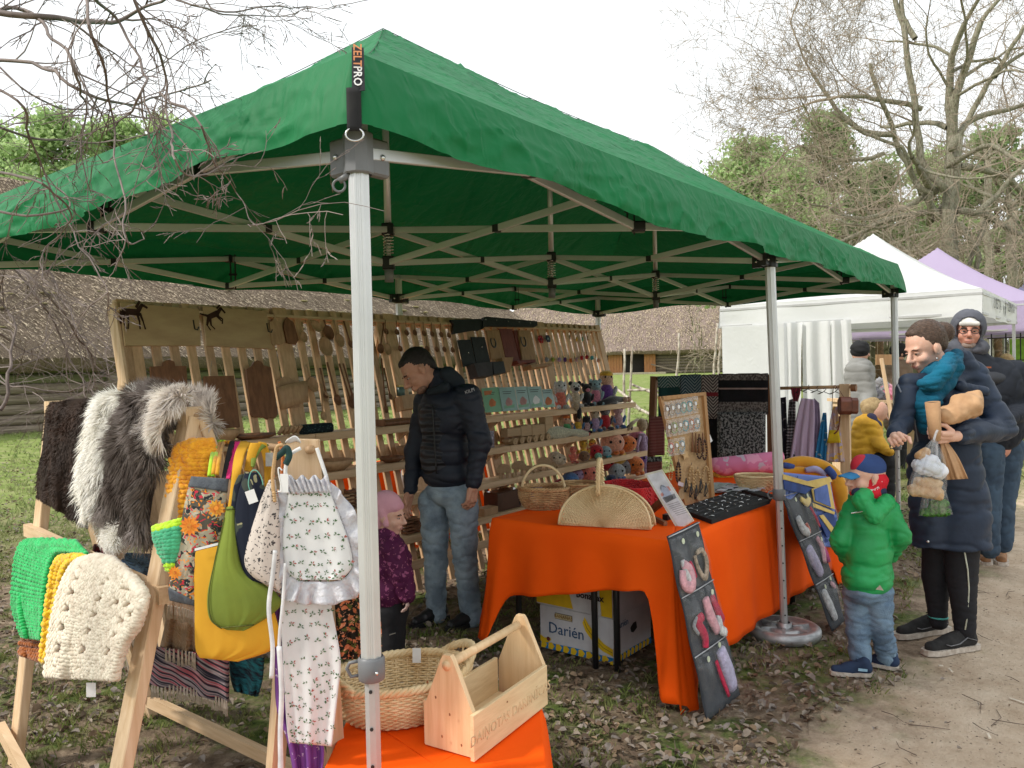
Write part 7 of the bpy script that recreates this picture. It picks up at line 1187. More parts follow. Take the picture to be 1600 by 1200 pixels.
PO,PY_=M('print_orange',(.8,.2,.02),(.9,.35,.04),sc=60),M('print_yellow',(.8,.4,.04),(.6,.15,.02),sc=60);flowr(296,822,.03,PO,PY_);flowr(338,794,.026,PY_,PO);flowr(273,895,.02,PO,PY_);flowr(316,912,.0,PO,PY_)
for pts,m in(([(327,744),(331,715),(336,692),(345,690)],Y_('lime',(.55,.85,.03),(.4,.7,.02))),([(333,742),(337,715),(343,692),(352,691)],Y_('orange_cord',(.8,.4,.02),(.6,.26,.01)))):
 for dx in(0,6):ribbon('braided_handle',[(x+dx,y)for x,y in pts],[2.24,2.3,2.5,2.5],.0062,m,o,flat=False)
for dx,c,nm in((14,(.02,.02,.025),'black'),(22,(.75,.03,.2),'hot_pink'),(33,(.85,.5,.01),'bright_yellow')):b=B();b.grid(lambda u,v:(lambda a,c_:dp(lerp(a[0],c_[0],u),lerp(a[1],c_[1],u),lerp(2.45,2.24,v)))(crv([(345+dx,690),(341+dx,705),(338+dx*.9,725),(335+dx*.8,748)],v),crv([(353+dx,690),(351+dx,705),(346+dx*.9,725),(342+dx*.8,748)],v)),4,12);tag(b.build(nm+'_strap',M(nm+'_strap',c),o,True,thick=.004))
bag('mustard_canvas_bag','large mustard canvas bag hanging lowest on the rail',[(303,862),(303,900),(304,950),(305,1010),(312,1028)],[(352,850),(400,900),(430,960),(432,1010),(372,1034)],2.205,MUSC,bulge=.025,ph=1);o=bpy.data.objects['mustard_canvas_bag'];b=B();b.grid(lambda u,v:dp(lerp(304,344,u),lerp(861,851,u)-v*4,2.18),6,2);b.build('white_lining',WHT,o,True)
def strapc(pl_,pr_,m,D,o,nm='strap',th=.004):b=B();b.grid(lambda u,v:(lambda a,c_:dp(lerp(a[0],c_[0],u),lerp(a[1],c_[1],u),(D(v)if callable(D)else D)-.004*math.sin(u*3.14)))(crv(pl_,v),crv(pr_,v)),5,20);return b.build(nm,m,o,True,thick=th)
strapc([(376,690),(366,715),(360,770),(352,820),(340,866)],[(392,692),(382,712),(372,760),(360,810),(346,870)],MUSC,lambda v:2.4-.2*min(1,v*3),o);strapc([(392,692),(388,704),(382,735)],[(410,692),(402,706),(392,738)],MUSC,2.24,o);strapc([(404,690),(412,720),(414,760)],[(416,692),(424,720),(426,760)],MUSC,2.33,o)
o,f=bag('olive_canvas_bag','olive green canvas shoulder bag in front of the mustard one',[(354,792),(346,830),(334,880),(324,930),(328,968),(350,984)],[(368,790),(372,840),(382,890),(430,925),(436,950),(384,986)],2.185,OLV,bulge=.032,ph=2)
seamt=M('dark_seam',(.1,.12,.02));b=B();b.tube([f(.03,k/20)-CF*.004 for k in range(2,20)],.0018,4);b.tube([f(k/20,.03)-CF*.004 for k in range(21)],.0018,4);b.tube([f(k/20,.93)-CF*.004 for k in range(1,20)],.0018,4);b.build('stitched_seam',seamt,o,True)
strapc([(392,728),(394,712),(402,698),(412,692)],[(397,730),(402,714),(410,702),(420,696)],OLV,lambda v:2.2+.15*v,o)
NVP=printed('navy_floral',(.012,.016,.03),[((.05,.06,.05),.22),((.3,.28,.16),.09)],9);o,f=bag('navy_floral_bag','black navy bag with faint yellow flowers and a white tag',[(382,738),(370,780),(366,830),(376,880),(384,905)],[(402,738),(420,780),(424,850),(428,900),(432,918)],2.17,NVP,bulge=.02,ph=3);strapc([(374,742),(366,760),(362,790)],[(384,740),(378,765),(370,800)],NVP,2.18,o)
b=B();c=dp(393,776,2.125);b.box(c,(.026,.0015,.036),CR-CU*-.35,CU+CR*.35);b.build('price_tag',WHT,o);ribbon('tag_thread',[(391,768),(388,755),(392,738),(400,735),(408,745),(411,758)],2.13,.0014,M('mint_thread',(.2,.55,.45)),o,flat=False)
PRN=printed('ink_sketch_print',(.6,.53,.48),[((.06,.05,.055),.14),((.62,.55,.5),.1),((.05,.05,.05),.16)],42,stretch=(1,1,.6));o,f=bag('sketch_print_bag','cream bag printed with black ink sketches beside the apron',[(420,750),(404,790),(388,840),(382,880),(396,902),(420,915)],[(430,748),(436,790),(438,840),(438,890),(440,915),(438,926)],2.155,PRN,bulge=.03,ph=4)
b=B();P_=spline([dp(x,y,2.13)for x,y in((427,766),(426,745),(428,725),(432,700),(440,695))],9,0)
for p in P_:b.ell(p,.0052,8,6)
for y in range(770,786,4):b.ell(dp(428+(y-770)*.1,y,2.125),.0052,8,6)
b.build('wooden_bead_handle',NBR,o,True)['kind']='stuff'
t2=T('white_label_ring','white plastic hanger head and tag over the end board','tag',tuple(dp(458,690,2.24)));b=B();b.grid(lambda u,v:dp(lerp(446,470,u),690-9*math.sin(math.pi*u)**.6*v+math.sin(u*7)*1.5+1,2.25-.01*v),8,4);b.build('card',WHT,t2,True,thick=.003)
b=B();b.box(dp(421,718,2.3),(.022,.002,.04),CR,CU);tag(b.build('grey_tag',M('grey_tag',(.45,.45,.43))),'small grey cardboard tag hanging behind the bead handle','tag');b=B();b.box(dp(444,755,2.1),(.022,.0015,.05),CR,CU);o_=tag(b.build('printed_tag',WHT),'white printed tag with hook at the left edge of the apron','tag');b=B();b.tube(spline([dp(x,y,2.1)for x,y in((441,735),(436,731),(435,738),(440,765),(434,768))],4,0),.002,5);b.build('hook',WHT,o_,True)
ribbon('teal_ribbon',[(430,716),(440,708),(448,700),(452,712),(446,726)],2.15,.01,M('dark_teal_ribbon',(.01,.05,.05)),lab='dark teal ribbon tied at the dowel beside the end board',cat='ribbon');ribbon('beaded_cord',[(436,690),(440,700),(442,715),(440,745)],2.19,.005,yarn('orange'),flat=False,lab='orange beaded cord hanging by the end board',cat='cord')
APM=M('white_cotton',(.8,.81,.81),(.76,.77,.78),rough=.8,trans=.12);LACE=M('white_lace',(.82,.82,.86),(.7,.7,.76),sc=60,rough=.9,bump=1,bsc=70,trans=.25,bdist=.008);PUR=printed('purple_print',(.2,.07,.3),[((.6,.5,.65),.1)],30);PEA=printed('peach_flower_print',(.02,.02,.015),[((.1,.12,.03),.3),((.62,.22,.1),.33),((.75,.4,.25),.14)],40)
drape('flower_dress','black dress crowded with small peach flowers, half behind the tent leg','dress',[(538,860),(528,905),(524,930),(526,985),(530,1030)],[(585,850),(590,900),(592,940),(596,990),(596,1030)],2.3,PEA,amp=.012,fr=2);drape('purple_apron','purple apron with white flowers showing below and left of the white one','apron',[(428,930),(430,1000),(432,1100),(450,1160),(462,1230)],[(450,930),(455,1000),(480,1120),(505,1160),(500,1240)],2.24,PUR,amp=.014,fr=2)
o_,f_=drape('long_sprig_apron','long white apron with rose sprigs hanging down to the bottom edge','apron',[(440,900),(438,960),(444,1060),(448,1130),(452,1160)],[(510,900),(520,960),(532,1030),(528,1080),(518,1166)],2.2,APM,amp=.006,fr=1.7,ph=2)
LA=(o_,f_);SPG,SPR=M('sprig_green',(.08,.17,.07)),M('sprig_rose',(.42,.12,.1))
def sprigs(f,nu,nv,o,s_=.011,off=.004):
 rnd=random.Random(nu);g_,r_=B(),B()
 for j in range(nv):
  for i in range(nu):
   u,v=(i+.5+.5*(j%2)-.25+rnd.uniform(-.15,.15))/nu,(j+.5+rnd.uniform(-.2,.2))/nv;p=f(u,v)-CF*off
   if not 0<u<1:continue
   for k in range(5 if(i+j)%2 else 4):
    a=rnd.uniform(-.6,.6)+k*1.25;d=(CR*math.cos(a)+CU*math.sin(a))*s_*rnd.uniform(.6,1.1);n=CF.cross(d)*.2;(r_ if k<2 and(i+j)%2 else g_).add([p+d*.1,p+d*.6+n,p+d,p+d*.6-n],[(0,1,2,3)])
 for b,m in((g_,SPG),(r_,SPR)):b.build('printed_sprigs',m,o)['kind']='stuff'
t=T('frilled_apron','white bib apron with rose sprigs, gathered top and wide lace frill','apron',tuple(dp(490,930,2.16)))
bL,bR=[(452,768),(446,800),(442,845),(448,890),(466,906)],[(514,764),(528,800),(546,850),(550,885),(532,906)];sprigs(LA[1],6,15,LA[0]);o_,f_=drape('bib','','',bL,bR,2.15,APM,parent=t,amp=.004,fr=1.3,thick=.003);sprigs(f_,7,8,o_)
def frill(u,v):
 E=bL+[(490,909)]+bR[::-1];n_=140;p=crv(E,lerp(.0,1,u));c=(496,840);dx,dy=p[0]-c[0],p[1]-c[1];L1=math.hypot(dx,dy);wd=36*math.sin(math.pi*u)**.35;q=(p[0]+dx/L1*wd*v*.95,p[1]+dy/L1*wd*v);return dp(q[0]+2.5*math.sin(u*95)*v,q[1]+1.5*math.cos(u*80)*v,2.155-.013*math.sin(u*110)*v-.01*math.sin(u*47+1)*v)
b=B();b.grid(frill,220,8);b.build('lace_frill',LACE,t,True,thick=.002)
b=B();b.grid(lambda u,v:dp(lerp(lerp(438,450,v),lerp(512,518,v),u),lerp(746+4*math.sin(u*24)*1,772-3*u,v),2.145-.008*math.sin(u*60)*(1-v*.5)),80,6);b.build('gathered_top',LACE,t,True,thick=.002)
for pts in([(448,748),(446,735),(452,712),(470,700)],[(510,745),(505,730),(500,715),(495,700)]):ribbon('neck_tie',pts,2.17,.006,WHT,t)
for pts,w_ in(([(430,860),(426,900),(420,950),(426,1010),(424,1060)],.007),([(446,880),(442,940),(436,1010),(440,1100),(436,1210)],.005),([(436,1010),(440,1080),(438,1150),(440,1230)],.008)):ribbon('apron_string',pts,2.13,w_,M('white_tape',(.72,.72,.73)),t)
def SK(n,c):return M('skin_'+n,c,(c[0]*.95,c[1]*.9,c[2]*.89),sc=40,rough=.55,sss=.06,bump=.2,bsc=260,bdist=.002,c3=(c[0]*.97,c[1]*.9,c[2]*.86))
def fab(n,c,c2=None,**k):k.setdefault('sc',6);k.setdefault('bump',.35);k.setdefault('bsc',28);return M('cloth_'+n,c,c2 or tuple(v*.75 for v in c),rough=k.pop('rough',.85),bdist=.008,**k)
DENIM=M('denim',(.2,.3,.4),(.1,.16,.24),sc=7,rough=.9,c3=(.15,.23,.32),bump=.4,bsc=150);DENIMG=M('grey_denim_trousers',(.32,.4,.46),(.15,.2,.25),sc=6,rough=.9,c3=(.25,.32,.38),bump=.4,bsc=150)
def frame(F,U):F=V(F).normalized();U=V(U);U=(U-F*U.dot(F)).normalized();return F.cross(U).normalized(),F,U
def im(a,b_,c):return CR*a+CU*b_-CF*c
def head(t,c,F,U,s,skin,hairm=None,hair=None,neck=None,beard=None,ebrow=(.05,.03,.02),extra=[],fem=1.):
 Rr,F,U=frame(F,U);Rt=[tuple(Rr),tuple(F),tuple(U)];L_=lambda x,y,z:tuple(c+(Rr*x+F*y+U*z)*s);e=lambda x,y,z,a,b_,d:('e',L_(x,y,z),(a*s,b_*s,d*s),Rt)
 pr=[e(0,-.015,.03,.076,.097,.092),e(0,.022,-.035,.06*fem,.068,.078),e(0,.057,-.096,.025*fem,.025,.019),('c',L_(0,.088,.012),L_(0,.116,-.026),.009*s,.0125*s),e(0,.1,-.034,.018,.012,.009),e(0,.074,.024,.05,.016,.011),e(.036,.058,-.032,.027,.027,.026),e(-.036,.058,-.032,.027,.027,.026),e(0,.086,-.06,.024,.013,.0075),e(0,.083,-.073,.021,.013,.0075)]
 if neck:pr.append(('c',L_(0,-.03,-.05),tuple(neck),.052*s,.056*s))
 o=blob('body',pr+extra,skin,t,h=.0062 if extra else .005,k=.012*s)
 for k in(-1,1):
  b=B();b.ell(V(L_(k*.077,-.008,-.008)),(.011*s,.022*s,.033*s),10,8,X=Rr,Z=U+F*-.15);b.ell(V(L_(k*.085,-.004,-.004)),(.005*s,.012*s,.02*s),8,6,X=Rr,Z=U);b.build('ear',skin,t,True)
  b=B();b.ell(V(L_(k*.03,.0775,.001)),(.0135*s,.008*s,.0048*s),10,6,X=Rr,Z=U);b.build('eye',M('eye_white',(.5,.46,.43),rough=.2),t,True);b=B();b.ell(V(L_(k*.03,.0845,.0)),(.0056*s,.003*s,.0046*s),8,6,X=Rr,Z=U);b.build('iris',M('iris',(.04,.03,.025),rough=.1),t,True)
  b=B();b.tube([V(L_(k*.014,.088,.021)),V(L_(k*.03,.089,.026)),V(L_(k*.048,.079,.02))],.0042*s*fem**4,5);b.build('eyebrow',M('brow_hair',ebrow),t,True);b=B();b.tube([V(L_(k*.017,.084,.006)),V(L_(k*.03,.0875,.0095)),V(L_(k*.045,.078,.004))],.0028*s,5);b.build('eyelid',skin,t,True)
 b=B();b.ell(V(L_(0,.093,-.062)),(.022*s,.008*s,.0045*s),10,6,X=Rr,Z=U);b.ell(V(L_(0,.09,-.071)),(.018*s,.008*s,.005*s),10,6,X=Rr,Z=U);b.build('lips',M('lips',(.5,.22,.19),rough=.45),t,True)
 if hair:blob('hair',[e(*q)for q in hair],hairm,t,h=.006,k=.012,wr=(.004,(60,60,25),1))
 if beard:blob('beard',[e(0,.05,-.092,.045,.038,.026),e(0,.0865,-.048,.025,.01,.005)],beard,t,h=.006,k=.01,wr=(.003,(90,90,90)))
 return L_,Rr,F,U
def hand(t,w_,D,N_,s,skin,curl=1.,side=1,nm='hand'):
 0
 w_,D,N_=V(w_),V(D).normalized(),V(N_);N_=(N_-D*N_.dot(D)).normalized();S_=D.cross(N_)*side;P_=lambda d,x,n:tuple(w_+(D*d+S_*x+N_*n)*s)
 pr=[('c',P_(-.02,0,0),P_(.02,0,0),.027*s,.026*s),('c',P_(.03,.022,0),P_(.085,.026,0),.017*s,.014*s),('c',P_(.03,0,0),P_(.09,.004,0),.018*s,.014*s),('c',P_(.03,-.02,0),P_(.08,-.026,0),.017*s,.013*s)]
 for i,(x,ln)in enumerate(((.031,.062),(.011,.072),(-.009,.067),(-.028,.052))):
  a=V((.088-.004*abs(i-1),x,0));ang=.0;p=a
  for j,f in enumerate((.45,.32,.23)):ang+=curl*(.55,.75,.6)[j];q=p+V((math.cos(ang),0,math.sin(ang)))*ln*f*1.15;pr.append(('c',P_(*p),P_(*q),(.0095-.0008*j)*s,(.0087-.0008*j)*s));p=q
 pr+=[('c',P_(.02,.03,.008),P_(.055,.05,.02+.01*curl),.013*s,.0105*s),('c',P_(.055,.05,.02+.01*curl),P_(.085,.046,.03+.018*curl),.0105*s,.0085*s)]
 return blob(nm,pr,skin,t,h=.0034,k=.004)
def shoe_(t,heel,toe,s,m,solem,ankle=None,hi=False,stripe=None):
 heel,toe=V(heel),V(toe);d=(toe-heel);d.z=0;L1=d.length;d.normalize();n=ZA.cross(d);z0=min(heel.z,toe.z);H_=V((heel.x,heel.y,z0));P_=lambda a,x,z:tuple(H_+d*a*L1+n*x+ZA*z)
 pr=[('c',P_(.12,0,.05*s),P_(.5,0,.045*s),.036*s,.038*s),('c',P_(.5,0,.042*s),P_(.86,0,.034*s),.038*s,.03*s),('c',P_(.14,0,.06*s),P_(.17,0,(.14 if hi else .09)*s),.038*s,.04*s),('c',P_(.3,0,.08*s),P_(.6,0,.055*s),.028*s,.03*s)]
 o=blob('shoe',pr,m,t,h=.006,k=.014,wr=(.0025,(30,30,30)));b=B();sh=[(a*L1,x*s)for a,x in((-.02,.02),(.0,.034),(.2,.042),(.45,.038),(.7,.047),(.88,.042),(.98,.025),(1.0,0),(.98,-.025),(.88,-.042),(.7,-.047),(.45,-.038),(.2,-.042),(0,-.034),(-.02,-.02))]
 b.prism(sh,H_+ZA*.001,d,n,.026*s);b.build('sole',solem,o)
 if stripe:
  for sd in(-1,1):b=B();b.tube([V(P_(a,sd*.0405*s,z*s))for a,z in((.1,.055),(.28,.075),(.42,.05),(.6,.045),(.68,.055))],.0045*s,5,flat=.5);b.build('side_stripe',stripe,o,True)
 for k in range(4):b=B();a=.34+.09*k;b.tube([V(P_(a,-.022*s,(.105-.012*k*1.4)*s)),V(P_(a,0,(.113-.013*k*1.4)*s)),V(P_(a,.022*s,(.105-.012*k*1.4)*s))],.0035*s,5);b.build('lace',m if not stripe else BLK,o,True)
 return o
def cap(*a):return('c',tuple(a[0]),tuple(a[1]),a[2],a[3])
def chain(P_,R_):return[cap(P_[i],P_[i+1],R_[i],R_[i+1])for i in range(len(P_)-1)]
def ell_(c,r,F,U):Rr,F,U=frame(F,U);return('e',tuple(c),r,[tuple(Rr),tuple(F),tuple(U)])
D=4.82;t=T('person','dark haired man in a black quilted jacket and grey blue jeans, head bowed','person',(2.2,1.66,0));sk=SK('man',(.52,.28,.19));Fb=im(-.72,0,.68);fd=Fb.normalized();rs=fd.cross(ZA)
nk=dp(688,598,D);shR,shL=dp(667,628,D+.13),dp(731,622,D-.12);elR,elL=dp(648,705,D+.12),dp(750,690,D-.16);wrR,wrL=dp(641,768,D+.02),dp(739,758,D-.2);hp=dp(700,762,D);hR,hL=dp(678,785,D+.06),dp(722,785,D-.06);kR,kL=dp(681,878,D+.06),dp(727,875,D-.04);aR,aL=dp(682,965,D+.06),dp(737,958,D-.02)
for q in(aR,aL):q.z=max(q.z,.06)
inner=[cap(nk,dp(690,640,D),.06,.1),cap(dp(690,640,D),hp,.1,.09)]+chain([shR,elR,wrR],[.045,.038,.027])+chain([shL,elL,wrL],[.045,.038,.027])+chain([hR,kR,aR],[.075,.05,.035])+chain([hL,kL,aL],[.075,.05,.035])
SH_HAIR=[(0,-.03,.045,.081,.092,.09),(0,.02,.085,.06,.05,.03),(0,-.075,.0,.06,.04,.06)]
head(t,dp(653,580,D-.02),im(-.7,-.62,.3),im(-.6,.72,.05),1.06,sk,M('dark_hair',(.022,.016,.013),sc=80,rough=.7),SH_HAIR,nk,M('stubble',(.3,.17,.12),(.16,.09,.065),sc=200,rough=.9),extra=inner)
JB,JQ=fab('black_softshell',(.011,.015,.028),rough=.6),M('quilted_grey',(.045,.045,.052),(.028,.028,.034),sc=5,rough=.55,wave=(7,'Z',3.5),bump=.9,bdist=.02)
cst=dp(694,650,D);jk=[ell_(cst,(.2,.135,.2),fd,ZA),ell_(dp(696,705,D),(.175,.135,.17),fd,ZA),ell_(dp(697,742,D),(.175,.135,.1),fd,ZA),cap(shR,shL,.075,.075)]+chain([shR,elR,lerp(elR,wrR,.95)],[.078,.06,.043])+chain([shL,elL,lerp(elL,wrL,.95)],[.085,.066,.046])+[cap(nk+ZA*.02,cst+ZA*.1,.075,.13)]
blob('jacket',jk,JB,t,h=.0085,k=.03,wr=(.008,(4,4,12),1));blob('quilted_front',[ell_(cst+fd*.02-ZA*.02,(.15,.13,.19),fd,ZA),ell_(dp(694,710,D)+fd*.022,(.14,.13,.17),fd,ZA)],JQ,t,h=.009,k=.03,wr=(.004,(3,3,40)))
blob('hood',[cap(dp(676,583,D+.1),dp(705,592,D+.05),.045,.06),cap(dp(700,585,D-.06),dp(712,600,D-.02),.05,.06),cap(dp(672,612,D-.1),dp(695,606,D-.12),.02,.035)],fab('dark_teal_hood',(.015,.022,.03)),t,h=.007,k=.02,wr=(.004,(12,12,12)))
b=B();zc=lambda y:dp(676+(y-640)*.06,y,D-.145);b.tube([zc(y)for y in range(632,752,12)],.005,5);b.build('zip',BLKP,t,True);text('KILPI',.028,dp(734,611,D-.21),CR*.94+CU*.34,CU*.94-CR*.34,M('logo_grey',(.5,.5,.52)),t,'sleeve_lettering')
TR=[ell_(hp-ZA*.02,(.165,.12,.1),fd,ZA)]+chain([hR,kR,aR-ZA*.03],[.098,.072,.062])+chain([hL,kL,aL-ZA*.03],[.1,.074,.064]);blob('jeans',TR,DENIMG,t,h=.0085,k=.02,wr=(.01,(5,5,12),1))
for a in(aR,aL):shoe_(t,V((a.x,a.y,.0))-fd*.08,V((a.x,a.y,0))+fd*.2,1.,BLKP,BLKP)
hand(t,wrR,im(-.25,-1,.2),im(.6,0,.4),1.02,sk,.5,1);hand(t,wrL,im(-.1,-1,.1),im(-.6,0,-.6),1.05,sk,.8,1)
D=4.2;t=T('person','toddler in pink beanie and plum patterned jacket behind the near tent leg','person',tuple(oz(607,1030)));sk2=SK('child',(.7,.44,.34));g0=oz(607,1032)
nk=dp(606,838,D);hp=dp(606,945,D);fd=im(.9,0,.35).normalized();legs=chain([dp(603,950,D+.05),V((g0.x,g0.y,.05))+fd*-.02+CF*.06],[.06,.045])+chain([dp(612,950,D-.05),V((g0.x,g0.y,.05))+fd*.03-CF*.06],[.06,.045])
sh1,el1,wr1=dp(612,858,D-.1),dp(628,898,D-.12),dp(637,930,D-.13);head(t,dp(609,806,D),im(.93,-.12,.3),im(.1,1,0),.82,sk2,None,None,nk,extra=[cap(nk,hp,.05,.08)]+legs+chain([sh1,el1,wr1],[.03,.027,.02]))
PJ=printed('plum_snowsuit_print',(.085,.012,.055),[((.3,.08,.18),.2),((.085,.012,.055),.13),((.38,.13,.2),.1)],22,rough=.7);blob('jacket',[cap(dp(604,836,D),dp(606,850,D),.062,.075),ell_(dp(606,880,D),(.14,.12,.15),fd,ZA),ell_(dp(610,920,D),(.15,.13,.12),fd,ZA),cap(nk-ZA*.03,dp(606,870,D),.06,.12)]+chain([sh1,el1,wr1],[.065,.055,.042])+chain([dp(598,860,D+.1),dp(606,900,D+.16),dp(622,930,D+.14)],[.06,.05,.04]),PJ,t,h=.0075,k=.025,wr=(.006,(14,14,12),1))
blob('trousers',[ell_(hp-ZA*.03,(.12,.11,.09),fd,ZA)]+[(q[0],q[1],q[2],q[3]+.025,q[4]+.025)for q in legs],fab('black_trousers',(.012,.012,.015)),t,h=.009,k=.03,wr=(.005,(14,14,12)))
hc=dp(607,800,D);Rr,F_,U_=frame(im(.93,-.12,.3),im(.1,1,0));L_=lambda x,y,z:hc+(Rr*x+F_*y+U_*z)*.82;blob('beanie',[ell_(L_(0,-.022,.045),(.073,.087,.078),F_,U_),cap(L_(-.07,-.01,.01),L_(-.055,.02,-.07),.02,.018),cap(L_(.07,-.01,.01),L_(.055,.02,-.07),.02,.018),ell_(L_(0,-.055,-.035),(.072,.05,.085),F_,U_),cap(L_(-.035,.06,.045),L_(.035,.06,.045),.022,.022)],M('pink_jersey',(.72,.38,.45),(.64,.32,.39),sc=5,rough=.9,bump=.3,bsc=120),t,h=.006,k=.015)
hand(t,wr1,im(0,-1,.1),im(-1,0,0),.6,SK('mitt',(.55,.4,.36)),.7);
for k in(-1,1):c=V((g0.x,g0.y,0))+CF*.06*k;shoe_(t,c-fd*.05,c+fd*.1,.6,BLKP,BLKP)
for x,y in((612,868),(634,895),(613,990)):b=B();b.beam(dp(x-5,y+2,D-.15),dp(x+5,y-1,D-.15),.004,.005);b.build('reflective_strip',STEEL,t)
D=4.28;t=T('person','woman in teal scarf and long navy parka holding paper and plastic bags','person',(3.38,-.76,0));skw=SK('woman',(.68,.43,.33));fd=im(-.85,0,.5).normalized();nk=dp(1468,575,D)
shR,shL=dp(1422,604,D-.12),dp(1516,592,D+.08);elR,elL=dp(1409,660,D-.2),dp(1563,668,D-.05);wrR,wrL=dp(1398,684,D-.42),dp(1490,682,D-.33);hp=dp(1487,765,D);hR,hL=dp(1472,800,D+.06),dp(1502,800,D-.05);kR,kL=dp(1462,900,D+.08),dp(1503,905,D-.06);aR,aL=dp(1466,972,D+.08),dp(1508,985,D-.08)
inner=[cap(nk,dp(1478,640,D),.05,.1),cap(dp(1478,640,D),hp,.09,.1)]+chain([shR,elR,wrR],[.045,.036,.025])+chain([shL,elL,wrL],[.045,.036,.025])+chain([hR,kR,aR],[.08,.058,.036])+chain([hL,kL,aL],[.082,.06,.038]);HB_=M('brown_hair',(.11,.065,.043),(.04,.024,.016),sc=60,st=(1,1,5),rough=.45,bump=.6,bsc=120)
head(t,dp(1444,544,D-.02),im(-.92,-.42,.24),im(-.42,.9,.1),1.06,skw,HB_,[(0,-.035,.05,.084,.098,.09),(0,.022,.098,.048,.04,.018),(0,-.075,.01,.068,.055,.07),(0,-.14,.03,.06,.05,.055),(-.051,-.04,.045,.04,.06,.054),(.051,-.04,.045,.04,.06,.054)],nk,extra=inner,fem=.87,ebrow=(.12,.07,.05))
NV=fab('navy_parka',(.016,.03,.062),(.011,.021,.044),rough=.6);bt=lambda x,y,o=0:dp(x,y,D+o)
PK_=[cap(bt(1503,560,.04),bt(1522,592,.04),.055,.08),cap(bt(1480,560,.12),bt(1505,565,.12),.05,.055),ell_(bt(1470,640),(.185,.14,.2),fd,ZA),ell_(bt(1480,720),(.18,.14,.3),fd,ZA),ell_(bt(1488,830),(.2,.155,.5),fd,ZA),cap(shR,shL,.06,.075),cap(bt(1445,720,-.02),bt(1458,900,-.02),.09,.1)]+chain([shR,elR,lerp(elR,wrR,.8)],[.06,.054,.042])+chain([shL,elL,lerp(elL,wrL,.85)],[.088,.075,.05])
zh=bt(1487,851).z
def cut(Dg,ax):Z=ax[2][None,None,:];X=ax[0][:,None,None];Y=ax[1][None,:,None];k=(X-hp.x)*CR.x+(Y-hp.y)*CR.y;return np.maximum(Dg,(zh-.12*k*0-Z))
blob('parka',PK_,NV,t,h=.009,k=.03,wr=(.013,(3.5,3.5,9),1),fn=cut)
blob('lapel',[cap(bt(1500,604,-.14),bt(1540,612,-.12),.03,.025)],NV,t,h=.008,k=.025,wr=(.006,(12,12,10),1))
TEAL=M('teal_scarf',(.0,.115,.2),(.0,.06,.11),sc=5,rough=.9,bump=.5,bsc=90);t_s=[]
for k,(pts,r)in enumerate((([(1494,555),(1493,575),(1478,597),(1455,606),(1440,602),(1434,597)],.038),([(1490,572),(1478,596),(1455,612),(1438,610)],.043),([(1482,590),(1468,606),(1448,622),(1434,616)],.045),([(1438,600),(1440,630),(1446,650),(1446,668)],.05),([(1466,604),(1458,628),(1450,650),(1448,664)],.042),([(1484,562),(1474,582),(1458,598),(1444,600)],.045))):
 P_=[bt(x,y,-.13-.02*k+(.1 if i==0 else 0))for i,(x,y)in enumerate(pts)];t_s+=chain(P_,[r*.9]+[r]*(len(P_)-2)+[r*.75])
blob('scarf',t_s+[ell_(bt(1467,583,-.06),(.09,.09,.065),fd,ZA)],TEAL,t,h=.0065,k=.016,wr=(.007,(5,5,26),1))
LEG=fab('black_leggings',(.014,.014,.018));blob('leggings',chain([hR,kR,aR],[.1,.07,.045])+chain([hL,kL,aL],[.105,.075,.052]),LEG,t,h=.008,k=.01,wr=(.004,(6,6,20),1))
b=B();b.tube([bt(x,y,o)for x,y,o in((1506,856,-.165),(1512,890,-.145),(1514,920,-.135),(1512,960,-.125),(1508,984,-.135))],.004,5);b.build('reflective_piping',M('piping',(.6,.62,.5)),t,True);b=B();b.grid(lambda u,v:bt(lerp(1513,1523+3*math.sin(v*3),u),lerp(915,970,v),lerp(-.13,-.08,u)),4,6);b.build('mesh_panel',M('sheer_panel',(.07,.05,.05),rough=.8),t,True)
SOLE=M('worn_sole',(.6,.54,.47),(.4,.34,.28),sc=30);BSU=M('black_suede',(.028,.027,.027),(.015,.015,.015),sc=20,rough=.9);STR=M('stripe_grey',(.22,.22,.23))
for a,hx,tx in((aR,(1480,985),(1398,998)),(aL,(1524,1012),(1443,1024))):shoe_(t,oz(hx[0],hx[1]),oz(tx[0],tx[1]),1.05,BSU,SOLE,hi=True,stripe=STR)
b=B();b.ell(dp(1464,560,D-.14),.005,7,5);b.build('earring',STEEL,t,True)
b=B();b.tube([aR+(CR*math.cos(a)+CF*math.sin(a))*.048+ZA*.03 for a in np.linspace(0,6.28,13)[:-1]],.005,5,closed=True);b.build('sock_edge',M('mint_edge',(.1,.5,.45)),t,True)
b=B();b.tube([bt(x,y,-.17)for x,y in((1402,600),(1412,622),(1428,650),(1434,690))],.0045,5);b.build('zip',M('zip_grey',(.2,.22,.26)),t,True);b=B();b.tube([bt(1521,705,-.15),bt(1522,740,-.16)],.004,5);b.build('pocket_zip',BLKP,t,True);b=B();b.ell(bt(1450,846,-.15),.008,8,6);b.build('snap_button',STEEL,t,True)
hand(t,wrR+CR*.01,im(-.55,.1,.8),im(.5,-.8,.3),.95,skw,2.0,1);hand(t,wrL,im(-.95,-.05,.3),im(-.1,-.6,.8)*-1,1.0,skw,1.1,-1)
KR=M('kraft_paper',(.5,.3,.16),(.4,.23,.12),sc=8,rough=.8,bump=.5,bsc=14,bdist=.02);hx_=dp(1464,684,D-.36)
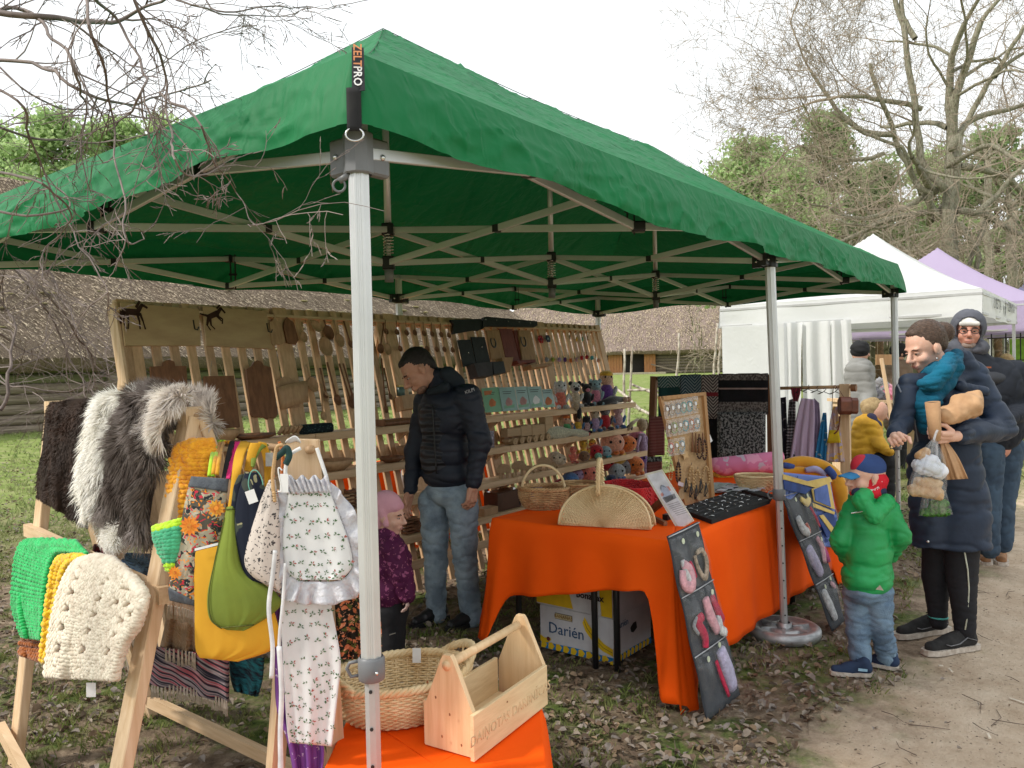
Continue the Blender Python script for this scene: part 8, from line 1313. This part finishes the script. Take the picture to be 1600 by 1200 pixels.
t=T('paper_cone','rolled brown paper cone in her left hand','paper bag',tuple(hx_));b=B();q0,q1=dp(1461,676,D-.36),dp(1457,628,D-.37);b.tube([q0-(q1-q0)*.25,q0,q1],[.022,.028,.034],10,cap=False);b.build('roll',KR,t,True,thick=.003);b=B();b.tube([lerp(q0,q1,.8),lerp(q0,q1,.97)],[.028,.03],10);b.build('filling',M('seeds',(.12,.07,.04),sc=80),t,True)
t=T('kraft_parcel','crumpled brown paper bag clamped under her arm','paper bag',tuple(dp(1495,642,D-.32)));blob('bag',[cap(dp(1478,650,D-.33),dp(1518,636,D-.3),.05,.06),cap(dp(1500,628,D-.3),dp(1526,618,D-.28),.04,.03)],KR,t,h=.007,k=.03,wr=(.016,(13,13,13)))
t=T('kraft_bag','brown paper bag hanging behind the plastic bag','paper bag',tuple(dp(1492,745,D-.33)));drape('bag','','',[(1468,690),(1470,715),(1476,750)],[(1482,692),(1498,715),(1513,748)],D-.31,KR,parent=t,bulge=.035,amp=.01,fr=2)
PLF=glassy('plastic_bag_film',(.96,.97,.98),.16,.18)
def plbag(lab,L_,R_,d,fill,knot):
 t=T('plastic_bag',lab,'plastic bag',tuple(dp(*L_[-1],d)));f=surf(L_,R_,d,amp=.006,fr=3,bulge=.07);b=B();b.grid(f,26,26);b.grid(lambda u,v:f(1-u,v,-1),26,26);b.build('film',PLF,t,True)
 for nm,pr,m,w_ in fill:blob(nm,pr,m,t,h=.0065,k=.01,wr=w_)
 b=B();b.tube(spline([dp(x,y,d)for x,y in knot],4,0),.006,6);b.build('twisted_top',M('film_white',(.7,.7,.72),rough=.3,alpha=.6),t,True)
d=D-.42;BR_=M('bread_crust',(.45,.26,.12),(.6,.42,.25),sc=25,rough=.8)
plbag('clear plastic bag with loaves and white paper in her left hand',[(1456,686),(1440,705),(1426,735),(1418,765),(1424,773)],[(1462,686),(1476,715),(1480,745),(1478,770),(1470,782)],d,[('loaf',[cap(dp(1428,766,d),dp(1466,772,d),.03,.03),cap(dp(1436,752,d-.01),dp(1462,757,d),.026,.03)],BR_,(.008,(30,30,30))),('white_paper',[cap(dp(1438,728,d),dp(1468,736,d),.038,.04),cap(dp(1445,716,d),dp(1460,722,d),.025,.03)],M('paper_white',(.75,.76,.8),(.6,.62,.68),sc=8),(.012,(18,18,18),1)),('bun',[cap(dp(1436,712,d),dp(1446,706,d),.022,.02)],BR_,(.006,(30,30,30)))],[(1459,688),(1462,678),(1465,672)])
plbag('clear plastic bag of green herbs hanging lowest from her hand',[(1448,756),(1440,780),(1435,806)],[(1474,752),(1482,780),(1489,804)],d+.07,[('herbs',[cap(dp(1444,800,d+.07),dp(1478,800,d+.07),.02,.022),cap(dp(1460,790,d+.07),dp(1476,787,d+.07),.025,.02)],M('green_herbs',(.06,.22,.02),(.02,.08,.01),sc=60),(.014,(50,50,50),1))],[(1462,755),(1463,720),(1464,690)])
D=3.93;t=T('person','small boy in green hooded jacket, blue cap and jeans seen from behind','person',(2.78,-.56,0));fd=im(-.72,0,-.7).normalized();nk=dp(1357,770,D);hp=dp(1354,905,D)
shA,shB=dp(1333,795,D+.03),dp(1389,797,D-.02);elA,elB=dp(1312,845,D-.0),dp(1408,838,D-.05);wrA,wrB=dp(1322,872,D-.12+.2),dp(1392,868,D+.1);hA,hB=dp(1340,925,D+.03),dp(1372,925,D-.02);kA,kB=dp(1341,985,D+.02),dp(1376,975,D-.02);aA,aB=dp(1344,1036,D),dp(1386,1028,D+.06)
inner=[cap(nk,hp,.05,.085)]+chain([shA,elA,wrA],[.035,.03,.022])+chain([shB,elB,wrB],[.035,.03,.022])+chain([hA,kA,aA],[.055,.04,.03])+chain([hB,kB,aB],[.055,.04,.03]);hf,hu=im(-.93,-.1,.12),im(-.05,1,0)
L_,Rr,F_,U_=head(t,dp(1353,745,D),hf,hu,.9,sk2,None,None,nk,extra=inner);Lv=lambda x,y,z:V(L_(x,y,z))
CAPB=fab('blue_cap',(.03,.07,.22),rough=.8);blob('cap',[ell_(Lv(0,-.02,.05),(.073,.088,.068),F_,U_),cap(Lv(0,-.07,.015),Lv(0,-.065,.0),.035,.03)],CAPB,t,h=.006,k=.015,fn=None);b=B();b.grid(lambda u,v:Lv((u-.5)*.14*(1-.15*v*v),.065+.085*math.sin(math.pi*(.18+.64*u))*v+.01,.036-.012*v-.02*(2*u-1)**2),14,6);b.build('cap_peak',M('cap_peak',(.03,.2,.42)),t,True,thick=.004)
for k in range(2):blob('cap_panel',[ell_(Lv(.0,.018,.058),(.05,.056,.063),F_,U_)],M('cap_red',(.5,.02,.04))if k==0 else M('cap_light_blue',(.05,.22,.45)),t,h=.006,k=.01)if k==0 else None
blob('neck_scarf',[ell_(Lv(0,-.035,-.025),(.082,.072,.06),F_,U_),ell_(Lv(0,-.0,-.085),(.08,.085,.045),F_,U_)],printed('red_bandana_print',(.6,.02,.035),[((.75,.6,.6),.13)],26),t,h=.006,k=.02,wr=(.004,(30,30,30),1));text('mard 75',.02,Lv(-.083,.01,-.06),F_*-1,U_,WHT,t,'scarf_lettering')
GJ=M('green_jacket',(.012,.33,.09),(.01,.25,.065),sc=4,rough=.5,bump=.35,bsc=30,bdist=.01);blob('jacket',[ell_(dp(1360,820,D),(.12,.095,.13),fd,ZA),ell_(dp(1357,862,D),(.13,.11,.16),fd,ZA),ell_(dp(1355,900,D),(.142,.118,.11),fd,ZA),cap(shA,shB,.045,.045)]+chain([shA,elA,wrA],[.052,.048,.036])+chain([shB,elB,wrB],[.052,.048,.036])+[cap(nk,dp(1360,800,D),.06,.1)],GJ,t,h=.0075,k=.02,wr=(.009,(5,5,14),1))
blob('hood',[cap(dp(1345,782,D-.09),dp(1366,808,D-.12),.042,.032),cap(dp(1385,785,D-.08),dp(1366,808,D-.12),.042,.032),cap(dp(1335,778,D+.04),dp(1350,776,D-.06),.032,.045)],GJ,t,h=.0065,k=.02,wr=(.005,(16,16,16),1));blob('collar',[cap(dp(1338,770,D-.05),dp(1378,768,D-.05),.024,.024)],fab('navy_collar',(.02,.03,.07)),t,h=.006,k=.01)
blob('jeans',[ell_(hp-ZA*.05,(.125,.105,.08),fd,ZA)]+chain([hA,kA,aA],[.072,.058,.052])+chain([hB,kB,aB],[.072,.058,.052]),DENIM,t,h=.0075,k=.014,wr=(.009,(6,6,18),1))
NS=fab('navy_shoe',(.02,.04,.09));shoe_(t,oz(1362,1056),oz(1296,1053),.72,NS,SOLE);shoe_(t,oz(1403,1047),oz(1350,1036),.72,NS,SOLE);b=B();b.box(dp(1348,1047,D-.1),(.045,.004,.012),CR-CU*.1);b.build('shoe_label',M('pale_blue',(.3,.5,.65)),t);b=B();b.add([dp(1368,921,D-.14),dp(1381,923,D-.14),dp(1375,914,D-.145)],[(0,1,2)]);b.build('reflective_patch',STEEL,t);b=B();b.tube([dp(1330,802,D-.1),dp(1348,799,D-.12)],.003,5);b.build('reflective_piping',STEEL,t)
D=5.75;t=T('person','bearded man with glasses, grey hood and dark jacket standing behind the woman','person',(5.4,-.75,0));sko=SK('older',(.55,.27,.2));fd=im(-.45,0,.9).normalized();nk=dp(1518,548,D);hp=dp(1560,700,D);inner=[cap(nk,hp,.055,.08)]+chain([dp(1545,715,D),dp(1545,790,D),dp(1546,862,D)],[.08,.055,.04])+chain([dp(1572,715,D+.08),dp(1566,790,D+.08),dp(1566,850,D+.08)],[.08,.055,.04])
L_,Rr,F_,U_=head(t,dp(1513,518,D),im(-.45,-.05,.9),im(0,1,.05),1.1,sko,None,None,nk,M('grey_beard',(.32,.24,.21),(.2,.15,.13),sc=150),ebrow=(.2,.15,.12),extra=inner);Lv=lambda x,y,z:V(L_(x,y,z))
for k in(-1,1):b=B();b.tube([Lv(k*.034+.024*math.cos(a),.1,.002+.017*math.sin(a))for a in np.linspace(0,6.28,15)[:-1]],.0028,5,closed=True);b.tube([Lv(k*.058,.098,.006),Lv(k*.08,.02,.01)],.003,5);b.build('glasses',BLKP,t,True)
b=B();b.tube([Lv(-.01,.103,.006),Lv(.01,.103,.006)],.0028,5);b.build('glasses_bridge',BLKP,t);blob('cap',[ell_(Lv(0,-.01,.06),(.086,.1,.06),F_,U_),cap(Lv(-.045,.085,.05),Lv(.045,.085,.05),.018,.018)],M('cap_white',(.7,.68,.65)),t,h=.0065,k=.012)
HG=fab('grey_hood',(.1,.105,.13));
def opn(Dg,ax):X,Y,Z=np.meshgrid(*ax,indexing='ij');Q=np.stack([X,Y,Z],-1)-np.array(Lv(0,.1,-.005));Q=Q@np.array([tuple(Rr),tuple(F_),tuple(U_)]).T;s_=np.linalg.norm(Q/np.array([.088,.13,.115]),axis=-1);return np.maximum(Dg,(1-s_)*.09)
blob('hood',[ell_(Lv(0,-.02,.03),(.118,.125,.135),F_,U_),cap(Lv(-.07,.02,-.11),Lv(.07,.02,-.11),.06,.06),ell_(Lv(0,-.07,-.08),(.11,.09,.1),F_,U_)],HG,t,h=.0075,k=.02,wr=(.006,(12,12,12),1),fn=opn)
FL=fab('navy_fleece',(.012,.016,.026));blob('jacket',[ell_(dp(1550,605,D),(.2,.13,.22),fd,ZA),ell_(dp(1556,665,D),(.19,.14,.2),fd,ZA),cap(dp(1515,578,D),dp(1584,580,D),.075,.085),cap(nk,dp(1545,590,D),.07,.11)]+chain([dp(1588,584,D),dp(1612,635,D-.05),dp(1575,655,D-.2)],[.085,.068,.05])+chain([dp(1512,595,D),dp(1506,650,D),dp(1522,690,D-.1)],[.07,.058,.045]),FL,t,h=.01,k=.03,wr=(.006,(9,9,8),1));blob('chest_panel',[ell_(dp(1543,592,D-.015),(.14,.125,.075),fd,ZA)],fab('panel_grey',(.03,.033,.042),rough=.6),t,h=.01,k=.02);b=B();b.box(dp(1545,574,D-.2),(.035,.003,.012),CR);b.build('logo_patch',M('logo_brown',(.35,.1,.04)),t)
DNB=M('dark_denim',(.05,.085,.13),(.03,.05,.08),sc=7,rough=.9);blob('jeans',chain([dp(1545,700,D),dp(1545,790,D),dp(1546,858,D)],[.11,.08,.068])+chain([dp(1575,700,D+.08),dp(1567,790,D+.08),dp(1567,850,D+.08)],[.11,.08,.068]),DNB,t,h=.01,k=.02,wr=(.008,(9,9,11),1));TS=M('tan_suede',(.35,.17,.07),(.2,.1,.05),sc=20)
for x in(1543,1568):shoe_(t,oz(x-2,872)+CF*.05,oz(x+2,884)-CF*.02-CR*.03,1.1,TS,SOLE)
def distant(lab,parts,hd,skin=True,cat='person'):
 t=T('person',lab,cat,tuple(V((hd[0].x,hd[0].y,0))));
 if skin:Rr,F_,U_=frame(hd[1],ZA);blob('body',[ell_(hd[0],(.08,.095,.12),F_,U_),cap(hd[0]-ZA*.08,hd[0]-ZA*.2,.045,.05)]+[cap(hd[0]+F_*.09,hd[0]+F_*.11-ZA*.03,.01,.012),cap(hd[0]-ZA*.2,hd[0]-ZA*.6,.05,.06)],SK('far',(.55,.33,.25)),t,h=.012,k=.02)
 for nm,pr,m in parts:blob(nm,pr,m,t,h=.014,k=.03,wr=(.012,(3,3,9),1))
 return t
GC=fab('grey_coat',(.25,.25,.24),(.22,.22,.21));BT=fab('black_knit',(.012,.012,.014));d=9.4;distant('person in a light grey coat and black hat beside the white curtain',[('hat',[ell_(dp(1344,546,d),(.11,.12,.11),CF,ZA)],BT),('coat',[cap(dp(1343,580,d),dp(1342,660,d),.17,.19)]+chain([dp(1350,578,d-.1),dp(1358,618,d-.15),dp(1352,632,d-.3)],[.09,.08,.06]),GC),('trousers',[cap(dp(1338,670,d),dp(1338,712,d),.12,.1),cap(dp(1338,712,d),V((*dp(1338,720,d).xy,.05)),.1,.08)],BLK)],(dp(1344,552,d),CF*-1+CR))
d=8.2;YJ=M('yellow_jacket',(.62,.34,.02),(.5,.26,.015),rough=.7);distant('fair haired woman in a mustard yellow coat crouching between the tents',[('hair',[ell_(dp(1366,637,d)+CF*.04,(.1,.12,.11),im(.9,-.3,.3),ZA),cap(dp(1356,640,d),dp(1358,655,d),.05,.05)],M('fair_hair',(.36,.26,.13),(.25,.17,.08),sc=30)),('coat',[cap(dp(1356,668,d),dp(1352,705,d),.15,.18)]+chain([dp(1364,668,d-.1),dp(1374,695,d-.2),dp(1390,706,d-.35)],[.075,.065,.05]),YJ),('scarf',[cap(dp(1361,655,d-.06),dp(1368,665,d-.1),.06,.06)],fab('dark_scarf',(.03,.03,.07))),('trousers',[cap(dp(1350,715,d),dp(1385,722,d-.2),.12,.1),cap(dp(1385,722,d-.2),V((*dp(1385,735,d-.2).xy,.05)),.09,.07)],BLK)],(dp(1371,644,d),im(.85,-.4,.3)))
d=11.2;distant('person with a black hat standing behind the corner tent leg',[('hat',[ell_(dp(1404,548,d),(.12,.12,.12),CF,ZA)],BT),('coat',[cap(dp(1404,580,d),dp(1404,660,d),.18,.2)],fab('brown_coat',(.2,.14,.1))),('trousers',[cap(dp(1404,660,d),V((*dp(1404,700,d).xy,.05)),.14,.09)],BLK)],(dp(1404,552,d),CF*-1))
d=12.4;PUP=fab('purple_trousers',(.08,.02,.14));G_=dp(1574,712,d);G_.z=gh(G_.x,G_.y);gz=lambda h,a=0,c=0:G_+ZA*h+CR*a+CF*c;t=distant('person in purple trousers and white shoes mostly hidden behind the hooded man',[('coat',[cap(gz(.8),gz(1.2),.17,.18)]+chain([gz(1.22,-.18),gz(.98,-.24),gz(.78,-.2)],[.075,.06,.05])+chain([gz(1.22,.18),gz(.98,.24),gz(.78,.2)],[.075,.06,.05]),BT),('hair',[ell_(gz(1.5),(.1,.11,.11),CF,ZA)],M('fair_hair',(.36,.26,.13))),('trousers',chain([gz(.72,-.08),gz(.4,-.1),gz(.1,-.1)],[.1,.075,.06])+chain([gz(.72,.08),gz(.4,.09),gz(.1,.1)],[.1,.075,.06]),PUP)],(gz(1.46,0,-.02),CF*-1))
for a in(-.1,.1):shoe_(t,gz(.0,a+.05),gz(.0,a-.18),1.,WHT,WHT)
t=T('picture_easel','wooden easel with leaning board between the two tents','easel',tuple(dp(1388,700,8.9)))
for a,c in(((1377,560),(1391,640)),((1391,640),(1396,700))):b=B();b.beam(dp(*a,8.9),dp(*c,8.9),.035,.04);b.build('bar',WZ,t)
b=B();b.box(dp(1382,562,9.0),(.2,.02,.12),CR);b.build('board',TANW,t)
t=T('market_table','low table heaped with pink and grey goods behind the yellow coat','table',(*dp(1385,700,10.2).xy,0));b=B();q=dp(1375,626,10.2);b.box(q,(1.1,.7,.04),CR);b.build('tabletop',WX,t)
for a in(-.5,.5):b=B();b.box(V((q.x,q.y,q.z/2))+CR*a,(.05,.5,q.z-.05),CR);b.build('leg',WZ,t)
for k,(x,y,c,r)in enumerate(((1382,606,'pink',.11),(1366,612,'darkgrey',.1),(1392,618,'skin',.09),(1374,596,'grey',.08),(1360,620,'brown',.09))):o=blob('goods_heap',[cap(dp(x,y,10),dp(x+6,y+8,10),r*.7,r)],yarn(c),None,h=.02,k=.02,wr=(.03,(12,12,12),1));tag(o,('pink heap of cloth on the far table','dark heap at the left of the far table','pale heap at the right of the far table','grey heap on top at the far table','brown heap at the table\'s left edge')[k],'cloth heap')
